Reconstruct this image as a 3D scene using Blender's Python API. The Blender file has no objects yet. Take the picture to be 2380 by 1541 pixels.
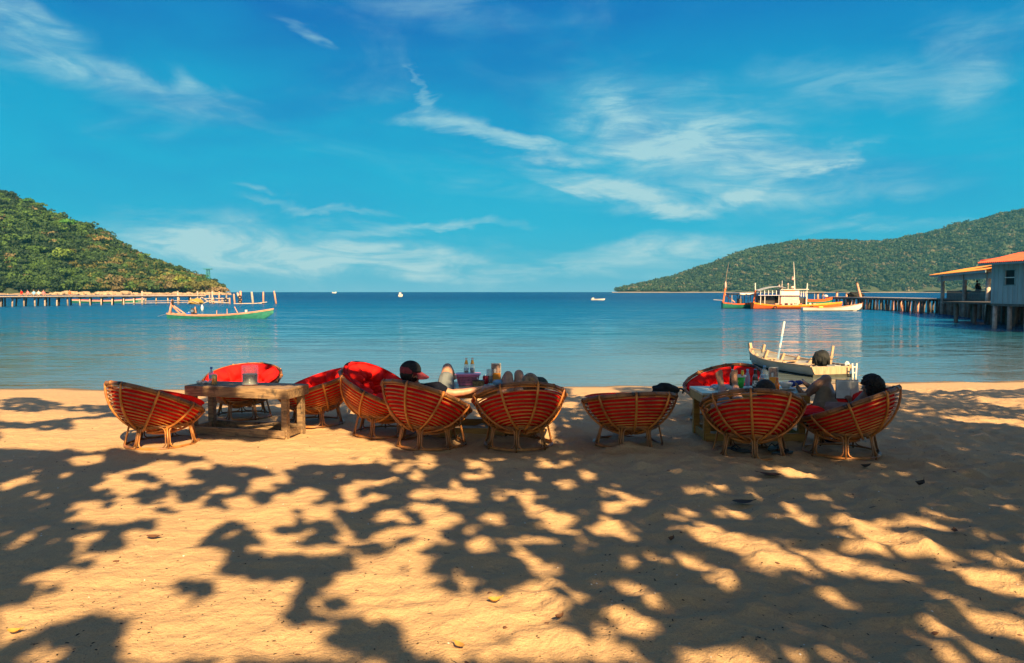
import bpy, math, random
import numpy as np
from mathutils import Vector, Matrix, Euler

R = math.radians
random.seed(7)
rng = np.random.default_rng(7)
S = bpy.context.scene
COL = S.collection

# ---------------------------------------------------------------- camera
F, CX, CY, HZ, CH = 1750.0, 1190.0, 770.5, 677.0, 1.65
PITCH = math.atan((CY - HZ) / F)
cd = bpy.data.cameras.new('camera')
cd.sensor_width = 36.0
cd.lens = 36.0 * F / 2380.0
cd.clip_start = 0.1
cd.clip_end = 6000
cam = bpy.data.objects.new('camera', cd)
COL.objects.link(cam)
cam.location = (0, 0, CH)
cam.rotation_euler = (R(90) - PITCH, 0, 0)
S.camera = cam
CP, SP = math.cos(PITCH), math.sin(PITCH)

def P(x, y, d=None, z=None):
    """point on the line of sight through photo point (x, y) at depth d or height z"""
    u, v = (x - CX) / F, (CY - y) / F
    dx, dy, dz = u, CP + v * SP, -SP + v * CP
    k = d / dy if d is not None else (z - CH) / dz
    return Vector((dx * k, dy * k, CH + dz * k))

def proj(x, y, z):
    zz = z - CH
    c = y * CP - zz * SP
    w = y * SP + zz * CP
    c = np.where(c > 0.05, c, 0.05)
    return CX + F * x / c, CY - F * w / c

# ---------------------------------------------------------------- sun, sky, exposure
SUN_EL, SUN_AZ = R(37), R(18)       # azimuth: to the right of straight behind the camera
SV = Vector((math.sin(SUN_AZ) * math.cos(SUN_EL), -math.cos(SUN_AZ) * math.cos(SUN_EL), math.sin(SUN_EL)))
sd = bpy.data.lights.new('sun', 'SUN')
sd.energy = 5.0
sd.angle = R(0.48)
sd.color = (1.0, 0.70, 0.345)
sun = bpy.data.objects.new('sun', sd)
COL.objects.link(sun)
sun.rotation_euler = SV.to_track_quat('Z', 'Y').to_euler()
sun.location = (8, -20, 18)
S.view_settings.view_transform = 'Standard'
S.view_settings.look = 'None'
S.view_settings.gamma = 1.0
S.view_settings.use_curve_mapping = False
S.view_settings.exposure = 1.46

W = bpy.data.worlds.new('World')
S.world = W
W.use_nodes = True
wt = W.node_tree
wt.nodes.clear()

class NT:
    def __init__(s, t): s.t = t
    def n(s, typ, **k):
        q = s.t.nodes.new(typ)
        for a, b in k.items(): setattr(q, a, b)
        return q
    def l(s, a, b): s.t.links.new(a, b)
    def m(s, op, a, b=None, c=None, clamp=False):
        q = s.n('ShaderNodeMath', operation=op, use_clamp=clamp)
        for i, v in enumerate((a, b, c)):
            if v is None: continue
            if isinstance(v, (int, float)): q.inputs[i].default_value = v
            else: s.l(v, q.inputs[i])
        return q.outputs[0]
    def vm(s, op, a, b=None, out=0):
        q = s.n('ShaderNodeVectorMath', operation=op)
        for i, v in enumerate((a, b)):
            if v is None: continue
            if isinstance(v, (tuple, list, Vector)): q.inputs[i].default_value = v
            else: s.l(v, q.inputs[i])
        return q.outputs[out]
    def mix(s, f, a, b, mode='MIX'):
        q = s.n('ShaderNodeMix', data_type='RGBA', blend_type=mode)
        for i, v in ((0, f), (6, a), (7, b)):
            if isinstance(v, (int, float)): q.inputs[i].default_value = v
            elif isinstance(v, (tuple, list)): q.inputs[i].default_value = tuple(v)[:3] + (1,)
            else: s.l(v, q.inputs[i])
        return q.outputs[2]
    def ramp(s, f, stops, interp='LINEAR'):
        q = s.n('ShaderNodeValToRGB')
        cr = q.color_ramp
        cr.interpolation = interp
        while len(cr.elements) < len(stops): cr.elements.new(0.5)
        for e, (p, c) in zip(cr.elements, stops):
            e.position = p
            e.color = (tuple(c)[:3] + (1,)) if isinstance(c, (tuple, list)) else (c, c, c, 1)
        s.l(f, q.inputs[0])
        return q.outputs[0]
    def noise(s, vec, scale, detail=4, rough=0.55, dist=0.0, out=0):
        q = s.n('ShaderNodeTexNoise')
        q.inputs['Scale'].default_value = scale
        q.inputs['Detail'].default_value = detail
        q.inputs['Roughness'].default_value = rough
        q.inputs['Distortion'].default_value = dist
        if vec is not None: s.l(vec, q.inputs['Vector'])
        return q.outputs[out]
    def mapr(s, v, a, b, c=0.0, d=1.0, smooth=True):
        q = s.n('ShaderNodeMapRange')
        q.interpolation_type = 'SMOOTHSTEP' if smooth else 'LINEAR'
        for i, x in enumerate((v, a, b, c, d)):
            if isinstance(x, (int, float)): q.inputs[i].default_value = x
            else: s.l(x, q.inputs[i])
        return q.outputs[0]
    def mapping(s, vec, loc=(0, 0, 0), rot=(0, 0, 0), sc=(1, 1, 1), typ='POINT'):
        q = s.n('ShaderNodeMapping', vector_type=typ)
        q.inputs['Location'].default_value = loc
        q.inputs['Rotation'].default_value = rot
        q.inputs['Scale'].default_value = sc
        s.l(vec, q.inputs[0])
        return q.outputs[0]

def lin(c):
    c = c / 255.0
    return c / 12.92 if c <= 0.04045 else ((c + 0.055) / 1.055) ** 2.4
def L3(r, g, b, k=1.0): return (lin(r) * k, lin(g) * k, lin(b) * k)

n = NT(wt)
tc = n.n('ShaderNodeTexCoord').outputs['Generated']
sep = n.n('ShaderNodeSeparateXYZ'); n.l(tc, sep.inputs[0])
az = n.m('ARCTAN2', sep.outputs[0], sep.outputs[1])
el = n.m('ARCSINE', sep.outputs[2])
ael = n.m('ABSOLUTE', el)
cmb = n.n('ShaderNodeCombineXYZ'); n.l(az, cmb.inputs[0]); n.l(el, cmb.inputs[1])
V = cmb.outputs[0]
EK = 0.372      # display value at exposure 1.3 is about 2.46 times the radiance
sky = n.n('ShaderNodeTexSky', sky_type='NISHITA')
sky.sun_disc = False
sky.sun_elevation = SUN_EL
sky.sun_rotation = math.pi - SUN_AZ
sky.air_density = 1.0
nis = n.mix(1.0, sky.outputs[0], (0.10, 0.10, 0.10), 'MULTIPLY')
base = n.ramp(n.m('DIVIDE', ael, 1.0), [
    (0.000, L3(116, 184, 206, EK)), (0.035, L3(52, 172, 202, EK)), (0.085, L3(0, 170, 206, EK)),
    (0.16, L3(0, 168, 206, EK)), (0.25, L3(0, 154, 200, EK)), (0.34, L3(0, 124, 190, EK)), (0.60, L3(0, 96, 176, EK)), (1.0, L3(0, 80, 160, EK))])
# broad drift between cyan and deep blue
big = n.noise(n.mapping(tc, sc=(1.6, 1.6, 4.0), rot=(0, 0.25, 0)), 1.6, 5, 0.55, 0.4)
deep = n.mapr(big, 0.40, 0.66)
base = n.mix(n.m('MULTIPLY', deep, n.mapr(el, 0.03, 0.2)), base, n.mix(1.0, base, (0.3, 0.74, 0.92), 'MULTIPLY'))
base = n.mix(0.01, base, nis)

def stroke(x, y, hl, hw, ang, k):
    d = (P(x, y, d=1.0) - cam.location).normalized()
    a, e = math.atan2(d.x, d.y), math.asin(d.z)
    v = n.mapping(wV, loc=(a, e, 0), rot=(0, 0, R(ang)), sc=(hl / F, hw / F, 1), typ='TEXTURE')
    return n.mapr(n.vm('LENGTH', v, out=1), 0.05, 1.0, k, 0.0)

# warped coordinates give the strokes torn, wispy outlines
w1 = n.noise(n.mapping(tc, sc=(2.0, 2.0, 5.0)), 3.0, 6, 0.6, 0.6, out=1)
w2 = n.vm('SUBTRACT', w1, (0.5, 0.5, 0.5))
wsc = n.vm('MULTIPLY', w2, (0.24, 0.075, 0.0))
wV = n.vm('ADD', V, wsc)
strokes = [
    # (x, y, half length, half width, angle, strength) in photo px; positive angle rises to the right
    (130, 120, 420, 70, -16, 0.50), (430, 215, 330, 36, -14, 0.32), (40, 60, 230, 50, -20, 0.3),
    (700, 72, 100, 20, -20, 0.45), (1020, 20, 260, 60, -4, 0.25),
    (1010, 285, 130, 34, -10, 0.75), (1190, 325, 230, 34, -16, 0.85), (975, 225, 26, 70, 10, 0.5),
    (1560, 310, 400, 150, -18, 0.65), (1390, 245, 130, 75, -20, 0.45), (1500, 350, 260, 55, 2, 0.6), (1700, 330, 240, 70, -22, 0.35),
    (1420, 445, 260, 34, -13, 0.9), (1650, 478, 260, 26, 2, 0.8), (1830, 415, 190, 40, 26, 0.7), (1640, 420, 300, 60, 0, 0.5),
    (2000, 200, 330, 70, -8, 0.35), (2230, 170, 130, 160, 30, 0.32), (1900, 470, 320, 40, 8, 0.35),
    (2050, 530, 300, 26, -2, 0.3), (700, 480, 190, 16, -4, 0.55), (600, 440, 70, 12, -8, 0.4),
    (640, 580, 480, 90, -3, 1.0), (420, 560, 260, 60, -8, 0.5), (900, 600, 420, 60, 0, 0.75), (1000, 523, 240, 18, 2, 0.6),
    (1500, 590, 330, 48, 6, 0.75), (1300, 640, 700, 36, 0, 0.45), (200, 640, 300, 40, 0, 0.3),
]
tot = None
for s_ in strokes:
    o_ = stroke(*s_)
    tot = o_ if tot is None else n.m('ADD', tot, o_)
tx = n.noise(n.mapping(tc, sc=(2.4, 2.4, 10.0), rot=(0, R(11), 0)), 3.0, 9, 0.60, 1.5)
fib = n.mapr(tx, 0.24, 0.70)
fine = n.noise(n.mapping(tc, sc=(4.0, 4.0, 30.0), rot=(0, R(14), 0)), 7.0, 6, 0.6, 0.5)
fib2 = n.m('MULTIPLY', fib, n.mapr(fine, 0.2, 0.75, 0.72, 1.08))
generic = n.m('MULTIPLY', n.mapr(n.noise(n.mapping(tc, sc=(1.5, 1.5, 5)), 2.2, 6, 0.6, 0.8), 0.52, 0.75), 0.22)
cl = n.m('ADD', n.m('MULTIPLY', tot, n.m('ADD', n.m('MULTIPLY', n.m('POWER', fib2, 1.2), 1.15), 0.22)), n.m('MULTIPLY', generic, fib2))
cl = n.m('MULTIPLY', n.m('MINIMUM', cl, 1.0), 0.86)
hi = n.mapr(el, 0.04, 0.30)
ccol = n.mix(hi, L3(188, 218, 220, EK), L3(165, 214, 222, EK))
skyc = n.mix(cl, base, ccol)
# towards the sun (behind the camera) the sky is whiter
sdot = n.vm('DOT_PRODUCT', tc, tuple(SV), out=1)
skyc = n.mix(n.mapr(sdot, 0.0, 1.0, 0.0, 0.65), skyc, (0.34, 0.38, 0.38))
bg = n.n('ShaderNodeBackground')
bg.inputs[1].default_value = 1.0
n.l(skyc, bg.inputs[0])
wo = n.n('ShaderNodeOutputWorld')
n.l(bg.outputs[0], wo.inputs[0])

# ---------------------------------------------------------------- materials
MAT = {}
def mat(name, c1, c2=None, rough=0.6, scale=8.0, bump=0.0, bscale=None, spec=0.5, stretch=(1, 1, 1), trans=0.0,
        metal=0.0, detail=4, sharp=(0.35, 0.65), dirt=None, sheen=0.0, coords='Object', rand=0.0, bdist=0.01, alpha=1.0):
    m = bpy.data.materials.new(name)
    m.use_nodes = True
    t = NT(m.node_tree)
    b = m.node_tree.nodes['Principled BSDF']
    tcx = t.n('ShaderNodeTexCoord').outputs[coords]
    v = t.mapping(tcx, sc=stretch)
    if c2 is None: c2 = tuple(x * 0.78 for x in c1)
    f = t.mapr(t.noise(v, scale, detail, 0.6), sharp[0], sharp[1])
    col = t.mix(f, c1, c2)
    if dirt:
        dc, ds, lo, hi_ = dirt
        col = t.mix(t.mapr(t.noise(tcx, ds, 6, 0.65), lo, hi_), col, dc)
    if rand:
        oi = t.n('ShaderNodeObjectInfo').outputs['Random']
        hs = t.n('ShaderNodeHueSaturation')
        t.l(t.mapr(oi, 0, 1, 1 - rand, 1 + rand, False), hs.inputs['Value'])
        t.l(col, hs.inputs['Color'])
        col = hs.outputs[0]
    t.l(col, b.inputs['Base Color'])
    b.inputs['Roughness'].default_value = rough
    b.inputs['Specular IOR Level'].default_value = spec
    b.inputs['Metallic'].default_value = metal
    b.inputs['Transmission Weight'].default_value = trans
    b.inputs['Alpha'].default_value = alpha
    if sheen:
        b.inputs['Sheen Weight'].default_value = sheen
        b.inputs['Sheen Roughness'].default_value = 0.5
    if bump:
        bn = t.n('ShaderNodeBump')
        bn.inputs['Strength'].default_value = bump
        bn.inputs['Distance'].default_value = bdist
        t.l(t.noise(v, bscale or scale * 3, 5, 0.6), bn.inputs['Height'])
        t.l(bn.outputs[0], b.inputs['Normal'])
    MAT[name] = m
    return m

mat('rattan', (0.66, 0.245, 0.042), (0.30, 0.090, 0.017), rough=0.36, scale=6, bump=0.3, bscale=60, bdist=0.002,
    dirt=((0.07, 0.028, 0.012), 9.0, 0.60, 0.74))
mat('rattan_rim', (0.30, 0.125, 0.038), (0.13, 0.048, 0.015), rough=0.42, scale=5, bump=0.3, bscale=50, bdist=0.002,
    dirt=((0.03, 0.018, 0.012), 4.5, 0.54, 0.62))
mat('rattan_base', (0.42, 0.165, 0.036), (0.14, 0.052, 0.014), rough=0.42, scale=7, bump=0.3, bscale=50, bdist=0.002)
mat('red_cloth', (0.76, 0.014, 0.010), (0.62, 0.008, 0.009), rough=0.95, scale=5, bump=0.5, bscale=11, bdist=0.03, spec=0.15)
mat('old_wood', (0.31, 0.20, 0.105), (0.15, 0.095, 0.055), rough=0.7, scale=6, bump=0.8, bscale=12, stretch=(1, 8, 8),
    dirt=((0.035, 0.028, 0.024), 7.0, 0.52, 0.70), rand=0.2, bdist=0.004)
mat('yellow_wood', (0.40, 0.20, 0.030), (0.27, 0.12, 0.018), rough=0.5, scale=4, bump=0.3, bscale=14, stretch=(1, 8, 8), rand=0.12, bdist=0.003)
mat('white_wood', (0.58, 0.53, 0.45), (0.42, 0.37, 0.30), rough=0.30, scale=5, bump=0.2, bscale=14, stretch=(1, 8, 8), rand=0.1, bdist=0.002)
mat('skin', (0.44, 0.235, 0.15), (0.36, 0.18, 0.11), rough=0.5, scale=20)
mat('skin_dark', (0.25, 0.13, 0.085), (0.19, 0.095, 0.06), rough=0.5, scale=20)
mat('skin_tan', (0.35, 0.17, 0.10), (0.29, 0.135, 0.08), rough=0.45, scale=20)
mat('black_hair', (0.008, 0.007, 0.008), (0.02, 0.017, 0.015), rough=0.6, spec=0.2, scale=40, bump=0.9, bscale=70, bdist=0.01)
mat('brown_hair', (0.018, 0.013, 0.010), (0.05, 0.033, 0.022), rough=0.6, spec=0.2, scale=40, bump=0.9, bscale=70, bdist=0.01)
mat('blond_hair', (0.42, 0.24, 0.10), (0.16, 0.085, 0.035), rough=0.5, scale=18, bump=0.9, bscale=45, stretch=(4, 1, 1), bdist=0.01)
mat('cap_black', (0.012, 0.015, 0.020), (0.022, 0.026, 0.032), rough=0.9, spec=0.15, scale=30)
mat('cap_red', (0.20, 0.022, 0.035), (0.13, 0.015, 0.025), rough=0.85, scale=30)
mat('navy_cloth', (0.006, 0.008, 0.018), rough=0.95, spec=0.1, bump=0.3, bscale=20)
mat('grey_cloth', (0.15, 0.17, 0.185), (0.10, 0.115, 0.13), rough=0.9, bump=0.4, bscale=18)
mat('khaki_cloth', (0.20, 0.13, 0.07), (0.14, 0.09, 0.05), rough=0.9, bump=0.4, bscale=18)
mat('white_cloth', (0.6, 0.58, 0.55), rough=0.9, bump=0.4, bscale=18)
mat('black_cloth', (0.010, 0.012, 0.014), (0.025, 0.028, 0.028), rough=0.9, spec=0.15, scale=12, bump=0.7, bscale=20, bdist=0.02)
mat('green_black_cloth', (0.014, 0.028, 0.022), (0.04, 0.06, 0.05), rough=0.85, scale=22, bump=0.7, bscale=20, bdist=0.02)
mat('blue_cloth', (0.02, 0.05, 0.30), (0.012, 0.03, 0.2), rough=0.8, bump=0.4, bscale=20)
mat('pale_blue_cloth', (0.22, 0.45, 0.68), (0.16, 0.34, 0.56), rough=0.8, bump=0.4, bscale=20)
mat('pink_cloth', (0.70, 0.20, 0.22), rough=0.8)
mat('paper', (0.68, 0.68, 0.66), (0.55, 0.55, 0.54), rough=0.7, scale=10)
mat('print_grey', (0.34, 0.35, 0.35), (0.42, 0.43, 0.43), rough=0.7, scale=120, stretch=(1, 1, 6))
mat('orange_print', (0.85, 0.36, 0.02), (0.80, 0.26, 0.02), rough=0.4, scale=30)
mat('photo_print', (0.42, 0.26, 0.20), (0.12, 0.11, 0.12), rough=0.4, scale=26, sharp=(0.45, 0.6))
mat('clear', (0.62, 0.67, 0.70), (0.55, 0.62, 0.66), rough=0.08, alpha=0.30)
mat('clear_blue', (0.30, 0.50, 0.72), (0.25, 0.45, 0.66), rough=0.08, alpha=0.55)
mat('dark_glass', (0.012, 0.02, 0.014), (0.008, 0.012, 0.01), rough=0.08)
mat('brown_glass', (0.05, 0.018, 0.012), (0.035, 0.012, 0.008), rough=0.08)
mat('orange_liquid', (0.75, 0.19, 0.02), (0.6, 0.13, 0.015), rough=0.1)
mat('dark_liquid', (0.03, 0.028, 0.024), (0.05, 0.045, 0.04), rough=0.15)
mat('yellow_label', (0.85, 0.46, 0.02), (0.75, 0.36, 0.02), rough=0.4)
mat('white_label', (0.7, 0.7, 0.68), (0.12, 0.1, 0.1), rough=0.4, scale=45, sharp=(0.5, 0.56))
mat('blue_plastic', (0.02, 0.12, 0.50), rough=0.35)
mat('green_plastic', (0.05, 0.60, 0.06), (0.03, 0.42, 0.05), rough=0.25)
mat('yellow_plastic', (0.75, 0.55, 0.03), rough=0.3)
mat('white_plastic', (0.70, 0.70, 0.67), rough=0.35)
mat('pink_plastic', (0.66, 0.24, 0.42), (0.56, 0.18, 0.36), rough=0.3)
mat('red_can', (0.55, 0.02, 0.035), rough=0.25, metal=0.4)
mat('gold_can', (0.72, 0.42, 0.10), (0.60, 0.46, 0.26), rough=0.25, metal=0.5, scale=25)
mat('metal', (0.55, 0.56, 0.57), rough=0.3, metal=0.9)
mat('dark_metal', (0.03, 0.03, 0.032), (0.06, 0.05, 0.045), rough=0.5, metal=0.3)
mat('rubber', (0.014, 0.014, 0.015), rough=0.75)
mat('green_paint', (0.022, 0.20, 0.14), (0.015, 0.13, 0.10), rough=0.5, scale=3, dirt=((0.10, 0.12, 0.07), 6, 0.62, 0.8))
mat('pink_wood', (0.62, 0.30, 0.20), (0.46, 0.20, 0.12), rough=0.6, scale=4, dirt=((0.2, 0.12, 0.09), 5, 0.6, 0.8))
mat('orange_paint', (0.80, 0.14, 0.025), (0.68, 0.10, 0.02), rough=0.5, scale=3)
mat('amber_paint', (0.86, 0.36, 0.02), (0.76, 0.28, 0.02), rough=0.5, scale=3)
mat('white_paint', (0.72, 0.64, 0.58), (0.64, 0.56, 0.50), rough=0.5, scale=1, dirt=((0.45, 0.33, 0.27), 2, 0.62, 0.8))
mat('rose_paint', (0.74, 0.42, 0.36), (0.68, 0.37, 0.32), rough=0.5, scale=1)
mat('grey_hull', (0.34, 0.35, 0.34), (0.24, 0.25, 0.24), rough=0.5, scale=2.5, stretch=(1, 1, 5), bump=0.4, bscale=4,
    dirt=((0.09, 0.085, 0.06), 4, 0.60, 0.78))
mat('pale_deck', (0.46, 0.32, 0.20), (0.34, 0.23, 0.14), rough=0.6, scale=4, stretch=(1, 6, 1), dirt=((0.2, 0.13, 0.08), 7, 0.6, 0.75))
mat('waterline_grime', (0.05, 0.055, 0.04), (0.03, 0.03, 0.025), rough=0.6)
mat('grey_tarp', (0.34, 0.35, 0.36), (0.24, 0.25, 0.26), rough=0.6)
mat('black_tarp', (0.014, 0.016, 0.017), (0.03, 0.031, 0.031), rough=0.65, spec=0.12, scale=6, bump=0.8, bscale=7, bdist=0.04)
mat('pier_wood', (0.40, 0.32, 0.27), (0.26, 0.20, 0.165), rough=0.8, scale=3, rand=0.35, bump=0.3)
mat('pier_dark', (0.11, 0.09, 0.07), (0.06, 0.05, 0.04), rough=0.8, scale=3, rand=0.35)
mat('pier_deck', (0.52, 0.42, 0.35), (0.38, 0.30, 0.25), rough=0.8, scale=5)
mat('net', (0.40, 0.25, 0.06), (0.26, 0.16, 0.04), rough=0.9, scale=12, bump=0.9, bscale=20, bdist=0.05)
mat('house_board', (0.33, 0.35, 0.34), (0.26, 0.275, 0.27), rough=0.6, scale=2, stretch=(1, 1, 0.3), rand=0.1)
mat('window_dark', (0.006, 0.008, 0.009), rough=0.5, spec=0.15)
mat('roof_red', (0.72, 0.11, 0.045), (0.60, 0.085, 0.035), rough=0.5, scale=2)
mat('roof_orange', (0.80, 0.30, 0.05), (0.66, 0.24, 0.05), rough=0.5, scale=2)
mat('roof_trim', (0.22, 0.28, 0.28), rough=0.6)
mat('bark', (0.16, 0.12, 0.09), (0.09, 0.07, 0.05), rough=0.9, scale=6, bump=0.8)
mat('leaf_green', (0.05, 0.10, 0.025), (0.035, 0.07, 0.018), rough=0.5, scale=1.2, coords='Object')
mat('dry_leaf', (0.15, 0.065, 0.028), (0.07, 0.032, 0.018), rough=0.7, scale=20)
mat('yellow_leaf', (0.48, 0.27, 0.05), (0.38, 0.18, 0.04), rough=0.6, scale=20)
mat('debris', (0.05, 0.035, 0.022), (0.025, 0.018, 0.012), rough=0.8, scale=0.7)
mat('shell', (0.72, 0.66, 0.58), rough=0.4)
mat('rock', (0.42, 0.28, 0.17), (0.24, 0.17, 0.11), rough=0.9, scale=0.6, bump=0.6, bscale=1.0, bdist=0.3)
mat('tuna_straw', (0.26, 0.20, 0.09), (0.12, 0.09, 0.04), rough=0.7, scale=60, sharp=(0.48, 0.55))

# ---------------------------------------------------------------- numpy noise
def _h(ix, iy, seed):
    v = (ix.astype(np.int64) * 374761393 + iy.astype(np.int64) * 668265263 + seed * 974711) & 0x7fffffff
    v = (v ^ (v >> 13)) * 1274126177 & 0x7fffffff
    v = (v ^ (v >> 16)) & 0xffffff
    return v / float(0xffffff)
def vnoise(x, y, seed=0):
    ix, iy = np.floor(x), np.floor(y)
    fx, fy = x - ix, y - iy
    fx = fx * fx * (3 - 2 * fx); fy = fy * fy * (3 - 2 * fy)
    a, b = _h(ix, iy, seed), _h(ix + 1, iy, seed)
    c, d = _h(ix, iy + 1, seed), _h(ix + 1, iy + 1, seed)
    return (a * (1 - fx) + b * fx) * (1 - fy) + (c * (1 - fx) + d * fx) * fy
def fbm(x, y, seed=0, octv=4):
    s, a, t = 0.0, 0.5, 0.0
    for i in range(octv):
        s = s + a * vnoise(x * 2 ** i + 17.3 * i, y * 2 ** i - 9.1 * i, seed + i)
        t += a; a *= 0.5
    return s / t
def worley(x, y, seed=0):
    ix, iy = np.floor(x), np.floor(y)
    best = np.full(x.shape, 9.0)
    for dx in (-1, 0, 1):
        for dy in (-1, 0, 1):
            jx, jy = ix + dx, iy + dy
            px = jx + 0.1 + 0.8 * _h(jx, jy, seed)
            py = jy + 0.1 + 0.8 * _h(jx, jy, seed + 5)
            w = 0.7 + 0.6 * _h(jx, jy, seed + 9)
            best = np.minimum(best, ((px - x) ** 2 + (py - y) ** 2) * w)
    return best

# ---------------------------------------------------------------- mesh helpers
def link_mesh(name, me, parent=None, loc=None):
    o = bpy.data.objects.new(name, me)
    COL.objects.link(o)
    if parent is not None: o.parent = parent
    if loc is not None: o.location = loc
    return o

class MB:
    """collects shapes and links them as one mesh object"""
    def __init__(s): s.v, s.f = [], []
    def add(s, vs, fs):
        k = len(s.v)
        s.v.extend([tuple(p) for p in vs])
        s.f.extend([tuple(i + k for i in f) for f in fs])
        return s
    def box(s, c, size, rot=None, taper=1.0):
        hx, hy, hz = size[0] / 2, size[1] / 2, size[2] / 2
        vs = [Vector((x * hx * (taper if z > 0 else 1), y * hy * (taper if z > 0 else 1), z * hz)) for z in (-1, 1) for y in (-1, 1) for x in (-1, 1)]
        M = rot.to_matrix() if isinstance(rot, Euler) else rot
        if M is not None: vs = [M @ v for v in vs]
        c = Vector(c)
        return s.add([v + c for v in vs], [(0, 2, 3, 1), (4, 5, 7, 6), (0, 1, 5, 4), (1, 3, 7, 5), (3, 2, 6, 7), (2, 0, 4, 6)])
    def beam(s, a, b, w, h=None, up=(0, 0, 1)):
        a, b = Vector(a), Vector(b)
        h = h or w
        d = (b - a).normalized()
        u = Vector(up)
        if abs(d.dot(u)) > 0.95: u = Vector((0, 1, 0))
        sx = d.cross(u).normalized(); sz = sx.cross(d)
        vs = [p + sx * x * w / 2 + sz * z * h / 2 for p in (a, b) for z in (-1, 1) for x in (-1, 1)]
        return s.add(vs, [(0, 1, 3, 2), (4, 6, 7, 5), (0, 4, 5, 1), (1, 5, 7, 3), (3, 7, 6, 2), (2, 6, 4, 0)])
    def tube(s, pts, r, sides=6, closed=False, caps=True):
        pts = [Vector(p) for p in pts]
        N = len(pts)
        rr = r if isinstance(r, (list, tuple)) else [r] * N
        rings = []
        up = None
        for i, p in enumerate(pts):
            if closed: d = pts[(i + 1) % N] - pts[i - 1]
            else: d = pts[min(i + 1, N - 1)] - pts[max(i - 1, 0)]
            d.normalize()
            if up is None:
                up = Vector((0, 0, 1)) if abs(d.z) < 0.9 else Vector((1, 0, 0))
            a = d.cross(up)
            if a.length < 1e-6: a = d.cross(Vector((0.3, 1, 0.1)))
            a.normalize()
            b = a.cross(d).normalized()
            up = b
            rings.append([p + (a * math.cos(t) + b * math.sin(t)) * rr[i] for t in [2 * math.pi * k / sides for k in range(sides)]])
        vs = [v for rg in rings for v in rg]
        fs = []
        for i in range(N if closed else N - 1):
            j = (i + 1) % N
            for k in range(sides):
                l = (k + 1) % sides
                fs.append((i * sides + k, i * sides + l, j * sides + l, j * sides + k))
        if not closed and caps:
            fs.append(tuple(range(sides - 1, -1, -1)))
            fs.append(tuple((N - 1) * sides + k for k in range(sides)))
        return s.add(vs, fs)
    def lathe(s, prof, c=(0, 0, 0), seg=20, M=None, a0=0.0, sx=1.0, sy=1.0):
        vs, fs = [], []
        c = Vector(c)
        for (r, z) in prof:
            for k in range(seg):
                t = a0 + 2 * math.pi * k / seg
                v = Vector((r * math.cos(t) * sx, r * math.sin(t) * sy, z))
                if M is not None: v = M @ v
                vs.append(v + c)
        for i in range(len(prof) - 1):
            for k in range(seg):
                l = (k + 1) % seg
                fs.append((i * seg + k, i * seg + l, (i + 1) * seg + l, (i + 1) * seg + k))
        if prof[0][0] > 1e-5: fs.append(tuple(range(seg - 1, -1, -1)))
        if prof[-1][0] > 1e-5: fs.append(tuple((len(prof) - 1) * seg + k for k in range(seg)))
        return s.add(vs, fs)
    def ell(s, c, r, M=None, seg=14, rings=9, fn=None):
        c = Vector(c)
        if not isinstance(r, (tuple, list)): r = (r, r, r)
        vs, fs = [], []
        for i in range(rings + 1):
            ph = math.pi * i / rings
            for k in range(seg):
                t = 2 * math.pi * k / seg
                d = Vector((math.sin(ph) * math.cos(t), math.sin(ph) * math.sin(t), math.cos(ph)))
                q = 1.0 if fn is None else fn(d)
                v = Vector((d.x * r[0] * q, d.y * r[1] * q, d.z * r[2] * q))
                if M is not None: v = M @ v
                vs.append(v + c)
        for i in range(rings):
            for k in range(seg):
                l = (k + 1) % seg
                fs.append((i * seg + k, (i + 1) * seg + k, (i + 1) * seg + l, i * seg + l))
        return s.add(vs, fs)
    def cap(s, a, b, ra, rb, seg=10):
        """tapered capsule"""
        a, b = Vector(a), Vector(b)
        d = b - a
        L = d.length
        if L < 1e-6: return s.ell(a, ra)
        q = d.to_track_quat('Z', 'Y').to_matrix()
        prof = []
        for i in range(5):
            t = math.pi / 2 * i / 4
            prof.append((max(ra * math.sin(t), 1e-4), -ra * math.cos(t)))
        prof.append(((ra + rb) / 2, L / 2))
        for i in range(5):
            t = math.pi / 2 * i / 4
            prof.append((max(rb * math.cos(t), 1e-4), L + rb * math.sin(t)))
        return s.lathe(prof, a, seg, q)
    def build(s, name, m, parent=None, smooth=False, loc=None, bevel=0.0, sub=0):
        me = bpy.data.meshes.new(name)
        me.from_pydata(s.v, [], s.f)
        me.materials.append(MAT[m] if isinstance(m, str) else m)
        if smooth: me.polygons.foreach_set('use_smooth', [True] * len(me.polygons))
        me.validate()
        o = link_mesh(name, me, parent, loc)
        if bevel:
            md = o.modifiers.new('bevel', 'BEVEL'); md.width = bevel; md.segments = 2; md.limit_method = 'ANGLE'
        if sub:
            md = o.modifiers.new('sub', 'SUBSURF'); md.levels = sub; md.render_levels = sub
        return o

def np_mesh(name, verts, faces, m, parent=None, smooth=False, colors=None):
    """verts (n,3) array, faces (m,k) array with the same k for all"""
    me = bpy.data.meshes.new(name)
    k = faces.shape[1]
    me.vertices.add(len(verts)); me.vertices.foreach_set('co', verts.astype(np.float32).ravel())
    me.loops.add(faces.size); me.loops.foreach_set('vertex_index', faces.astype(np.int32).ravel())
    me.polygons.add(len(faces))
    me.polygons.foreach_set('loop_start', np.arange(0, faces.size, k, dtype=np.int32))
    me.polygons.foreach_set('loop_total', np.full(len(faces), k, dtype=np.int32))
    me.update(calc_edges=True)
    if smooth: me.polygons.foreach_set('use_smooth', np.ones(len(faces), dtype=bool))
    if colors is not None:
        ca = me.color_attributes.new('tint', 'FLOAT_COLOR', 'POINT')
        c4 = np.ones((len(verts), 4), dtype=np.float32); c4[:, :3] = colors
        ca.data.foreach_set('color', c4.ravel())
    me.materials.append(MAT[m] if isinstance(m, str) else m)
    return link_mesh(name, me, parent)

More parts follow.
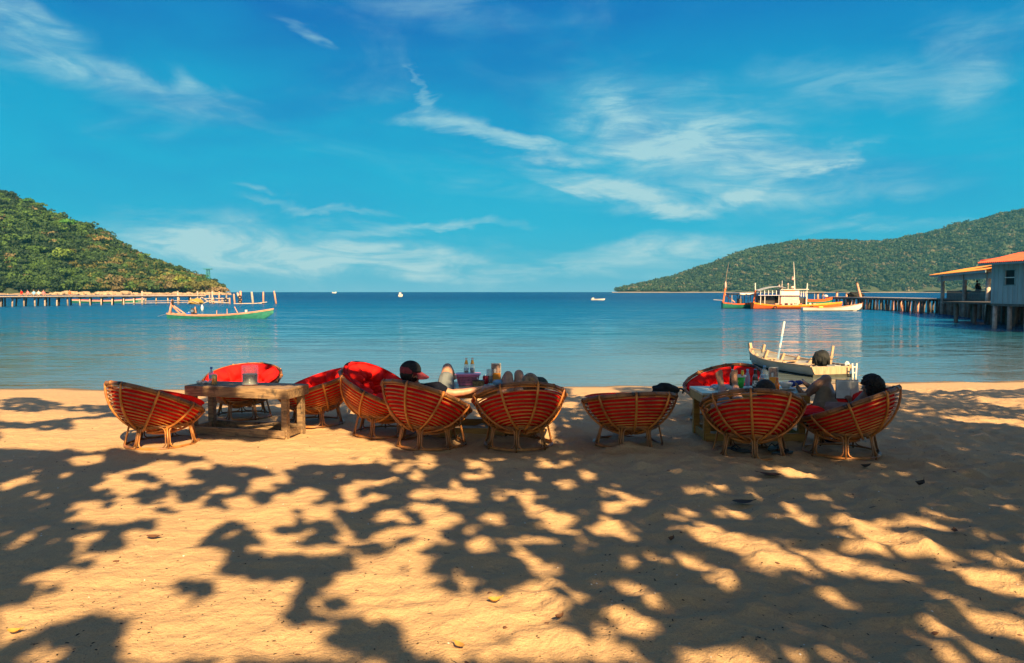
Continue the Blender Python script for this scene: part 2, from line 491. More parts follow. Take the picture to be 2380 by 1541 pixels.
def tag(o, label, cat, group=None):
    o['label'] = label; o['category'] = cat
    if group: o['group'] = group
    return o
def root(name, loc, label, cat, group=None, rz=0.0):
    o = bpy.data.objects.new(name, None)
    COL.objects.link(o)
    o.empty_display_size = 0.1
    o.location = loc
    o.rotation_euler = (0, 0, rz)
    return tag(o, label, cat, group)
def struct(o): o['kind'] = 'structure'; return o
def stuff(o): o['kind'] = 'stuff'; return o
def share(name, o, parent, M=None):
    c = o.copy(); c.name = name
    COL.objects.link(c); c.parent = parent
    if M is not None: c.matrix_local = M
    return c

# ================================================================ GROUND
WATER = -0.70
def shore_y(x): return 18.0 + 0.4 * np.clip((x + 4) / 6, 0, 1) + 1.4 * np.clip((x - 2) / 11, 0, 1) ** 1.2 + 0.16 * np.sin(x * 0.9) + 0.10 * np.sin(x * 2.3 + 1) + 0.05 * np.sin(x * 5.1)
def ground_base(x, y):
    ys = shore_y(x)
    t = (y - 10.3) / (ys - 10.3)
    tt = np.maximum(t, 0)
    h = WATER * np.where(tt < 1, tt ** 1.15, 1 + (tt - 1) * 1.1)
    return np.maximum(h, -5.0)
def ground_h(x, y):
    h = ground_base(x, y)
    near = np.clip((11.5 - y) / 3, 0, 1)
    rough = 0.32 + 0.68 * np.clip((x * 1.0 + 1.4 + (y - 4) * 0.35) / 2.5, 0, 1)      # smoother at the lower left
    fade = np.clip((17.5 - y) / 4, 0.12, 1)
    wx = x + 0.12 * (fbm(x * 1.7, y * 1.7, 31) - 0.5) * 2
    wy = y + 0.12 * (fbm(x * 1.7, y * 1.7, 41) - 0.5) * 2
    b1 = np.minimum(worley(wx / 0.30, wy / 0.24, 3), 1.1)
    b2 = np.minimum(worley(wx / 0.17, wy / 0.14, 13), 1.1)
    amp = 0.5 + 0.9 * fbm(x * 0.8, y * 0.8, 57)
    big = (fbm(x * 0.55, y * 0.55, 71) - 0.5) * 0.09
    return h + fade * (rough * amp * (0.085 * b1 + 0.034 * b2 + 0.008 * np.minimum(worley(wx / 0.08, wy / 0.07, 23), 1.1)) + big + 0.010 * (fbm(x * 9, y * 9, 5, 3) - 0.5)) - 0.02 * fade

def axis(segs):
    out = [segs[0][0]]
    for a, b, st in segs:
        k = max(1, int(round((b - a) / st)))
        out += [a + (b - a) * (i + 1) / k for i in range(k)]
    return np.array(out)
gx = axis([(-400, -100, 60), (-100, -20, 10), (-20, -13, 0.5), (-13, 13, 0.038), (13, 20, 0.5), (20, 100, 10), (100, 400, 60)])
gy = axis([(-150, -20, 20), (-20, 0, 2), (0, 2.6, 0.2), (2.6, 6.5, 0.034), (6.5, 11, 0.05), (11, 20, 0.09), (20, 30, 0.6), (30, 60, 5)])
GX, GY = np.meshgrid(gx, gy)
GZ = ground_h(GX, GY)
def grid_faces(nr, nc):
    i = np.arange(nr - 1)[:, None] * nc + np.arange(nc - 1)[None, :]
    return np.stack([i, i + 1, i + nc + 1, i + nc], -1).reshape(-1, 4)

m = bpy.data.materials.new('sand'); m.use_nodes = True; MAT['sand'] = m
t = NT(m.node_tree); b = m.node_tree.nodes['Principled BSDF']
geo = t.n('ShaderNodeNewGeometry').outputs['Position']
c = t.mix(t.mapr(t.noise(geo, 0.9, 5, 0.6), 0.35, 0.65), (0.55, 0.36, 0.190), (0.49, 0.325, 0.180))
c = t.mix(t.mapr(t.noise(geo, 150.0, 3, 0.7), 0.35, 0.75), c, (0.36, 0.24, 0.14))
c = t.mix(t.mapr(t.noise(geo, 70.0, 2, 0.5), 0.70, 0.76), c, (0.10, 0.07, 0.045))
sp = t.n('ShaderNodeSeparateXYZ'); t.l(geo, sp.inputs[0])
wet = t.mapr(sp.outputs[2], -0.60, -0.67)
c = t.mix(wet, c, (0.17, 0.12, 0.08))
t.l(c, b.inputs['Base Color'])
b.inputs['Roughness'].default_value = 0.9
b.inputs['Specular IOR Level'].default_value = 0.2
bn = t.n('ShaderNodeBump'); bn.inputs['Strength'].default_value = 0.9; bn.inputs['Distance'].default_value = 0.035
hh = t.m('ADD', t.noise(geo, 11.0, 5, 0.6), t.m('MULTIPLY', t.noise(geo, 90.0, 3, 0.6), 0.16))
t.l(hh, bn.inputs['Height']); t.l(bn.outputs[0], b.inputs['Normal'])
ground = struct(np_mesh('beach_sand', np.stack([GX, GY, GZ], -1).reshape(-1, 3), grid_faces(len(gy), len(gx)), 'sand', smooth=True))

def gz(x, y): return float(ground_h(np.array([float(x)]), np.array([float(y)]))[0])

# ================================================================ WATER
m = bpy.data.materials.new('sea_water'); m.use_nodes = True; MAT['sea'] = m
t = NT(m.node_tree); b = m.node_tree.nodes['Principled BSDF']
geo = t.n('ShaderNodeNewGeometry').outputs['Position']
sp = t.n('ShaderNodeSeparateXYZ'); t.l(geo, sp.inputs[0])
yy = sp.outputs[1]
patch = t.noise(t.mapping(geo, sc=(0.02, 0.06, 1)), 1.0, 5, 0.6, 0.3)
dist = t.m('ADD', yy, t.m('MULTIPLY', t.m('SUBTRACT', patch, 0.5), 50.0))
c = t.ramp(t.m('DIVIDE', t.m('SUBTRACT', yy, 17.0), 240.0), [
    (0.0, (0.115, 0.125, 0.110)), (0.035, (0.075, 0.120, 0.135)), (0.10, (0.012, 0.088, 0.145)), (0.20, (0.002, 0.076, 0.185)), (0.6, (0.001, 0.050, 0.150)), (1.0, (0.001, 0.030, 0.115))])
t.l(c, b.inputs['Base Color'])
t.l(t.mapr(dist, 30, 120, 0.07, 0.22), b.inputs['Roughness'])
b.inputs['IOR'].default_value = 1.333
t.l(t.mapr(dist, 32, 90, 0.5, 0.17), b.inputs['Specular IOR Level'])
# calm inshore, choppier outside
wv1 = t.noise(t.mapping(geo, sc=(0.55, 1.6, 1)), 1.0, 4, 0.55, 0.3)
wv2 = t.noise(t.mapping(geo, sc=(2.2, 5.0, 1)), 1.0, 3, 0.5, 0.2)
wv3 = t.noise(t.mapping(geo, sc=(0.09, 0.25, 1)), 1.0, 3, 0.5)
chop = t.mapr(dist, 30, 75, 0.10, 1.0)
calm = t.mapr(t.noise(t.mapping(geo, sc=(0.03, 0.22, 1)), 1.0, 4, 0.6), 0.40, 0.60, 0.35, 1.25)
h1 = t.m('MULTIPLY', wv1, t.m('MULTIPLY', t.mapr(dist, 22, 110, 0.11, 0.65, False), calm))
h2 = t.m('MULTIPLY', wv2, t.mapr(dist, 25, 80, 0.028, 0.14, False))
h3 = t.m('MULTIPLY', wv3, t.mapr(yy, 60, 500, 0.1, 2.6, False))
ht = t.m('ADD', t.m('ADD', h1, h2), h3)
bn = t.n('ShaderNodeBump'); bn.inputs['Strength'].default_value = 1.0; bn.inputs['Distance'].default_value = 0.55
t.l(ht, bn.inputs['Height'])
# facets of the open water: random slopes, stronger offshore
sl1 = t.noise(t.mapping(geo, sc=(0.5, 1.3, 1)), 1.0, 6, 0.7, 0.3, out=1)
sl = t.vm('SUBTRACT', sl1, (0.5, 0.5, 0.5))
slk = t.n('ShaderNodeCombineXYZ')
t.l(t.mapr(dist, 20, 85, 0.20, 1.9, False), slk.inputs[0]); t.l(t.m('MULTIPLY', calm, t.mapr(dist, 20, 85, 0.24, 2.8, False)), slk.inputs[1])
# the wave faces one sees from the shore lean towards it
lean = t.n('ShaderNodeCombineXYZ'); t.l(t.mapr(dist, 24, 85, -0.01, -0.22), lean.inputs[1]); lean.inputs[2].default_value = 1.0
pn = t.vm('NORMALIZE', t.vm('ADD', t.vm('MULTIPLY', sl, slk.outputs[0]), lean.outputs[0]))
t.l(pn, bn.inputs['Normal']); t.l(bn.outputs[0], b.inputs['Normal'])
wx_ = axis([(-2300, -300, 200), (-300, 300, 20), (300, 2300, 200)])
wy_ = axis([(12, 200, 8), (200, 2300, 150)])
WX, WY = np.meshgrid(wx_, wy_)
struct(np_mesh('sea_water', np.stack([WX, WY, np.full(WX.shape, WATER)], -1).reshape(-1, 3), grid_faces(len(wy_), len(wx_)), 'sea'))

# ================================================================ HILLS AND FOREST
def leafy_mat(name, spec=0.2):
    m = bpy.data.materials.new(name); m.use_nodes = True; MAT[name] = m
    t = NT(m.node_tree); b = m.node_tree.nodes['Principled BSDF']
    a = t.n('ShaderNodeAttribute'); a.attribute_name = 'tint'
    t.l(a.outputs[0], b.inputs['Base Color'])
    b.inputs['Roughness'].default_value = 0.75
    b.inputs['Specular IOR Level'].default_value = spec
leafy_mat('foliage')
mat('hill_soil', (0.022, 0.036, 0.015), (0.04, 0.05, 0.02), rough=0.95, scale=0.05)

def hill(name, sil, d0, d1, tree_px, u_end):
    """sil: silhouette in photo px; the slope rises from the waterline at depth d0 to a ridge at d1"""
    xs = np.array([s[0] for s in sil], float); ys = np.array([s[1] for s in sil], float)
    def H(u):
        px = CX + F * u
        top = np.interp(px, xs, ys)
        return np.maximum((HZ - top - tree_px), -2.0) * d1 / F
    def surf(u, tt):
        """u = x/y, tt 0 shore, 1 ridge, 2 far side"""
        h = H(u)
        d = d0 + (d1 - d0) * tt
        prof = np.where(tt < 1, np.sin(np.clip(tt, 0, 1) * np.pi / 2) ** 0.85, np.cos(np.clip((tt - 1), 0, 1) * np.pi / 2))
        z = WATER - 1.0 + np.maximum(h + 1.7 + 0.0, 0) * prof
        z = z + (vnoise(u * 60, tt * 4, 3) - 0.5) * h * 0.10 * (tt < 0.9)
        return u * d, d, z
    return H, surf

sil_left = [(-1400, 250), (-700, 300), (-300, 360), (0, 440), (60, 458), (130, 492), (200, 512), (260, 545), (310, 578), (370, 600), (430, 620), (480, 640), (512, 654), (528, 668), (536, 700)]
sil_right = [(1395, 690), (1418, 672), (1480, 657), (1560, 640), (1640, 613), (1700, 589), (1760, 571), (1840, 559), (1920, 554), (2000, 558), (2080, 557), (2160, 537), (2240, 516), (2320, 495), (2380, 484), (2700, 485), (3400, 505), (4200, 520)]
HL, SL = hill('l', sil_left, 500, 660, 24, 0)
HR, SR = hill('r', sil_right, 1400, 1760, 9, 0)

def hill_mesh(name, surf, u0, u1, nu, nt=36):
    us = np.linspace(u0, u1, nu); ts = np.linspace(-0.03, 2.0, nt)
    U, T = np.meshgrid(us, ts)
    X, Y, Z = surf(U, T)
    return struct(np_mesh(name, np.stack([X, Y, Z], -1).reshape(-1, 3), grid_faces(nt, nu), 'hill_soil', smooth=True))
hill_mesh('wooded_hill', SL, (-1400 - CX) / F, (536 - CX) / F, 200)
hill_mesh('distant_hill', SR, (1395 - CX) / F, (4200 - CX) / F, 240)

def crown_template(nq, seed, flat=0.75, q=0.20):
    """leaf clumps spread through a crown volume, unit radius; nq quads"""
    g = np.random.default_rng(seed)
    nb = 7
    cen = g.normal(size=(nb, 3)) * [0.42, 0.42, 0.26]
    rad = g.uniform(0.38, 0.62, nb)
    k = g.integers(0, nb, nq)
    d = g.normal(size=(nq, 3)); d /= np.linalg.norm(d, axis=1)[:, None]
    d[:, 2] = np.abs(d[:, 2]) * 0.85 - 0.12
    p = cen[k] + d * (rad[k] * g.uniform(0.78, 1.08, nq))[:, None]
    p[:, 2] *= flat
    nrm = d * 0.7 + g.normal(size=(nq, 3)) * 0.5; nrm /= np.linalg.norm(nrm, axis=1)[:, None]
    a = np.cross(nrm, g.normal(size=(nq, 3))); a /= np.linalg.norm(a, axis=1)[:, None]
    b_ = np.cross(nrm, a)
    s = (q * g.uniform(0.6, 1.3, nq))[:, None]
    v = np.stack([p - a * s, p - b_ * s * 0.7, p + a * s, p + b_ * s * 0.7], 1)     # (nq,4,3)
    shade = g.uniform(0.78, 1.22, nq)
    return v, shade

def forest_arrays(surf, n_, u0, u1, t0, t1, templ, size, seed, pal, bias=1.0):
    g = np.random.default_rng(seed)
    u = g.uniform(u0, u1, n_); tt = t0 + (t1 - t0) * g.uniform(0, 1, n_) ** bias
    X, Y, Z = surf(u, tt)
    keep = Z > WATER + 0.6
    X, Y, Z, u, tt = X[keep], Y[keep], Z[keep], u[keep], tt[keep]
    n_ = len(X)
    r = size * g.uniform(0.7, 1.35, n_)
    th = g.uniform(0, 2 * np.pi, n_)
    hgt = size * g.uniform(0.5, 1.1, n_)
    ki = g.integers(0, len(templ), n_)
    col = pal(X, Y, Z, tt, u, g)
    Vs, Cs = [], []
    for i, (v, sh) in enumerate(templ):
        s = ki == i
        c_, s_ = np.cos(th[s]), np.sin(th[s])
        vx = v[None, ..., 0] * c_[:, None, None] - v[None, ..., 1] * s_[:, None, None]
        vy = v[None, ..., 0] * s_[:, None, None] + v[None, ..., 1] * c_[:, None, None]
        vz = np.broadcast_to(v[None, ..., 2], vx.shape)
        rr = r[s][:, None, None]
        q = np.stack([vx * rr + X[s][:, None, None], vy * rr + Y[s][:, None, None], vz * rr * 1.05 + (Z[s] + hgt[s])[:, None, None]], -1)
        Vs.append(q.reshape(-1, 3))
        cc = col[s][:, None, None, :] * sh[None, :, None, None]
        Cs.append(np.broadcast_to(cc, q.shape).reshape(-1, 3))
    Vv = np.concatenate(Vs); Cc = np.concatenate(Cs)
    return Vv, np.arange(len(Vv)).reshape(-1, 4), Cc

def pal_left(X, Y, Z, tt, u, g):
    px = CX + F * u
    base_ = np.array([0.028, 0.056, 0.018]); lt = np.array([0.058, 0.112, 0.022]); yel = np.array([0.120, 0.120, 0.034]); dk = np.array([0.015, 0.032, 0.015])
    brn = np.array([0.13, 0.105, 0.05])
    r_ = g.uniform(0, 1, len(X))[:, None]
    patch_ = vnoise(X * 0.03, Z * 0.06, 8)[:, None]
    c = base_ + (lt - base_) * np.clip(r_ * 1.5 - 0.55 + (patch_ - 0.5), 0, 1)
    c = np.where((g.uniform(0, 1, len(X)) < 0.25)[:, None], dk, c)
    low = np.clip((px - 150) / 330, 0, 1) * np.clip(1.15 - tt * 1.5, 0, 1)
    c = np.where((g.uniform(0, 1, len(X)) < low * 0.85)[:, None], yel * g.uniform(0.6, 1.15, len(X))[:, None], c)
    c = np.where((g.uniform(0, 1, len(X)) < 0.03 + low * 0.18)[:, None], brn, c)
    return c
def pal_right(X, Y, Z, tt, u, g):
    base_ = np.array([0.028, 0.052, 0.026]); lt = np.array([0.050, 0.078, 0.034]); dk = np.array([0.018, 0.034, 0.024]); tan = np.array([0.11, 0.10, 0.06])
    r_ = g.uniform(0, 1, len(X))[:, None]
    c = base_ + (lt - base_) * np.clip(r_ * 1.6 - 0.6, 0, 1)
    c = np.where((g.uniform(0, 1, len(X)) < 0.3)[:, None], dk, c)
    return np.where((g.uniform(0, 1, len(X)) < 0.08)[:, None], tan, c)

TL = [crown_template(260, s, q=0.15) for s in range(8)]
v_, f_, c_ = forest_arrays(SL, 2000, (-190 - CX) / F, (536 - CX) / F, 0.0, 1.12, TL, 5.0, 11, pal_left, 1.25)
stuff(np_mesh('forest_canopy', v_, f_, 'foliage', colors=c_))
TL2 = [crown_template(60, s, q=0.3) for s in range(20, 24)]
v_, f_, c_ = forest_arrays(SL, 1300, (-1300 - CX) / F, (-190 - CX) / F, 0.02, 1.12, TL2, 7.0, 12, pal_left)
stuff(np_mesh('forest_canopy', v_, f_, 'foliage', colors=c_))
TR = [crown_template(46, s, q=0.27) for s in range(40, 48)]
v_, f_, c_ = forest_arrays(SR, 7400, (1395 - CX) / F, (2480 - CX) / F, 0.0, 1.1, TR, 5.8, 13, pal_right, 1.15)
stuff(np_mesh('forest_canopy', v_, f_, 'foliage', colors=c_))
TR2 = [crown_template(30, s, q=0.4) for s in range(50, 53)]
v_, f_, c_ = forest_arrays(SR, 2600, (2480 - CX) / F, (4100 - CX) / F, 0.0, 1.1, TR2, 10, 14, pal_right)
stuff(np_mesh('forest_canopy', v_, f_, 'foliage', colors=c_))

# trees one can tell apart on the left hill (each with its own crown and trunk)
def hill_tree(px, tt, r, col, label, kind, k, tall=1.0, group=None):
    u = (px - CX) / F
    X, Y, Z = SL(np.array([u]), np.array([tt]))
    X, Y, Z = float(X[0]), float(Y[0]), float(Z[0])
    rt = root(kind, (X, Y, Z - 0.5), label, 'tree', group)
    h = r * tall
    MB().tube([(0, 0, 0), (0.3, 0.1, h * 0.5), (0, 0, h * 1.25)], [0.5, 0.35, 0.15], 6).build('trunk', 'bark', rt)
    v, sh = TL[k % 8]
    vv = (v * [r, r, r * 0.9] + [0, 0, h * 1.25]).reshape(-1, 3)
    cc = np.broadcast_to(np.array(col)[None, None, :] * sh[:, None, None], v.shape).reshape(-1, 3)
    np_mesh('crown', vv, np.arange(len(vv)).reshape(-1, 4), 'foliage', rt, colors=cc)
hill_tree(165, 0.55, 8.0, (0.055, 0.17, 0.03), 'broad bright green tree halfway up the left hill', 'broadleaf_tree', 1)
hill_tree(80, 0.85, 6.0, (0.035, 0.11, 0.03), 'deep green tree high on the left hill near the photo edge', 'broadleaf_tree', 2)
hill_tree(237, 0.52, 5.0, (0.19, 0.14, 0.05), 'ochre-yellow tree standing among greens in the middle of the left hill', 'broadleaf_tree', 3, 1.3)
hill_tree(150, 0.18, 7.5, (0.11, 0.17, 0.03), 'yellow-green tree low on the left hill behind the pier', 'broadleaf_tree', 4)
hill_tree(425, 0.12, 6.5, (0.17, 0.19, 0.035), 'rounded lime-yellow tree low near the tip of the left hill', 'broadleaf_tree', 5)
hill_tree(330, 0.60, 6.0, (0.075, 0.14, 0.03), 'light green tree on the upper right slope of the left hill', 'broadleaf_tree', 6)
hill_tree(220, 0.10, 7.0, (0.16, 0.16, 0.045), 'low olive thicket tree above the orange shore rocks', 'broadleaf_tree', 7, 0.5)
hill_tree(510, 0.05, 6.0, (0.20, 0.145, 0.08), 'brownish dry tree at the seaward tip of the left hill', 'broadleaf_tree', 0, 0.6)

# tower on the tip of the headland
tp = P(484, 652, d=600)
tw = root('lookout_tower', tp + Vector((0, 0, -3)), 'thin teal tower with a flat top on the tip of the left hill', 'tower')
for sx in (-1, 1):
    for sy in (-1, 1):
        MB().beam((sx * 1.3, sy * 1.3, 0), (sx * 0.8, sy * 0.8, 12), 0.35).build('leg', 'green_paint', tw)
for z in (3, 6, 9):
    MB().box((0, 0, z), (2.4, 2.4, 0.3)).build('brace', 'green_paint', tw)
MB().box((0, 0, 12.1), (6.0, 3.5, 0.5)).build('platform', 'green_paint', tw)

# rocky shore at the foot of the left hill
mb = MB()
g = random.Random(4)
for i in range(230):
    px = g.uniform(120, 534) if i % 9 else g.uniform(-60, 120)
    u = (px - CX) / F
    d = g.uniform(484, 503)
    r = g.uniform(0.5, 1.7) * (1.5 if 150 < px < 300 else 1.0)
    sd_ = g.random() * 9
    mb.ell((u * d, d, WATER + g.uniform(-0.3, 0.9)), (r * 1.3, r, r * 0.8), seg=7, rings=5,
           fn=lambda q: 1 + 0.28 * math.sin(q.x * 5 + sd_) * math.cos(q.y * 4 + q.z * 3 + sd_))
stuff(mb.build('shore_rocks', 'rock'))
mb = MB()
us = np.linspace((-1400 - CX) / F, (538 - CX) / F, 120)
Vv = []
for d, z in ((482, WATER - 0.6), (490, WATER + 0.1), (500, WATER + 0.9), (515, WATER + 1.2)):
    Vv.append(np.stack([us * d, np.full(us.shape, float(d)), z + 0.5 * vnoise(us * 300, us * 0 + d, 2)], -1))
struct(np_mesh('rocky_shore', np.concatenate(Vv), grid_faces(4, len(us)), 'rock'))
us = np.linspace((1422 - CX) / F, (4100 - CX) / F, 160)
Vv = []
for d, z in ((1380, WATER - 0.6), (1388, WATER + 0.3), (1402, WATER + 0.8)):
    Vv.append(np.stack([us * d, np.full(us.shape, float(d)), z + 0.8 * vnoise(us * 200, us * 0 + d, 2)], -1))
struct(np_mesh('rocky_shore', np.concatenate(Vv), grid_faces(3, len(us)), 'rock'))

# ================================================================ SHADE TREES BEHIND AND ABOVE THE CAMERA
# the light and shade on the sand, read off the photograph, decide where these crowns are open
MK_S = 3.0
mk_w, mk_h = 800, 230
MY0 = 880.0
mask = np.zeros((mk_h, mk_w), np.float32)
mxx, myy = np.meshgrid((np.arange(mk_w) + 0.5) * MK_S, MY0 + (np.arange(mk_h) + 0.5) * MK_S)
def paint_poly(pts, val):
    pts = np.array(pts, float)
    x0, y0 = pts.min(0); x1, y1 = pts.max(0)
    i0, i1 = max(0, int(x0 / MK_S)), min(mk_w, int(x1 / MK_S) + 2)
    j0, j1 = max(0, int((y0 - MY0) / MK_S)), min(mk_h, int((y1 - MY0) / MK_S) + 2)
    if i1 <= i0 or j1 <= j0: return
    X, Y = mxx[j0:j1, i0:i1], myy[j0:j1, i0:i1]
    ins = np.zeros(X.shape, bool)
    k = len(pts)
    for a in range(k):
        xa, ya = pts[a]; xb, yb = pts[(a + 1) % k]
        if ya == yb: continue
        c1 = (ya > Y) != (yb > Y)
        ins ^= c1 & (X < (xb - xa) * (Y - ya) / (yb - ya) + xa)
    mask[j0:j1, i0:i1][ins] = val
def TA(p): return (p[0] / 3.0, 1027.6 + p[1] / 3.0)
def TB(p): return (790.5 + p[0] / 3.0, 1027.6 + p[1] / 3.0)
def TC(p): return (1581 + p[0] / 2.978, 1027.6 + p[1] / 2.978)
def TD(p): return p
def polys(T, txt, val):
    for part in txt.strip().split('\n'):
        nums = [float(q) for q in part.replace(',', ' ').split()]
        if not nums: continue
        if len(nums) == 4:
            cx_, cy_, rx_, ry_ = nums
            pts = [(cx_ + rx_ * math.cos(a), cy_ + ry_ * math.sin(a)) for a in [k * math.pi / 8 for k in range(16)]]
        else:
            pts = list(zip(nums[::2], nums[1::2]))
        paint_poly([T(p) for p in pts], val)
polys(TA, """
80 0 720 0 860 20 700 60 560 60 480 20 400 50 250 40 100 20
860 40 1000 60 1150 80 1300 90 1450 110 1560 150 1800 160 1900 190 2060 190 2371 150 2371 0 1300 0 1100 20
570 130 70 30
690 120 30 30
10 300 80 260 150 230 190 260 220 300 240 345 130 360 20 350
400 315 45 15
320 375 35 13
455 225 25 20
510 265 600 240 760 210 830 270 1000 270 1020 320 930 360 750 345 880 310 700 320 600 300
950 200 1050 150 1150 130 1250 150 1330 190 1300 240 1200 230 1120 240 1060 205
1300 180 1370 135 1490 160 1480 185 1380 180
880 225 40 22
1090 300 35 18
1215 355 35 18
1150 250 1300 260 1460 270 1500 310 1400 330 1250 305
1540 260 35 25
1580 330 65 25
1745 345 25 18
1730 230 1880 220 1880 290 1900 330 1800 330 1740 280
1930 200 2000 220 2030 290 1940 290 1910 240
1935 385 35 20
1960 410 2110 330 2280 360 2250 390 2160 410 2170 460 2080 460
440 480 540 410 690 400 700 450 600 475
780 400 860 375 940 390 930 440 870 460 780 430
1100 400 1240 390 1250 440 1150 450
1330 420 1460 345 1470 370 1410 420 1360 450
1560 420 1640 385 1710 400 1700 440 1600 450
490 530 600 490 830 460 1050 440 1070 490 1170 500 1260 440 1400 440 1520 480 1640 470 1800 440 1950 430 2080 540 2020 590 1900 600 1950 690 1820 690 1800 630 1720 610 1720 545 1600 560 1500 550 1550 610 1480 660 1400 690 1340 740 1500 740 1600 750 1600 830 1500 880 1500 920 1600 930 1880 920 2080 760 2150 710 2371 720 2371 1541 870 1541 830 1400 900 1230 840 1250 740 1180 690 1190 560 1220 500 1260 300 1300 0 1440 0 1110 180 1110 390 1040 400 1010 250 1000 310 920 330 870 500 880 580 910 700 850 600 820 530 800 540 720 470 600
0 640 130 610 330 590 400 540 470 520 470 570 400 620 280 660 190 690 100 760 50 740 0 690
0 880 90 820 210 810 180 860 0 920
200 970 55 40
0 1520 200 1460 430 1400 420 1460 440 1541 0 1541
2110 520 2180 440 2340 430 2340 560 2200 570
2100 610 2200 620 2210 650 2130 650
""", 1)
polys(TA, """
1860 80 2050 40 2200 80 2100 100 2000 90
2060 180 2160 170 2170 210 2080 200
650 275 35 14
770 580 900 560 1010 515 1130 570 1100 600 980 600 860 620 800 690 700 740 650 660 760 640
1215 480 60 30
1305 675 25 20
1185 748 35 22
1255 785 28 15
1215 820 25 18
1360 720 1450 650 1560 560 1700 545 1720 600 1800 640 1820 700 1700 720 1560 740 1450 745
1610 750 1700 740 1760 790 1900 800 1960 850 1870 880 1860 920 1700 930 1500 910 1510 880 1620 850
1250 985 1400 970 1480 1010 1510 1080 1420 1090 1360 1150 1200 1155 1190 1100 1290 1090
1420 1210 50 30
1470 1190 1640 1120 1680 1060 1690 1120 1560 1190
1665 1090 22 25
735 1215 38 50
525 1255 30 35
2240 1030 80 25
2300 1060 2371 1060 2371 1170 2260 1160
2320 1390 65 50
2210 800 2320 820 2300 835
1970 450 2100 470 2150 500 2050 500
0 1510 0 1440 200 1350 330 1320 470 1290 520 1240 545 1260 500 1310 380 1380 150 1440
430 1460 600 1350 780 1330 880 1230 890 1290 830 1380 830 1450 870 1541 560 1541 430 1500
""", 0)
polys(TA, """
1620 655 45 32
1660 740 1850 700 1950 710 1940 760 1750 770
1700 835 45 24
1790 790 1880 790 1940 870 1880 890
1270 1090 50 25
1440 1120 60 25
""", 1)
polys(TB, """
0 0 380 10 340 80 230 110 80 90 0 130
130 140 80 22
330 122 55 20
460 160 40 18
420 190 50 15
620 110 60 20
610 155 70 22
540 240 60 40
370 262 40 15
860 115 960 130 980 165 920 170
1000 160 40 15
910 220 55 20
1040 222 40 18
1225 170 35 16
1370 130 1440 100 1470 160 1530 170 1530 195 1440 190
1570 137 40 15
1360 235 75 24
1640 215 1700 205 1780 230 1770 255 1700 245
1570 290 85 30
795 290 50 25
1925 290 35 15
160 290 60 24
250 293 40 20
75 335 70 32
80 380 60 27
85 450 85 48
160 370 300 375 320 420 230 410
470 370 500 330 560 325 640 350 700 320 780 350 860 315 950 345 960 420 820 410 760 390 680 380 640 400 560 395
1285 360 80 26
450 450 530 420 660 450 760 480 870 520 800 575 720 620 620 600 560 540 570 490
250 500 330 480 460 490 430 550 330 580 250 560
280 650 400 590 520 590 620 620 700 650 780 730 700 730 620 700 600 780 500 740 430 730 330 730
960 530 1040 500 1120 510 1130 570 1160 610 1080 610 1050 560
1250 400 1320 400 1430 470 1550 470 1660 540 1600 580 1640 640 1760 690 1650 710 1590 640 1500 610 1370 590 1380 540 1300 500
1410 370 1480 380 1540 430 1610 470 1590 490 1480 450
1760 310 1880 330 2000 370 2110 400 2220 420 2030 430 1940 390 1900 350
1790 430 1960 430 2000 460 1900 500
2300 510 55 25
1760 510 1850 510 1910 540 2010 570 2080 620 2150 690 1990 690 1930 640 1800 640 1680 570 1840 580
915 615 55 32
860 680 1020 680 1060 740 1120 780 960 790 850 760
1070 690 1180 680 1320 660 1330 720 1200 730
1160 760 1320 770 1420 840 1440 930 1330 930 1250 850
1490 860 60 37
2150 790 2371 790 2371 860 2250 840
1950 800 2020 790 2120 860 2080 880 1990 870
0 575 60 580 80 690 70 790 0 800
180 700 90 32
690 960 60 34
800 1010 900 930 1020 920 1040 980 930 1000 850 1040
0 820 200 790 500 740 600 790 640 830 610 960 700 1040 830 1060 870 1100 830 1030 1200 1030 1300 980 1560 940 1600 1010 1450 1050 1600 1150 1630 1220 1540 1260 1650 1380 1800 1390 2000 1400 2150 1480 2230 1541 530 1541 500 1430 420 1350 430 1260 340 1240 180 1260 100 1200 70 1080 0 1040
60 1490 70 60
270 1520 70 30
1940 970 2050 960 2130 1040 2200 1100 2130 1110 2030 1050
2180 1130 60 30
1680 1045 50 24
1630 1095 60 30
1820 1110 1920 1110 2000 1200 2150 1210 2230 1280 2300 1300 2150 1360 1990 1370 1900 1230
1740 1260 1880 1250 1920 1340 1780 1380
""", 1)
polys(TB, """
1120 360 70 40
1430 690 75 40
""", 0.5)
polys(TB, """
460 700 50 38
270 865 30 24
500 885 58 27
310 985 35 22
520 1150 600 1080 630 1140 600 1170
1060 1210 40 60
830 1270 940 1310 920 1335
860 1090 25 50
980 1340 1200 1380 1360 1480 1300 1541 1230 1460 1100 1400
100 1260 340 1240 430 1270 420 1360 520 1440 520 1541 340 1541 120 1500 130 1420 0 1380 0 1300
""", 0)
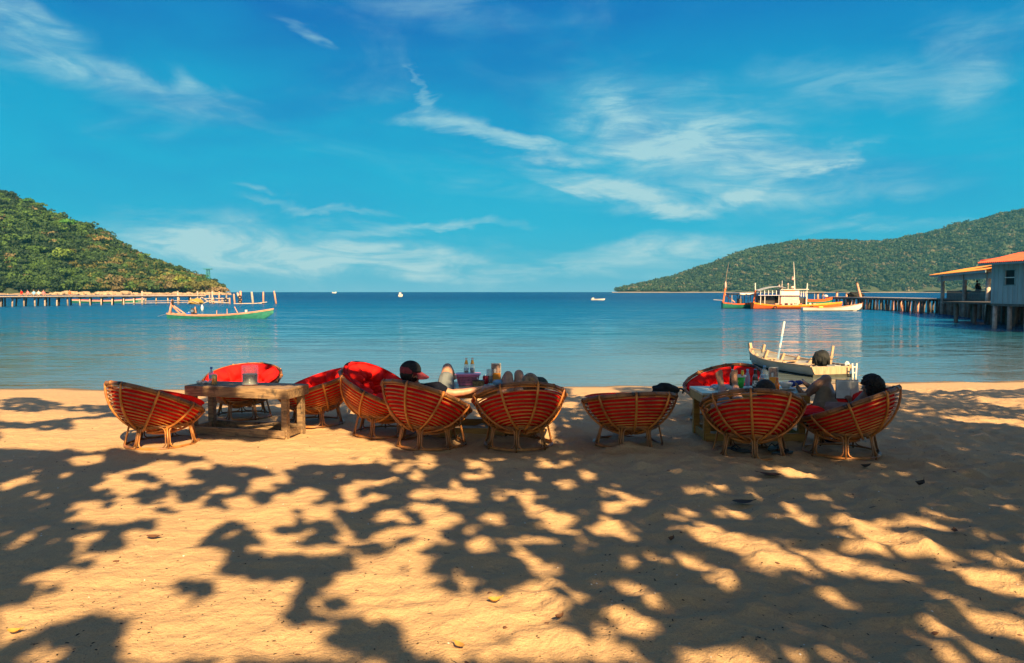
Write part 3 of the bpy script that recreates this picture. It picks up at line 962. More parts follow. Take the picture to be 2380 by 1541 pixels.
polys(TC, """
540 185 690 180 780 215 910 235 900 252 760 240 620 210
20 310 120 340 240 370 230 390 100 358 40 340
230 308 45 13
460 355 530 365 560 390 520 400 470 380
870 383 960 390 1010 413 900 412
45 480 55 24
345 485 105 24
650 435 720 410 790 450 790 470 700 462
750 480 850 490 940 535 860 552 750 515
645 528 60 20
1030 518 1120 525 1200 560 1150 577 1050 550
1670 505 1780 493 1860 520 1860 572 1800 557
1470 550 1560 530 1720 560 1900 600 2060 700 2050 725 1970 705 1900 635 1700 604 1520 600
1050 590 1200 590 1250 555 1400 570 1500 640 1620 670 1760 730 1850 770 2000 800 2000 835 1800 805 1650 800 1500 765 1380 745 1250 695 1200 640 1080 630
1040 680 1100 680 1200 700 1300 740 1430 790 1300 785 1160 750
950 740 1080 740 1160 790 1200 820 1050 805
10 590 130 590 120 540 240 545 240 590 330 610 440 650 600 665 720 680 800 745 900 755 1000 800 1180 830 1350 870 1480 910 1800 930 1500 955 1430 1000 1400 1000 1320 920 1180 915 1090 940 1070 990 1000 960 980 920 850 890 700 850 550 865 480 830 380 800 400 750 300 740 150 690 60 630
0 770 100 780 160 830 240 880 330 930 400 990 370 1045 200 990 160 960 210 930 150 850 60 870 0 860
2060 780 2270 780 2280 820 2380 850 2380 900 2250 862 2090 822
1780 820 1900 850 1950 890 2200 870 2380 930 2380 1060 2150 1050 2100 960 1930 930 1800 870
1870 1120 90 60
2000 1180 2380 1180 2380 1400 2200 1320 2030 1320
400 1300 560 1250 650 1280 660 1360 560 1370 450 1340
700 1400 780 1400 900 1541 760 1541
1520 1230 1700 1210 1800 1300 1880 1400 2000 1430 2080 1480 2300 1520 2380 1541 1750 1541 1720 1400 1600 1360
0 1400 120 1430 300 1450 560 1500 620 1541 0 1541
""", 1)
polys(TC, """
850 1060 950 1020 1100 1080 1230 1110 1240 1150 1100 1145 940 1090
1870 1120 80 50
880 1420 1180 1430 1300 1480 1200 1500 950 1480
""", 0.5)
polys(TC, """
2180 1190 2250 1200 2330 1300 2280 1300
""", 0)
# the strip between the chairs and the water
polys(TD, """
-10 880 250 900 262 935 150 940 60 934 -10 946
-10 952 120 950 230 962 60 978 -10 976
170 978 300 966 330 990 240 1004 180 1002
-10 996 140 1000 200 1004 290 1010 300 1030 130 1042 -10 1038
440 1024 600 1026 700 1010 800 1012 890 1030 905 1050 450 1052
480 946 600 940 640 952 500 960
640 940 720 936 700 950 640 950
380 905 470 905 470 925 400 925
650 986 700 990 820 1000 800 1010 690 1004
760 960 830 950 860 962 800 972
560 985 660 988 640 1000 560 996
2060 880 2400 878 2400 904 2240 906 2150 912 2070 900
1880 880 2000 880 1990 905 1880 905
2260 925 2400 930 2400 946 2290 938
2190 968 2330 972 2400 985 2400 992 2300 982
1310 935 1345 938 1340 948 1300 944
1330 905 1420 903 1440 912 1380 920 1330 914
1600 955 1640 957 1630 965 1598 963
1085 905 1200 905 1200 930 1085 932
250 985 440 985 440 1010 260 1010
930 975 1010 975 1010 1000 930 1000
970 1002 1060 1000 1070 1018 980 1016
1240 985 1285 980 1290 1030 1262 1030
""", 1)
polys(TD, """
60 940 90 18
300 955 50 10
""", 0)

# far patches are foreshortened, so their edges are opened a little
opened = mask.copy()
for di, dj in ((0, 1), (0, -1), (1, 0), (-1, 0)):
    opened = np.maximum(opened, np.roll(mask, (di, dj), (0, 1)))
rows = MY0 + (np.arange(mk_h) + 0.5) * MK_S
mask = np.where((rows < 1215)[:, None], opened, mask)
leafN = 300000
lx = rng.uniform(-15, 15, leafN); ly = rng.uniform(0.5, 17.5, leafN)
# densest where the camera looks, thinner outside the frame
half = np.maximum(ly, 3.0) * 0.70 + 0.4
inside = (np.abs(lx) < half) & (ly > 2.9)
keep = inside | (rng.uniform(0, 1, leafN) < 0.55)
lx, ly = lx[keep], ly[keep]
lh = 5.2 + 1.9 * vnoise(lx * 0.5, ly * 0.5, 91) + rng.uniform(-0.35, 0.35, len(lx))
def is_shade(x, y):
    dx, dy = proj(x, y, ground_base(x, y))
    i = np.clip((dx / MK_S).astype(int), 0, mk_w - 1); j = np.clip(((dy - MY0) / MK_S).astype(int), 0, mk_h - 1)
    inf = (dx > -5) & (dx < 2395) & (dy > MY0) & (dy < 1560)
    gen = (fbm(x * 1.1, y * 1.1, 77) > 0.60).astype(float)
    fleck = ((vnoise(x * 3.4, y * 3.4, 61) > 0.90) & (y < 8.5)).astype(float)
    spot = ((vnoise(x * 2.7 + 5, y * 2.7, 67) > 0.77) & (y > 3.6) & (y < 7.6) & (x < 1.5)).astype(float)
    return 1 - np.where(inf, np.minimum(np.maximum(mask[j, i], fleck), 1 - spot), gen)
q = 0.050
s5 = (is_shade(lx, ly) * 2 + is_shade(lx + q, ly) + is_shade(lx - q, ly) + is_shade(lx, ly + q) + is_shade(lx, ly - q)) / 6
kp = (s5 > 0.80) | ((s5 > 0.45) & (s5 <= 0.80) & (rng.uniform(0, 1, len(lx)) < 0.05))
kp &= rng.uniform(0, 1, len(lx)) < np.interp(ly, [8.4, 10.2], [1.0, 0.42])      # leaves thinned on purpose so leaking sun brightens the sand behind the chairs
lx, ly, lh = lx[kp], ly[kp], lh[kp]
g0 = ground_base(lx, ly)
kk = (lh - g0) / SV.z
Lx, Ly, Lz = lx + SV.x * kk, ly + SV.y * kk, lh
dxp, dyp = proj(Lx, Ly, Lz)
ok = ~((Ly > 0.1) & (dxp > -60) & (dxp < 2440) & (dyp > -60))
Lx, Ly, Lz = Lx[ok], Ly[ok], Lz[ok]
nl = len(Lx)
nrm = np.array([0, 0, 1.0]) * 0.5 + np.array(SV) * 0.6 + rng.normal(size=(nl, 3)) * 0.42
nrm /= np.linalg.norm(nrm, axis=1)[:, None]
a_ = np.cross(nrm, rng.normal(size=(nl, 3))); a_ /= np.linalg.norm(a_, axis=1)[:, None]
b_ = np.cross(nrm, a_)
ln = rng.uniform(0.050, 0.088, nl)[:, None]; wd = ln * rng.uniform(0.5, 0.72, nl)[:, None]
pc = np.stack([Lx, Ly, Lz], -1)
LV = np.stack([pc - a_ * ln, pc - a_ * ln * 0.2 - b_ * wd, pc + a_ * ln * 0.45 - b_ * wd * 0.85, pc + a_ * ln,
               pc + a_ * ln * 0.45 + b_ * wd * 0.85, pc - a_ * ln * 0.2 + b_ * wd], 1)
trunks = [(-6.5, -5.5), (-1.0, -7.5), (4.5, -6.0), (10.5, -3.5), (14.5, 2.5), (-13, -1.0)]
td = np.stack([(Lx - a) ** 2 + (Ly - b) ** 2 for a, b in trunks])
own = td.argmin(0)
shade_labels = ['sprawling beach almond tree behind the camera towards the left', 'wide beach almond tree straight behind the camera',
    'leaning beach almond tree behind the camera towards the right', 'beach almond tree beside the sand right of the camera',
    'beach almond tree nearest the water, right of the photo', 'beach almond tree beside the sand left of the camera']
for ti, (a, b) in enumerate(trunks):
    rt = root('shade_tree', (a, b, 0), shade_labels[ti], 'tree')
    sel = own == ti
    if sel.sum() < 10: continue
    V6 = LV[sel].reshape(-1, 3) - np.array([a, b, 0])
    np_mesh('crown', V6, np.arange(len(V6)).reshape(-1, 6), 'leaf_green', rt)
    pts = pc[sel] - np.array([a, b, 0])
    mb = MB()
    mb.tube([(0, 0, -0.3), (0.1, 0.1, 1.2), (0.0, 0.5, 2.6), (0.1, 0.8, 3.9)], [0.30, 0.24, 0.21, 0.18], 10)
    mb.build('trunk', 'bark', rt, smooth=True)
    g = random.Random(ti)
    mb = MB()
    for bi in range(5):
        tip = Vector(pts[g.randrange(len(pts))])
        if tip.length > 8: tip = tip * (8 / tip.length)
        tip.z = max(tip.z, 4.6)
        st = Vector((0.1, 0.7, 3.5 + 0.4 * g.random()))
        midp = st.lerp(tip, 0.5) + Vector((g.uniform(-.4, .4), g.uniform(-.4, .4), 0.5))
        mb.tube([st, st.lerp(midp, 0.6), midp, midp.lerp(tip, 0.5) + Vector((0, 0, 0.15)), tip], [0.09, 0.065, 0.042, 0.024, 0.008], 6)
    mb.build('branches', 'bark', rt, smooth=True)

# ================================================================ RATTAN BOWL CHAIRS
RIM_R, BOWL_H, BASE_H, TOP_R, BOT_R = 0.495, 0.36, 0.240, 0.315, 0.370
RS = (RIM_R ** 2 + BOWL_H ** 2) / (2 * BOWL_H)
CZ = BASE_H + math.sqrt(RS ** 2 - TOP_R ** 2)          # height of the centre the bowl rolls about
AMAX = math.asin(RIM_R / RS) if BOWL_H < RS else math.pi - math.asin(RIM_R / RS)
def sph(al, ph, r): return Vector((r * math.sin(al) * math.cos(ph), r * math.sin(al) * math.sin(ph), -r * math.cos(al)))
def circ(al, r, k=56): return [sph(al, 2 * math.pi * i / k, r) for i in range(k)]

CHP = {}      # template meshes shared between the chairs
def tmpl(key, build):
    if key not in CHP:
        o = build(); CHP[key] = o.data
        bpy.data.objects.remove(o)
    return CHP[key]
def bowl_ring(i, n_):
    al = 0.16 + (AMAX - 0.05 - 0.16) * (i / (n_ - 1)) ** 0.92
    g = random.Random(i)
    pts = [sph(al + 0.006 * math.sin(ph_ * 3 + i), ph_, RS - 0.004) for ph_ in [2 * math.pi * k / 60 for k in range(60)]]
    return MB().tube(pts, 0.0072 + 0.001 * g.random(), 6, closed=True).build('bowl_ring', 'rattan', smooth=True)
def bowl_rib(k):
    ph = 2 * math.pi * (k + 0.5) / 8
    pts = [sph(0.10 + (AMAX - 0.10) * j / 12, ph, RS + 0.014) for j in range(13)]
    e = sph(AMAX + 0.02, ph, RS + 0.002)
    return MB().tube(pts + [e + Vector((0, 0, 0.018))], 0.0125, 7).build('bowl_rib', 'rattan', smooth=True)
def rim_mesh():
    mb = MB()
    for da, rr_, w in ((0.0, RS, 0.0165), (0.032, RS - 0.004, 0.010)):
        pts = [sph(AMAX + da + 0.004 * math.sin(3 * p_), p_, rr_) for p_ in [2 * math.pi * k / 72 for k in range(72)]]
        mb.tube(pts, w, 8, closed=True)
    for k in range(24):      # cane bindings round the rim
        p_ = 2 * math.pi * (k + 0.3 * math.sin(k * 2.1)) / 24
        mb.tube([sph(AMAX + 0.012, p_ - 0.022, RS), sph(AMAX + 0.012, p_ + 0.022, RS)], 0.0235, 8)
    return mb.build('rim', 'rattan_rim', smooth=True)
def hoop_mesh():
    """one rounded upright hoop of the base; neighbours stand side by side and read as paired legs"""
    a = 2 * math.pi / 7 / 2 * 0.86
    def q(t, z):
        r = BOT_R + (TOP_R - BOT_R) * z / BASE_H
        return Vector((r * math.sin(t), -r * math.cos(t), z))
    pts = []
    zt, zb, cr = BASE_H - 0.012, 0.02, 0.05
    def arc(t0, z0, ts, te, n_=5):
        for k in range(n_):
            th = ts + (te - ts) * k / (n_ - 1)
            pts.append(q(t0 + math.cos(th) * cr / 0.33, z0 + math.sin(th) * cr))
    arc(a - cr / .33, zt - cr, 0, math.pi / 2); arc(-a + cr / .33, zt - cr, math.pi / 2, math.pi)
    arc(-a + cr / .33, zb + cr, math.pi, 1.5 * math.pi); arc(a - cr / .33, zb + cr, 1.5 * math.pi, 2 * math.pi)
    return MB().tube(pts, 0.0078, 6, closed=True).build('base_hoop', 'rattan_base', smooth=True)
def leg_mesh():
    t0 = math.pi / 7
    d0 = Vector((BOT_R * math.sin(t0) * 1.02, -BOT_R * math.cos(t0) * 1.02, -0.01)); d1 = Vector((TOP_R * math.sin(t0), -TOP_R * math.cos(t0), BASE_H))
    return MB().tube([d0, d0.lerp(d1, 0.5), d1], [0.0105, 0.0095, 0.0105], 8).build('leg', 'rattan_base', smooth=True)
def base_ring(r, z, w): return MB().tube([(r * math.cos(t_), r * math.sin(t_), z) for t_ in [2 * math.pi * k / 48 for k in range(48)]], w, 6, closed=True).build('base_ring', 'rattan_base', smooth=True)

def cushion_mesh(seed, amax, thick, puff):
    """tufted pad lying in the bowl: polar grid, puffed between buttons"""
    g = random.Random(seed)
    NR, NA = 30, 108
    buttons = [(0.0, 0.0)]
    for rr_, k in ((0.42, 6), (0.82, 12)):
        for i in range(k): 
            p_ = 2 * math.pi * (i + 0.5 * (k == 12)) / k + g.uniform(-0.06, 0.06)
            buttons.append((rr_ * math.cos(p_), rr_ * math.sin(p_)))
    vs, fs = [], []
    def pt(ru, ph, side):
        al = ru * amax
        x, y = ru * math.cos(ph), ru * math.sin(ph)
        ds = sorted(math.hypot(x - a, y - b_) for a, b_ in buttons)[:2]
        seam = abs(math.sin(ph * 11 / 2 + 0.6)) if ru > 0.70 else 1.0
        h = min(1.0, (ds[1] - ds[0]) / 0.20) ** 0.5 * (1 - 0.5 * min(1.0, ds[0] / 0.3) ** 3)
        edge = max(0.0, 1 - ru ** 7) ** 0.5
        wob = 1 + 0.10 * math.sin(3 * ph + seed) + 0.06 * math.sin(7 * ph + seed * 2)
        if side > 0: r = RS - 0.028 - thick * (0.18 + 0.82 * h * puff) * edge * wob
        else: r = RS - 0.022 - 0.0 * edge
        if side < 0: r -= (1 - edge) * thick * 0.25
        else: r += (1 - edge) * 0
        return sph(al, ph, r)
    for side in (1, -1):
        base_ = len(vs)
        for i in range(NR + 1):
            ru = (i / NR) ** 0.85
            for k in range(NA): vs.append(pt(ru, 2 * math.pi * k / NA, side))
        for i in range(NR):
            for k in range(NA):
                l = (k + 1) % NA
                f = (base_ + i * NA + k, base_ + (i + 1) * NA + k, base_ + (i + 1) * NA + l, base_ + i * NA + l)
                fs.append(f if side > 0 else f[::-1])
    top = NR * NA; bot = (NR + 1) * NA + NR * NA
    for k in range(NA):
        l = (k + 1) % NA
        fs.append((top + k, bot + k, bot + l, top + l))
    mb = MB(); mb.v = [tuple(v) for v in vs]; mb.f = fs
    return mb.build('cushion', 'red_cloth', smooth=True)

NRING = 13
def tilt_matrix(lat, back, yaw):
    """lat > 0 leans the bowl's axis to the right, back > 0 away from the camera"""
    ax = Vector((math.tan(R(lat)), math.tan(R(back)), 1)).normalized()
    return ax.rotation_difference(Vector((0, 0, 1))).inverted().to_matrix().to_4x4() @ Matrix.Rotation(R(yaw), 4, 'Z')

def chair(px, y, lat, back, label, yaw=0, hoop_yaw=0, cush=(0, 0, 0, 1.0, 1), base_tilt=0.0, base_h=1.0):
    x = (P(px, 0, d=1).x) * 0 + (px - CX) * y / F
    z0 = float(ground_base(np.array([x]), np.array([y]))[0]) - 0.005
    rt = root('bowl_chair', (x, y, z0), label, 'chair', 'round rattan bowl chairs along the beach')
    Tc = Matrix.Translation((0, 0, CZ * base_h)) @ tilt_matrix(lat, back, yaw)
    def put(name, me, M=None):
        o = link_mesh(name, me, rt)
        if M is not None: o.matrix_local = M
        return o
    BM = Matrix.Rotation(R(base_tilt), 4, 'Y') @ Matrix.Rotation(R(hoop_yaw), 4, 'Z')
    put('rim', tmpl('rim', rim_mesh), Tc)
    for i in range(NRING): put('bowl_ring', tmpl('ring%d' % i, lambda: bowl_ring(i, NRING)), Tc)
    for k in range(8): put('bowl_rib', tmpl('rib%d' % k, lambda: bowl_rib(k)), Tc)
    put('base_ring', tmpl('bt', lambda: base_ring(TOP_R, BASE_H, 0.0125)), BM)
    put('base_ring', tmpl('bt2', lambda: base_ring(TOP_R - 0.014, BASE_H - 0.022, 0.008)), BM)
    put('base_ring', tmpl('bb', lambda: base_ring(BOT_R, 0.012, 0.0115)), BM)
    for k in range(7):
        Rk = BM @ Matrix.Rotation(2 * math.pi * k / 7, 4, 'Z')
        put('base_hoop', tmpl('hoop', hoop_mesh), Rk)
        put('leg', tmpl('leg', leg_mesh), Rk)
    cl_, cb_, cs, cth, seed = cush
    cm = cushion_mesh(seed, AMAX * cs, 0.150 * cth, 1.0)
    me = cm.data; bpy.data.objects.remove(cm)
    put('cushion', me, Matrix.Translation((0, 0, CZ * base_h)) @ tilt_matrix(lat + cl_, back + cb_, yaw + 20 * seed))
    rt['C'] = 0; del rt['C']
    return rt, Vector((x, y, z0 + CZ * base_h))

ch = {}
ch['A'] = chair(370, 8.12, 13.5, 21, 'leftmost rattan bowl chair, tilted right, empty, red cushion slipping out on its right', 4, 8, (-11, -1, 0.99, 1.05, 1))
ch['B'] = chair(558, 9.90, 0, -17, 'rattan bowl chair facing the camera behind the old wooden table, red cushion open', 10, 20, (0, 1, 1.04, 1.15, 2))
ch['C'] = chair(726, 9.40, -17, -4, 'rattan bowl chair just right of the old wooden table, leaning left, lit red cushion', 0, 5, (0, -4, 1.04, 1.2, 3))
ch['D'] = chair(894, 8.74, 26, -2, 'rattan bowl chair leaning steeply right, its bunched red cushion heaped on the raised edge', 12, 10, (4, -12, 1.08, 1.75, 4))
ch['E'] = chair(1000, 8.10, 17, 21, 'rattan bowl chair in which the man in the cap lies', 2, 12, (0, -5, 1.0, 1.0, 5))
ch['F'] = chair(1205, 8.08, -4, 25, 'rattan bowl chair in which the woman with the blond bun lies', 0, 22, (-3, -3, 0.93, 0.9, 6))
ch['G'] = chair(1462, 8.08, -2.5, 13, 'rattan bowl chair standing alone in the middle with a black bag on its red cushion', 22, 4, (2, -9, 1.04, 1.35, 7), base_tilt=2.5)
ch['H'] = chair(1749, 7.60, 4.5, 24, 'rattan bowl chair before the yellow table, its sitter showing only dark hair', 4, 15, (-10, -3, 0.98, 1.15, 8))
ch['I'] = chair(1962, 7.68, -19, 14, 'rightmost rattan bowl chair, leaning left, its sitter reading a book', 0, 9, (3, -9, 1.03, 1.3, 9))
ch['J'] = chair(1676, 9.65, -16, -13, 'rattan bowl chair behind the yellow table, its red cushion rising above the white tabletop', 0, 9, (0, 2, 1.0, 1.0, 10))

# ================================================================ TABLES
def table(name, loc, rz, L, D, H, wood, topmat, label, cat='table', nplank=4, overhang=0.05, leg=0.070, apron=0.092, brace=False):
    rt = root(name, loc, label, cat, None, rz)
    th = 0.025
    pw = D / nplank
    for i in range(nplank):
        g = random.Random(i + 3)
        MB().box((0, -D / 2 + pw * (i + 0.5), H - th / 2 + 0.002 * g.uniform(-1, 1)), (L + 0.006 * g.uniform(-1, 1), pw - 0.005, th)).build('plank', topmat, rt, bevel=0.003)
    zt = H - th - 0.001
    for sy in (-1, 1):
        MB().box((0, sy * (D / 2 - 0.014), zt - apron / 2), (L - 0.004, 0.028, apron)).build('apron', wood, rt, bevel=0.003)
        MB().box((0, sy * (D / 2 - 0.020), 0.055), (L - 0.09, 0.030, 0.085)).build('stretcher', wood, rt, bevel=0.003)
    for sx in (-1, 1):
        MB().box((sx * (L / 2 - 0.018), 0, zt - apron / 2), (0.028, D - 0.060, apron)).build('apron', wood, rt, bevel=0.003)
        MB().box((sx * (L / 2 - 0.066), 0, 0.055), (0.030, D - 0.075, 0.085)).build('stretcher', wood, rt, bevel=0.003)
        for sy in (-1, 1):
            MB().box((sx * (L / 2 - 0.032 - leg / 2), sy * (D / 2 - 0.036 - leg / 2), (zt - 0.02) / 2 - 0.01), (leg, leg, zt - 0.0 - 0.02)).build('leg', wood, rt, bevel=0.004)
    if brace:
        MB().beam((-L * 0.1, -D * 0.30, 0.05), (L * 0.28, D * 0.36, 0.12), 0.05, 0.03).build('brace', wood, rt)
    return rt
a_ = P(428, 896, z=0.565); b_ = P(667, 904.5, z=0.565)
dv = (b_ - a_); ang = math.atan2(dv.y, dv.x); nv = Vector((-math.sin(ang), math.cos(ang), 0))
TABL = (a_ + b_) / 2 + nv * 0.24
table('low_wooden_table', (TABL.x, TABL.y, -0.005), ang, dv.length, 0.48, 0.57, 'old_wood', 'old_wood', 'weathered grey-brown wooden table at the left carrying the dark ribbed jar', brace=True)
TABM = Vector((-0.23, 8.84, 0))
table('low_wooden_table', (TABM.x, TABM.y, -0.005), 0.0, 1.28, 0.66, 0.555, 'yellow_wood', 'white_wood', 'white topped yellow wooden table in the middle with the pink basket on it', nplank=5)
a_ = P(1633, 913.6, z=0.54); b_ = P(1884, 913.6, z=0.54)
TABR = (a_ + b_) / 2 + Vector((0, 0.31, 0))
table('low_wooden_table', (TABR.x, TABR.y, -0.005), 0.0, (b_ - a_).length, 0.62, 0.545, 'yellow_wood', 'white_wood', 'white topped yellow wooden table at the right crowded with bottles and a green bucket', nplank=5)

# ================================================================ THINGS ON THE TABLES
def bottle(p, prof, m, label, parts=(), cat='bottle', name='bottle', group=None):
    rt = root(name, p, label, cat, group)
    MB().lathe(prof, seg=20).build('body', m, rt, smooth=True)
    for (nm, pr, mm) in parts:
        MB().lathe(pr, seg=20).build(nm, mm, rt, smooth=False)
    return rt
HTL, HTM, HTR = 0.572, 0.557, 0.547
def on(px, d, z): 
    v = P(px, 900, d=d); return Vector((v.x, d, z))
# left table
bottle(on(621 / 1.0 - 0, 8.82, HTL) if False else on(492, 8.86, HTL), [(0.028, 0), (0.031, 0.01), (0.031, 0.10), (0.029, 0.115), (0.012, 0.15), (0.012, 0.165)], 'clear_blue',
       'small clear water bottle with a blue cap at the left end of the old table', [('cap', [(0.015, 0.163), (0.015, 0.185)], 'blue_plastic'), ('label', [(0.032, 0.05), (0.032, 0.09)], 'pale_blue_cloth')])
rt = root('drink_can', on(499, 8.66, HTL), 'golden yellow drink can beside the blue capped bottle', 'can')
MB().lathe([(0.024, 0), (0.032, 0.008), (0.032, 0.108), (0.027, 0.118)], seg=20).build('body', 'gold_can', rt, smooth=True)
MB().lathe([(0.0275, 0.1175), (0.0275, 0.122), (0.024, 0.122), (0.023, 0.119)], seg=20).build('lid', 'metal', rt)
g = random.Random(3)
mb = MB()
for i in range(6):
    sd_ = g.random() * 9
    mb.ell((g.uniform(-.09, .09), g.uniform(-.03, .03), 0.012), (g.uniform(.02, .045), g.uniform(.015, .03), g.uniform(.010, .02)), seg=9, rings=6, fn=lambda q: 1 + 0.35 * math.sin(q.x * 7 + sd_) * math.cos(q.y * 6 + sd_))
o = mb.build('crumpled_tissue', 'white_cloth'); o.location = on(478, 8.76, HTL + 0.004); tag(o, 'crumpled white tissues on the left end of the old table', 'tissue')
jp = on(581.5, 8.66, HTL)
rt = root('storage_jar', jp, 'large clear ribbed jar half full of something dark on the old table', 'jar')
pr = [(0.088, 0)]
for i in range(8):
    z = 0.012 + i * 0.026
    pr += [(0.093, z), (0.093, z + 0.016), (0.089, z + 0.020)]
MB().lathe(pr + [(0.092, 0.226), (0.086, 0.226), (0.084, 0.02), (0.0, 0.012)], seg=32).build('body', 'clear', rt, smooth=True)
MB().lathe([(0.080, 0.014), (0.0815, 0.125), (0.0, 0.13)], seg=28).build('contents', 'dark_liquid', rt, smooth=False)
# middle table
bx = on(1088, 8.78, HTM)
rt = root('plastic_basket', bx, 'pink plastic basket with a lid and lattice sides on the middle table', 'basket')
def rrect(w, d, z, r=0.02, k=4):
    out = []
    for cx_, cy_, a0 in ((w / 2 - r, d / 2 - r, 0), (-w / 2 + r, d / 2 - r, 90), (-w / 2 + r, -d / 2 + r, 180), (w / 2 - r, -d / 2 + r, 270)):
        for i in range(k):
            a = R(a0 + 90 * i / (k - 1)); out.append(Vector((cx_ + r * math.cos(a), cy_ + r * math.sin(a), z)))
    return out
def loft(loops, cap0=True, cap1=True):
    mb = MB(); n_ = len(loops[0])
    vs = [v for l in loops for v in l]; fs = []
    for i in range(len(loops) - 1):
        for k in range(n_):
            l = (k + 1) % n_
            fs.append((i * n_ + k, i * n_ + l, (i + 1) * n_ + l, (i + 1) * n_ + k))
    if cap0: fs.append(tuple(range(n_ - 1, -1, -1)))
    if cap1: fs.append(tuple((len(loops) - 1) * n_ + k for k in range(n_)))
    return mb.add(vs, fs)
loft([rrect(0.215, 0.15, 0.0), rrect(0.225, 0.16, 0.022)]).build('bottom_band', 'pink_plastic', rt)
for i in range(15):
    for sy in (-1, 1):
        x0 = -0.105 + 0.21 * i / 14; k = 1.19
        MB().beam((x0, sy * 0.078, 0.02), (x0 * k, sy * 0.090, 0.105), 0.006, 0.004).build('slat', 'pink_plastic', rt)
for i in range(8):
    for sx in (-1, 1):
        y0 = -0.07 + 0.14 * i / 7
        MB().beam((sx * 0.111, y0, 0.02), (sx * 0.130, y0 * 1.15, 0.105), 0.006, 0.004).build('slat', 'pink_plastic', rt)
for z, k in ((0.048, 0.118), (0.076, 0.124)):
    MB().tube([(v.x, v.y, z) for v in rrect(k * 2 - 0.0, 0.168 + z * 0.2, 0)], 0.003, 4, closed=True).build('band', 'pink_plastic', rt)
loft([rrect(0.25, 0.185, 0.1), rrect(0.262, 0.195, 0.118), rrect(0.30, 0.215, 0.121), rrect(0.30, 0.215, 0.13), rrect(0.26, 0.19, 0.136)]).build('lid', 'pink_plastic', rt, bevel=0.002)
loft([rrect(0.195, 0.13, 0.015), rrect(0.215, 0.145, 0.092)]).build('contents', 'photo_print', rt)
bprof = [(0.026, 0), (0.029, 0.006), (0.029, 0.085), (0.026, 0.10), (0.0125, 0.135), (0.012, 0.175)]
for px, lab in ((1084, 'left one of two clear bottles with yellow neck labels on the pink basket'), (1098, 'right one of two clear bottles with yellow neck labels on the pink basket')):
    q = on(px, 8.78 + (0.02 if px > 1090 else 0), HTM + 0.1365)
    bottle(q, bprof, 'clear', lab, [('neck_label', [(0.0235, 0.105), (0.0150, 0.135), (0.0143, 0.150)], 'yellow_label'), ('cap', [(0.0138, 0.160), (0.0138, 0.178)], 'white_plastic'),
           ('drink', [(0.0245, 0.006), (0.0245, 0.03 if px < 1090 else 0.055)], 'dark_liquid'), ('label', [(0.0295, 0.035), (0.0295, 0.06)], 'clear_blue')], group='yellow necked bottles on the basket')
rt = root('drink_can', on(1128.5, 8.82, HTM), 'small red drink can between the pink basket and the menu card', 'can')
MB().lathe([(0.026, 0), (0.034, 0.008), (0.034, 0.088), (0.028, 0.100)], seg=20).build('body', 'red_can', rt, smooth=True)
MB().lathe([(0.0285, 0.0995), (0.0285, 0.104), (0.025, 0.104), (0.024, 0.101)], seg=20).build('lid', 'metal', rt)
rt = root('drinking_glass', on(1138, 8.86, HTM), 'tall clear glass holding a dark drink beside the menu card on the middle table', 'glass')
MB().lathe([(0.034, 0), (0.040, 0.175), (0.037, 0.175), (0.032, 0.008), (0, 0.006)], seg=24).build('body', 'clear', rt, smooth=True)
MB().lathe([(0.030, 0.010), (0.0330, 0.10), (0, 0.1)], seg=20).build('drink', 'dark_liquid', rt)
def menu(p, label, rz, w=0.112, h=0.20):
    rt = root('menu_card', p, label, 'menu', None, rz)
    MB().box((0, 0, h / 2 + 0.006), (w, 0.004, h)).build('card', 'white_plastic', rt)
    MB().box((0, -0.0032, 0.006 + h * 0.28), (w - 0.012, 0.001, h * 0.46)).build('orange_print', 'orange_print', rt)
    MB().box((0, -0.0032, 0.006 + h * 0.74), (w - 0.012, 0.001, h * 0.42)).build('picture', 'photo_print', rt)
    MB().box((-w * 0.12, -0.0042, 0.006 + h * 0.62), (w * 0.22, 0.001, h * 0.20)).build('printed_figure', 'paper', rt)
    MB().box((0.0, -0.0042, 0.006 + h * 0.13), (w * 0.5, 0.001, h * 0.10)).build('printed_band', 'paper', rt)
    MB().box((0, 0, 0.004), (w, 0.06, 0.006)).build('foot', 'clear', rt)
    return rt
menu(on(1153, 8.90, HTM), 'upright menu card with an orange lower half on the middle table beside the tall glass', R(-6), 0.118, 0.235)
rt = root('straw_purse', on(1112, 8.64, HTM), 'small woven olive straw box in front of the pink basket', 'box')
loft([rrect(0.13, 0.07, 0.0), rrect(0.135, 0.075, 0.03), rrect(0.13, 0.07, 0.062)]).build('body', 'tuna_straw', rt, bevel=0.004)
MB().box((0, 0, 0.066), (0.138, 0.078, 0.008)).build('lid', 'dark_metal', rt, bevel=0.002)
g = random.Random(8)
mb = MB().ell((0, 0, 0.03), (0.075, 0.05, 0.034), seg=16, rings=9, fn=lambda q: 1 + 0.18 * math.sin(q.x * 6) * math.cos(q.y * 5 + q.z * 4))
o = mb.build('folded_towel', 'pale_blue_cloth', smooth=True); o.location = on(1160, 8.72, HTM); tag(o, 'pale blue cloth in front of the menu card on the middle table', 'cloth')

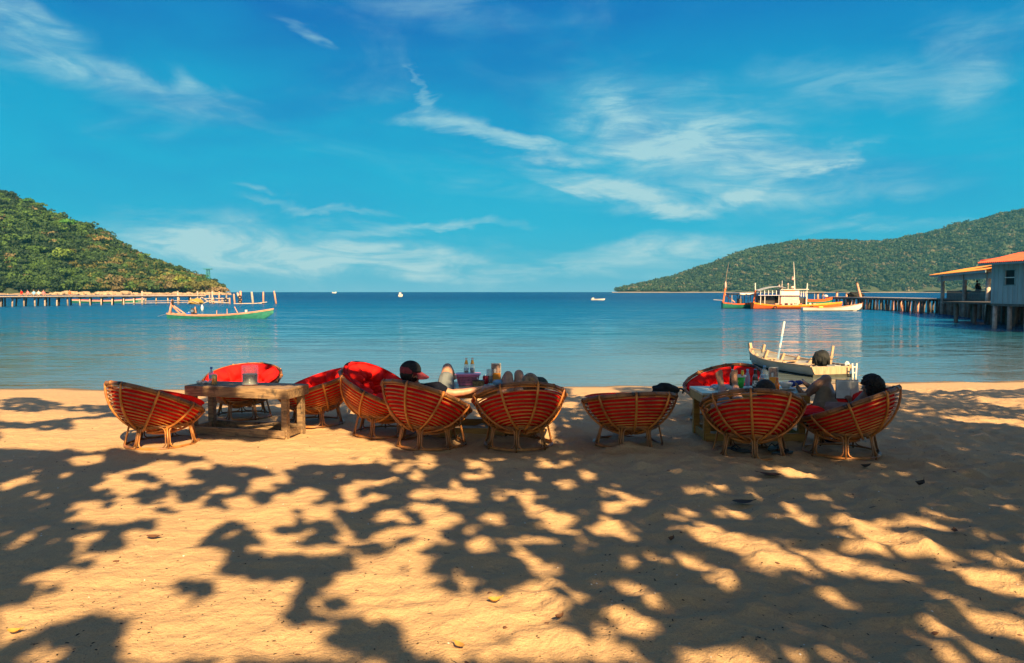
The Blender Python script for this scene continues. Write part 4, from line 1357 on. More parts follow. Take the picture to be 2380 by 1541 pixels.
# right table
menu(on(1797, 8.55, HTR), 'upright menu card on the right table just behind the dark haired head', R(4), 0.112, 0.235)
bk = on(1715, 8.62, HTR)
rt = root('ice_bucket', bk, 'bright green bucket with a white rim among the bottles on the right table', 'bucket')
MB().lathe([(0.062, 0), (0.085, 0.125), (0.080, 0.125), (0.058, 0.006), (0, 0.004)], seg=28).build('body', 'green_plastic', rt, smooth=True)
MB().lathe([(0.088, 0.122), (0.092, 0.124), (0.092, 0.139), (0.078, 0.139), (0.078, 0.124)], seg=28).build('rim', 'white_plastic', rt)
MB().lathe([(0.0705, 0.03), (0.0800, 0.085)], seg=14, a0=2.5).build('print_band', 'yellow_plastic', rt) if False else None
for i in range(6):
    a = R(200 + i * 11); z = 0.03 + (i % 3) * 0.025; r = 0.0655 + z * 0.184
    MB().ell((r * math.cos(a), r * math.sin(a), z), (0.006, 0.006, 0.006), seg=8, rings=5).build('yellow_dot', 'yellow_plastic', rt)
wine = [(0.029, 0), (0.032, 0.006), (0.032, 0.12), (0.028, 0.14), (0.013, 0.18), (0.012, 0.225), (0.015, 0.228), (0.015, 0.235)]
bottle(on(1702, 8.62, HTR + 0.012), wine, 'dark_glass', 'dark green bottle standing in the green bucket with a black cap', [('cap', [(0.0155, 0.213), (0.0155, 0.242)], 'rubber'), ('neck_label', [(0.0148, 0.186), (0.0140, 0.200)], 'paper')])
bottle(on(1725, 8.60, HTR + 0.012), [(0.016, 0), (0.018, 0.005), (0.018, 0.10), (0.012, 0.125), (0.011, 0.14)], 'orange_liquid', 'small sauce bottle with a yellow cap in the green bucket', [('cap', [(0.0165, 0.138), (0.0135, 0.185)], 'yellow_plastic')])
bottle(on(1737, 8.72, HTR), [(0.026, 0), (0.029, 0.006), (0.029, 0.12), (0.014, 0.16), (0.013, 0.185)], 'clear_blue', 'slim pale blue bottle half hidden behind the green bucket', [('cap', [(0.0155, 0.183), (0.0155, 0.2)], 'pale_blue_cloth')])
bottle(on(1755, 8.50, HTR), [(0.028, 0), (0.031, 0.006), (0.031, 0.118), (0.028, 0.135), (0.0165, 0.165), (0.0155, 0.2)], 'brown_glass', 'brown liquor bottle with a black and white label and a dark blue topped cap',
       [('cap', [(0.0180, 0.168), (0.0180, 0.216)], 'rubber'), ('cap_top', [(0.0184, 0.2162), (0.0180, 0.222), (0, 0.222)], 'blue_plastic'), ('label', [(0.0316, 0.03), (0.0316, 0.095)], 'white_label'), ('upper_glass', [(0.0288, 0.136), (0.0172, 0.1655)], 'clear')])
pr = [(0.036, 0)]
for i in range(5): pr += [(0.041, 0.01 + i * 0.022), (0.041, 0.024 + i * 0.022), (0.0385, 0.030 + i * 0.022)]
bottle(on(1776, 8.47, HTR), pr + [(0.041, 0.125), (0.041, 0.165), (0.036, 0.19), (0.014, 0.235), (0.014, 0.25)], 'clear', 'big clear ribbed water bottle beside the brown liquor bottle', [('label', [(0.0418, 0.13), (0.0418, 0.163)], 'clear_blue'), ('cap', [(0.017, 0.248), (0.017, 0.265)], 'pale_blue_cloth')])
bottle(on(1806, 8.36, HTR), [(0.022, 0), (0.026, 0.006), (0.026, 0.075), (0.018, 0.095), (0.012, 0.115), (0.012, 0.125)], 'orange_liquid', 'small orange bottle just right of the dark haired head', [('cap', [(0.0145, 0.123), (0.0145, 0.137)], 'orange_paint')])
rt = root('serving_bowl', on(1826, 8.48, HTR), 'white bowl on a plate beside the blue cloth on the right table', 'bowl')
MB().lathe([(0.035, 0.008), (0.066, 0.045), (0.078, 0.07), (0.074, 0.07), (0.060, 0.045), (0, 0.014)], seg=28).build('bowl', 'white_plastic', rt, smooth=True)
MB().lathe([(0.06, 0.0), (0.115, 0.010), (0.113, 0.013), (0.0, 0.006)], seg=28).build('plate', 'white_plastic', rt, smooth=True)
g = random.Random(5)
mb = MB()
for i in range(6):
    sd_ = g.random() * 8
    mb.ell((g.uniform(-.06, .06), g.uniform(-.025, .03), 0.028 + g.uniform(0, .025)), (g.uniform(.03, .05), .028, .026), seg=12, rings=8, fn=lambda q: 1 + 0.25 * math.sin(q.x * 6 + sd_) * math.cos(q.y * 5 + sd_))
o = mb.build('blue_cloth', 'blue_cloth', smooth=True); o.location = on(1852, 8.62, HTR); tag(o, 'crumpled dark blue cloth on the right end of the yellow table', 'cloth')
g = random.Random(6)
rt = root('newspaper', on(1676, 8.55, HTR + 0.003), 'loose printed papers on the left end of the white tabletop', 'papers')
for i in range(4):
    MB().box((0.02 * i - 0.03, 0.012 * i, 0.002 + 0.006 * i), (0.20, 0.14, 0.004), Euler((R(2 * i), R(-2 + i), R(8 * i - 12)))).build('sheet', 'print_grey' if i % 2 else 'paper', rt)
rt = root('drinking_glass', on(1788, 8.72, HTR), 'glass ashtray half hidden behind the water bottle', 'ashtray')
MB().lathe([(0.05, 0), (0.055, 0.035), (0.048, 0.035), (0.044, 0.01), (0, 0.008)], seg=20).build('body', 'clear', rt, smooth=True)

# black bag on the single chair, cloth bundles, sandals
def blob(name, c, r, m, label, cat, seed=1, amp=0.12, seg=28, rings=18, M=None):
    g = random.Random(seed); a, b_, c_ = [g.uniform(0, 6) for _ in range(3)]
    o = MB().ell((0, 0, 0), r, M=M, seg=seg, rings=rings, fn=lambda q: 1 + amp * math.sin(q.x * 4 + a) * math.cos(q.y * 5 + b_) + amp * 0.7 * math.sin(q.z * 8 + q.x * 5 + c_)).build(name, m, smooth=True)
    o.location = c
    if label: tag(o, label, cat)
    return o
rt = root('shoulder_bag', P(1548, 908, d=8.30), 'black cloth bag slumped on the red cushion of the lone chair', 'bag')
o = blob('body', (0, 0, 0.0), (0.15, 0.11, 0.085), 'black_cloth', None, None, 4, 0.13); o.parent = rt
MB().tube([(0.10, -0.05, 0.02), (0.15, -0.06, 0.035), (0.185, -0.03, 0.01), (0.19, 0.02, -0.03)], 0.009, 6).build('strap', 'black_cloth', rt, smooth=True)
blob('cloth_bundle', P(1253, 892, d=8.22), (0.095, 0.07, 0.075), 'green_black_cloth', 'dark green patterned cloth bundle just behind the blond bun', 'cloth', 9, 0.12)
rt = root('backpack', P(1925, 1012, d=8.25), 'dark backpack on the sand under the rightmost chair', 'backpack')
o = blob('body', (0, 0, 0), (0.14, 0.10, 0.10), 'navy_cloth', None, None, 6, 0.1); o.parent = rt
MB().tube([(-0.1, -0.08, 0.03), (-0.05, -0.13, 0.0), (0.03, -0.12, -0.03)], 0.010, 6).build('strap', 'white_cloth', rt)
rt = root('hanging_bag', P(1862, 960, d=8.16), 'black straps of a bag hanging at the right leg of the yellow table', 'bag')
for i, dx in enumerate((-0.03, 0.0, 0.02)):
    MB().tube([(dx, 0, 0.14), (dx + 0.012, -0.01, 0.03), (dx + 0.03, -0.01, -0.06), (dx + 0.075, 0, -0.14 - 0.02 * i)], 0.010, 6).build('strap', 'black_cloth', rt, smooth=True)
MB().box((0.03, 0.03, 0.08), (0.07, 0.03, 0.14)).build('body', 'black_cloth', rt, bevel=0.01)
def sandal(px, py, rz, label):
    p = P(px, py, z=0.0); z = gz(p.x, p.y)
    rt = root('flip_flop', (p.x, p.y, z + 0.012), label, 'sandal', 'sandals on the sand under the chairs', rz)
    mb = MB()
    out = []
    for k in range(20):
        a = 2 * math.pi * k / 20
        out.append(((0.045 + 0.009 * math.sin(a)) * math.cos(a), 0.13 * math.sin(a)))
    loft([[Vector((x, y, z_)) for x, y in out] for z_ in (0, 0.018)]).build('sole', 'dark_metal', rt)
    for s in (-1, 1):
        MB().tube([(0, 0.075, 0.02), (s * 0.03, 0.045, 0.05), (s * 0.047, -0.005, 0.018)], 0.006, 6).build('strap', 'rubber', rt)
sandal(1716, 1052, 0.9, 'dark flip flop under the left side of the chair before the yellow table')
sandal(1797, 1050, -0.6, 'flip flop with raised straps under the right side of the chair before the yellow table')
sandal(1818, 1058, -1.2, 'dark flip flop lying furthest right beside the legs of the chair before the yellow table')

# ================================================================ PEOPLE
def remesh(o, vox, it=8, fac=0.6):
    md = o.modifiers.new('remesh', 'REMESH'); md.mode = 'VOXEL'; md.voxel_size = vox; md.use_smooth_shade = True
    sm = o.modifiers.new('smooth', 'SMOOTH'); sm.factor = fac; sm.iterations = it
def limb(mb, pts, rs):
    for i in range(len(pts) - 1): mb.cap(pts[i], pts[i + 1], rs[i], rs[i + 1])
def hand(mb, wrist, dirv, side, curl=0.5, s=1.0, palm_n=None):
    """palm, four unequal bent fingers and a thumb leaving the side of the palm"""
    d = dirv.normalized()
    nrm = (palm_n or Vector((0, 0, -1))); nrm = (nrm - d * nrm.dot(d)).normalized()
    w = d.cross(nrm).normalized() * side
    pc_ = wrist + d * 0.045 * s
    for k in (-1, -0.33, 0.33, 1):
        mb.cap(wrist + d * 0.015 * s + w * k * 0.018 * s, wrist + d * 0.085 * s + w * k * 0.031 * s, 0.0165 * s, 0.0135 * s, 8)
    for k, L_ in ((-1, 0.062), (-0.33, 0.074), (0.33, 0.080), (1, 0.070)):
        p = wrist + d * 0.088 * s + w * k * 0.031 * s
        a = 0.15 + curl * 0.35
        for j, q in enumerate((0.42, 0.33, 0.25)):
            dd = (d * math.cos(a) + nrm * math.sin(a)).normalized()
            e = p + dd * L_ * q * s
            mb.cap(p, e, (0.0092 - 0.0008 * j) * s, (0.0086 - 0.0008 * j) * s, 8)
            p = e; a += curl * 0.75
    p = wrist + d * 0.02 * s + w * 0.026 * s
    e = p + (d * 0.6 + w * 0.75 + nrm * 0.25).normalized() * 0.038 * s
    mb.cap(p, e, 0.013 * s, 0.0105 * s, 8)
    mb.cap(e, e + (d * 0.9 + w * 0.25 + nrm * 0.4).normalized() * 0.03 * s, 0.0105 * s, 0.009 * s, 8)
def foot(mb, heel, toe_dir, sole_n, s=1.0):
    """heel, instep and five toes; sole_n points out of the sole"""
    d = toe_dir.normalized(); n_ = (sole_n - d * sole_n.dot(d)).normalized(); w = d.cross(n_).normalized()
    ball = heel + d * 0.155 * s
    mb.ell(heel, 0.034 * s)
    for k in (-1, 0, 1):
        mb.cap(heel + w * k * 0.008 * s, ball + w * k * 0.024 * s, 0.030 * s, 0.019 * s, 8)
    mb.cap(heel - n_ * 0.03 * s, ball - n_ * 0.006 * s, 0.030 * s, 0.020 * s, 8)
    for j, (k, L_, r_) in enumerate(((-1.25, 0.045, 0.0135), (-0.55, 0.046, 0.0098), (0.05, 0.041, 0.0092), (0.62, 0.034, 0.0088), (1.15, 0.026, 0.0085))):
        b0 = ball + w * k * 0.029 * s - n_ * 0.002
        mb.cap(b0, b0 + d * L_ * s - n_ * 0.006 * s, r_ * 1.1 * s, r_ * s, 8)
def head(mb, c, face, up, s=1.0):
    """skull, jaw, nose, lips, brows and ears as one volume; face = looking direction"""
    f = face.normalized(); u = (up - f * up.dot(f)).normalized(); r = f.cross(u).normalized()
    M = Matrix((r, f, u)).transposed()
    def at(x, y, z): return c + M @ Vector((x, y, z)) * s
    mb.ell(at(0, -0.012, 0.022), (0.074 * s, 0.094 * s, 0.088 * s), M=M)
    mb.ell(at(0, 0.030, -0.035), (0.056 * s, 0.058 * s, 0.068 * s), M=M)
    mb.ell(at(0, 0.060, -0.080), (0.028 * s, 0.026 * s, 0.022 * s), M=M)      # chin
    mb.cap(at(0, 0.084, 0.012), at(0, 0.104, -0.026), 0.009 * s, 0.0135 * s, 8)  # nose
    mb.ell(at(0, 0.088, -0.052), (0.022 * s, 0.010 * s, 0.0065 * s), M=M)
    mb.ell(at(0, 0.084, -0.063), (0.019 * s, 0.010 * s, 0.007 * s), M=M)
    for q in (-1, 1):
        mb.cap(at(q * 0.018, 0.083, 0.024), at(q * 0.046, 0.070, 0.022), 0.0085 * s, 0.007 * s, 8)
        mb.ell(at(q * 0.045, 0.060, -0.022), (0.020 * s, 0.016 * s, 0.018 * s), M=M)
        mb.ell(at(q * 0.077, -0.004, -0.006), (0.007 * s, 0.018 * s, 0.030 * s), M=M @ Euler((0.2, 0, q * -0.35)).to_matrix())
    return at, M
def face_parts(rt, at, M, s, hairm):
    for q in (-1, 1):
        MB().ell(at(q * 0.030, 0.072, 0.008), 0.0125 * s, seg=12, rings=8).build('eye', 'paper', rt, smooth=True)
        MB().ell(at(q * 0.030, 0.083, 0.008), 0.0055 * s, seg=10, rings=6).build('iris', 'rubber', rt, smooth=True)
        MB().tube([at(q * 0.014, 0.090, 0.030), at(q * 0.032, 0.087, 0.036), at(q * 0.050, 0.074, 0.030)], 0.0038 * s, 5).build('eyebrow', hairm, rt)
def lumpy_hair(c, M, rad, s, m, rt, cut, seed, name='hair', vox=0.006, tuft=140, tr=0.011, out=1.0):
    """a cap of hair locks over the skull; cut(x, y, z) tells where hair grows"""
    g = random.Random(seed)
    mb = MB()
    for i in range(tuft):
        for _ in range(20):
            d = Vector((g.gauss(0, 1), g.gauss(0, 1), g.gauss(0, 1))).normalized()
            if cut(d): break
        else: continue
        p = Vector((d.x * rad[0], d.y * rad[1], d.z * rad[2]))
        tang = Vector((g.uniform(-1, 1), -0.5, g.uniform(-0.6, 0.3))); tang = (tang - d * tang.dot(d)).normalized()
        L_ = g.uniform(0.012, 0.03)
        mb.cap(c + M @ (p * s), c + M @ ((p + tang * L_ + d * 0.006 * out) * s), tr * s, tr * 0.45 * s, 7)
    fill = MB()
    o = mb.build(name, m, rt, smooth=True)
    remesh(o, vox, 2, 0.5)
    return o

# ---- man in the cap, lying in a chair and looking to the right
rt = root('person', (-0.93, 8.10, 0.3), 'man in a black and maroon cap, lying back, his arm stretched to the right', 'person')
off = Vector((-0.93, 8.10, 0.3))
def rel(v): return Vector(v) - off
hc = P(955, 868, d=7.90)
mb = MB()
face_dir = Vector((0.93, 0.30, -0.12)); up_dir = Vector((-0.22, -0.10, 1))
at, M = head(mb, rel(hc), face_dir, up_dir)
neck0 = rel(P(957, 884, d=7.93)); chest = rel(P(985, 925, d=8.08)); belly = rel(P(1000, 962, d=8.25)); hip = rel((-0.82, 8.38, 0.44))
shR = rel(P(1016, 902, d=7.98)); shL = rel(P(925, 915, d=8.12))
limb(mb, [neck0, rel(P(970, 902, d=7.98))], [0.052, 0.060])
limb(mb, [rel(P(972, 912, d=8.02)), chest, belly, hip], [0.085, 0.115, 0.105, 0.115])
limb(mb, [shL, shR], [0.062, 0.062])
elR = rel(P(1053, 914, d=8.02)); wrR = rel(P(1117, 903.5, d=8.10))
limb(mb, [shR, rel(P(1034, 910, d=8.0)), elR], [0.056, 0.048, 0.040])
limb(mb, [elR, rel(P(1078, 911.5, d=8.05)), wrR], [0.042, 0.041, 0.027])
hand(mb, wrR, Vector((0.93, 0.08, 0.22)), -1, 0.95, 1.12, Vector((0.15, 0.35, -1)))
elL = rel((-1.22, 8.35, 0.42)); limb(mb, [shL, elL, rel((-1.0, 8.55, 0.42))], [0.05, 0.04, 0.028])
hand(mb, rel((-1.0, 8.55, 0.42)), Vector((0.8, 0.5, 0)), 1, 0.5)
kR = rel(P(1040, 856, d=8.80)); hR = hip + Vector((0.06, 0.02, 0.02))
limb(mb, [hR, hR.lerp(kR, 0.5), kR], [0.09, 0.083, 0.062])
anR = rel((-0.72, 9.10, 0.625)); limb(mb, [kR, kR.lerp(anR, 0.4), anR], [0.060, 0.054, 0.036]); foot(mb, anR + Vector((0, 0, -0.025)), Vector((0.1, 0.9, -0.05)), Vector((0, 0, -1)))
kL = rel((-1.02, 8.78, 0.50)); hL = hip + Vector((-0.12, 0.0, 0)); limb(mb, [hL, kL], [0.088, 0.058])
anL = rel((-1.10, 9.02, 0.09)); limb(mb, [kL, kL.lerp(anL, 0.35), anL], [0.058, 0.055, 0.036]); foot(mb, anL + Vector((0, 0, -0.03)), Vector((-0.1, 1, -0.1)), Vector((0, 0, -1)))
o = mb.build('body', 'skin', rt); remesh(o, 0.0065, 6)
face_parts(rt, at, M, 1.0, 'black_hair')
# beard and hair showing under the cap
lumpy_hair(rel(hc), M, (0.062, 0.082, 0.105), 1.0, 'black_hair', rt, lambda d: d.z < -0.30 and d.y > 0.10 and not (d.y > 0.93), 3, 'beard', 0.006, 170, 0.010)
lumpy_hair(rel(hc), M, (0.080, 0.104, 0.10), 1.0, 'black_hair', rt, lambda d: d.y < -0.02 and -0.75 < d.z < 0.3, 4, 'hair', 0.006, 260, 0.014)
# cap: crown, maroon back panel and brim
cb = MB(); cb.ell(at(0, -0.008, 0.040), (0.094, 0.112, 0.098), M=M, seg=32, rings=20, fn=lambda d: 1.0 if d.z > -0.25 else 0.001)
o = cb.build('cap', 'cap_black', rt, smooth=True)
c2 = MB(); c2.ell(at(0, -0.010, 0.036), (0.0955, 0.114, 0.0985), M=M, seg=32, rings=20, fn=lambda d: 1.0 if (-0.62 < d.z < 0.42 and d.y < 0.05 and d.z < 0.15 - d.y * 0.55) else 0.9)
c2.build('cap_back', 'cap_red', o, smooth=True)
br = MB(); up_v, lo_v, fs = [], [], []
NA_, NR_ = 17, 5
vs = []
for side in (0, 1):
    for j in range(NR_):
        for i in range(NA_):
            a = R(-72 + 144 * i / (NA_ - 1))
            rr_ = 0.093 + (0.082 * math.cos(a * 0.9) ** 0.6) * j / (NR_ - 1)
            x = rr_ * math.sin(a); y = 0.012 + rr_ * math.cos(a) * 1.05
            z = 0.030 - 0.045 * (j / (NR_ - 1)) - 0.22 * abs(x) ** 1.6 * 2.2 - side * 0.006
            vs.append(at(x, y, z))
for side in (0, 1):
    for j in range(NR_ - 1):
        for i in range(NA_ - 1):
            a = side * NA_ * NR_ + j * NA_ + i
            f = (a, a + 1, a + NA_ + 1, a + NA_); fs.append(f if side else f[::-1])
h_ = NA_ * NR_
for i in range(NA_ - 1):
    k = (NR_ - 1) * NA_ + i; fs.append((k, k + 1, k + 1 + h_, k + h_)); fs.append((i + 1, i, i + h_, i + 1 + h_))
for k0 in (0, NA_ - 1):
    for j in range(NR_ - 1):
        k = j * NA_ + k0; fs.append((k, k + NA_, k + NA_ + h_, k + h_))
br.add(vs, fs); br.build('cap_brim', 'cap_red', o, smooth=False)
sh = MB()      # shirt
limb(sh, [rel(P(974, 910, d=8.01)), chest, belly, hip + Vector((0, -0.02, 0))], [0.098, 0.128, 0.118, 0.125])
limb(sh, [shL, shR], [0.074, 0.074]); limb(sh, [shR, rel(P(1029, 907, d=8.0))], [0.072, 0.062]); limb(sh, [shL, shL.lerp(elL, 0.4)], [0.068, 0.062])
o = sh.build('shirt', 'navy_cloth', rt); remesh(o, 0.010, 4)
st_ = MB(); limb(st_, [hip, hip + Vector((0.05, 0.05, 0))], [0.132, 0.13]); limb(st_, [hR, hR.lerp(kR, 0.4), hR.lerp(kR, 0.62)], [0.108, 0.098, 0.092]); limb(st_, [hL, hL.lerp(kL, 0.75)], [0.105, 0.085])
o = st_.build('shorts', 'grey_cloth', rt); remesh(o, 0.010, 3)

# ---- woman with a bun
off = Vector((0.15, 8.1, 0.3))
rt = root('person', off, 'woman with a blond bun lying low in a chair, her bare knees raised beside her', 'person')
hc = P(1232, 890, d=7.93)
mb = MB()
at, M = head(mb, rel(hc), Vector((-0.25, 1, 0.15)), Vector((0.12, -0.35, 1)), 0.95)
neck0 = rel(P(1236, 903, d=7.96)); chest = rel((0.20, 8.08, 0.44)); hip = rel((0.05, 8.30, 0.36))
limb(mb, [neck0, rel((0.21, 8.02, 0.52)), chest, rel((0.14, 8.2, 0.37)), hip], [0.045, 0.07, 0.105, 0.09, 0.115])
shR, shL = rel((0.36, 8.05, 0.47)), rel((0.06, 8.02, 0.47)); limb(mb, [shL, shR], [0.048, 0.048])
k1 = rel(P(1181, 873, d=8.50)); k2 = rel(P(1206, 870, d=8.56))
h1_, h2_ = hip + Vector((-0.10, 0.0, 0.03)), hip + Vector((0.07, 0.02, 0.03))
limb(mb, [h1_, h1_.lerp(k1, 0.5), k1], [0.088, 0.078, 0.055]); limb(mb, [h2_, h2_.lerp(k2, 0.5), k2], [0.088, 0.078, 0.055])
a1 = rel((-0.10, 8.80, 0.60)); a2 = rel((0.07, 8.82, 0.60))
for k_, a_2 in ((k1, a1), (k2, a2)):
    limb(mb, [k_, k_.lerp(a_2, 0.35), a_2], [0.052, 0.050, 0.032]); foot(mb, a_2 + Vector((0, 0, -0.01)), Vector((-0.1, 0.9, -0.05)), Vector((0, 0, -1)), 0.92)
eL = rel((-0.10, 8.15, 0.50)); wL = rel(P(1158, 905, d=8.25)); limb(mb, [shL, eL, wL], [0.042, 0.036, 0.024]); hand(mb, wL, Vector((-0.5, -0.15, 0.25)), 1, 0.8, 0.95, Vector((0, 0.3, -1)))
eR = rel((0.42, 8.28, 0.36)); wR = rel((0.2, 8.42, 0.44)); limb(mb, [shR, eR, wR], [0.042, 0.036, 0.024]); hand(mb, wR, Vector((-0.8, 0.3, 0)), -1, 0.5, 0.95)
o = mb.build('body', 'skin', rt); remesh(o, 0.0065, 6)
face_parts(rt, at, M, 0.95, 'blond_hair')
lumpy_hair(rel(hc), M, (0.078, 0.098, 0.094), 1.0, 'blond_hair', rt, lambda d: d.y < 0.35 and d.z > -0.75 and not (d.y > 0 and d.z < 0.1), 5, 'hair', 0.006, 420, 0.015)
bun = MB(); bc = rel(P(1236, 882, d=7.87))
for i in range(46):
    g_ = i * 2.399963; zz_ = 1 - 2 * (i + 0.5) / 46; r_ = math.sqrt(1 - zz_ ** 2)
    p_ = Vector((r_ * math.cos(g_), r_ * math.sin(g_), zz_)); t_ = p_.cross(Vector((0.2, 0.9, 0.4))).normalized()
    bun.cap(bc + p_ * 0.030 - t_ * 0.02, bc + p_ * 0.031 + t_ * 0.02, 0.009, 0.009, 7)
o = bun.build('hair_bun', 'blond_hair', rt); remesh(o, 0.005, 2)
sh = MB(); limb(sh, [rel((0.21, 8.03, 0.50)), chest, rel((0.14, 8.2, 0.37)), hip], [0.078, 0.116, 0.102, 0.128]); limb(sh, [h1_, h1_.lerp(k1, 0.2)], [0.096, 0.09]); limb(sh, [h2_, h2_.lerp(k2, 0.2)], [0.096, 0.09])
o = sh.build('swimsuit', 'black_cloth', rt); remesh(o, 0.010, 4)

# ---- person with feet on the yellow table
off = Vector((2.45, 7.7, 0.3))
rt = root('person', off, 'dark haired person sunk in a chair, both bare feet up on the yellow table', 'person')
hc = P(1779, 907, d=7.56)
mb = MB()
at, M = head(mb, rel(hc), Vector((-0.25, 1, 0.25)), Vector((0.0, -0.45, 1)))
chest = rel((2.50, 7.72, 0.42)); hip = rel((2.40, 7.90, 0.33))
limb(mb, [rel(P(1779, 930, d=7.60)), rel((2.54, 7.64, 0.50)), chest, hip], [0.052, 0.075, 0.115, 0.118])
shR, shL = rel((2.70, 7.70, 0.46)), rel((2.36, 7.66, 0.46)); limb(mb, [shL, shR], [0.058, 0.058])
for k_, (px, heel_y) in enumerate(((1676, 908), (1707, 908))):
    h_ = hip + Vector((-0.09 + 0.15 * k_, 0.03, 0.0))
    ank = P(px + 2, 905, d=8.40); ank.z = HTR + 0.045
    kn = rel((2.28 + 0.16 * k_, 8.12, 0.50))
    limb(mb, [h_, kn], [0.088, 0.056]); limb(mb, [kn, kn.lerp(rel(ank), 0.4), rel(ank)], [0.055, 0.050, 0.034])
    td_ = Vector((-0.20 - 0.05 * (1 - k_), -0.02, 1.0)) if k_ == 0 else Vector((-0.12, 0.02, 1.0))
    foot(mb, rel(ank) + Vector((0, 0.01, -0.012)), td_, Vector((0, 1, 0.1)), 0.92)
for sh_, ex, wx_2 in ((shL, rel((2.15, 7.95, 0.42)), rel((2.3, 8.1, 0.42))), (shR, rel((2.82, 7.95, 0.40)), rel((2.62, 8.08, 0.42)))):
    limb(mb, [sh_, ex, wx_2], [0.048, 0.040, 0.027]); hand(mb, wx_2, Vector((0.5 if sh_ is shL else -0.5, 0.5, 0)), 1, 0.5)
o = mb.build('body', 'skin', rt); remesh(o, 0.0065, 5)
face_parts(rt, at, M, 1.0, 'brown_hair')
lumpy_hair(rel(hc), M, (0.084, 0.104, 0.100), 1.0, 'brown_hair', rt, lambda d: d.y < 0.62 and d.z > -0.7 and not (d.y > 0.1 and d.z < 0.2), 6, 'hair', 0.006, 520, 0.014)
sh = MB(); limb(sh, [rel((2.54, 7.66, 0.49)), chest, hip], [0.086, 0.128, 0.128]); limb(sh, [shL, shR], [0.068, 0.068])
o = sh.build('shirt', 'khaki_cloth', rt); remesh(o, 0.010, 4)
sh = MB(); [limb(sh, [hip + Vector((-0.09 + 0.15 * k_, 0.03, 0)), (hip + Vector((-0.09 + 0.15 * k_, 0.03, 0))).lerp(rel((2.28 + 0.16 * k_, 8.12, 0.50)), 0.7)], [0.104, 0.078]) for k_ in (0, 1)]
o = sh.build('shorts', 'grey_cloth', rt); remesh(o, 0.010, 3)

# ---- man reading
off = Vector((3.45, 7.8, 0.3))
rt = root('person', off, 'man with black curly hair reading a book in the rightmost chair with one leg crossed', 'person')
hc = P(2027, 898, d=7.52)
mb = MB()
at, M = head(mb, rel(hc), Vector((-0.55, 0.85, -0.05)), Vector((0.10, -0.20, 1)), 1.02)
nk = rel(P(2018, 922, d=7.60)); chest = rel(P(1990, 962, d=7.80)); hip = rel((3.33, 8.02, 0.36))
limb(mb, [rel(P(2022, 912, d=7.55)), nk, chest, hip], [0.055, 0.078, 0.118, 0.118])
shL, shR = rel(P(1990, 945, d=7.90)), rel(P(2040, 945, d=7.66)); limb(mb, [shL, shR], [0.06, 0.06])
kA = rel(P(1919, 882, d=8.25)); kB = rel(P(1910, 884, d=8.15))
hA, hB = hip + Vector((0.0, 0.02, 0.03)), hip + Vector((0.10, -0.04, 0.03))
limb(mb, [hA, hA.lerp(kA, 0.5), kA], [0.086, 0.078, 0.058])
aB = rel(P(1869, 924, d=8.22)); limb(mb, [kA + Vector((0, -0.02, 0)), kB.lerp(aB, 0.35), aB], [0.056, 0.055, 0.034])
foot(mb, aB + Vector((-0.005, 0.0, -0.018)), P(1851, 896, d=8.24) - P(1866, 926, d=8.22), Vector((-1, 0.1, -0.6)), 0.95)
kC = rel(P(1925, 900, d=8.45)); aC = rel(P(1893, 908, d=8.62)); limb(mb, [hB, kC, aC], [0.08, 0.054, 0.034])
foot(mb, aC + Vector((0, 0, -0.01)), Vector((-0.65, 0.35, 0.62)), Vector((-0.6, 0.4, -0.6)), 0.92)
eL = rel(P(1945, 920, d=8.05)); wL = rel(P(1952, 925, d=8.08)); limb(mb, [shL, rel(P(1960, 938, d=8.08)), wL], [0.048, 0.040, 0.026])
hand(mb, wL, Vector((0.2, 0.1, 0.6)), 1, 0.7, 0.95, Vector((0.3, -1, 0)))
eR = rel(P(2010, 955, d=7.72)); wR = rel(P(1982, 938, d=7.92)); limb(mb, [shR, eR, wR], [0.048, 0.040, 0.026]); hand(mb, wR, Vector((-0.3, 0.12, 0.5)), -1, 0.9, 0.8, Vector((-0.3, 0.9, 0)))
o = mb.build('body', 'skin_dark', rt); remesh(o, 0.0065, 5)
face_parts(rt, at, M, 1.0, 'black_hair')
lumpy_hair(rel(hc), M, (0.083, 0.098, 0.104), 1.0, 'black_hair', rt, lambda d: d.y < 0.70 and d.z > -0.85 and not (d.y > 0.15 and d.z < 0.25), 8, 'hair', 0.0045, 620, 0.014, out=3.6)
sh = MB(); limb(sh, [nk + Vector((0, 0.03, -0.02)), chest, chest.lerp(hip, 0.6)], [0.078, 0.115, 0.11]); limb(sh, [shL, shR], [0.070, 0.070]); limb(sh, [shL, shL.lerp(rel(P(1960, 935, d=8.05)), 0.5)], [0.062, 0.056])
o = sh.build('shirt', 'white_cloth', rt); remesh(o, 0.010, 4)
sh = MB(); limb(sh, [hip, hip + Vector((0.05, 0, 0))], [0.13, 0.13]); limb(sh, [hA, hA.lerp(kA, 0.56)], [0.105, 0.082]); limb(sh, [hB, hB.lerp(kC, 0.45)], [0.10, 0.08])
o = sh.build('shorts', 'khaki_cloth', rt); remesh(o, 0.010, 3)
# the book
bp = P(1971, 905, d=7.97)
rt = root('open_book', bp, 'open book with pale printed pages held up in front of the reading man', 'book', None, R(-6))
for s_, w in ((-1, 0.135), (1, 0.095)):
    MB().box((s_ * w / 2 + 0.018, 0.004, 0), (w, 0.012, 0.195), Euler((R(-8), 0, R(s_ * 12)))).build('page_block', 'paper', rt)
    MB().box((s_ * w / 2 + 0.018, 0.013, 0), (w + 0.01, 0.003, 0.205), Euler((R(-8), 0, R(s_ * 12)))).build('cover', 'cap_black', rt)
    for i in range(14):
        MB().box((s_ * w / 2 + 0.018, -0.0035, 0.075 - i * 0.0115), (w * 0.74, 0.0006, 0.0045), Euler((R(-8), 0, R(s_ * 12)))).build('print_line', 'print_grey', rt)

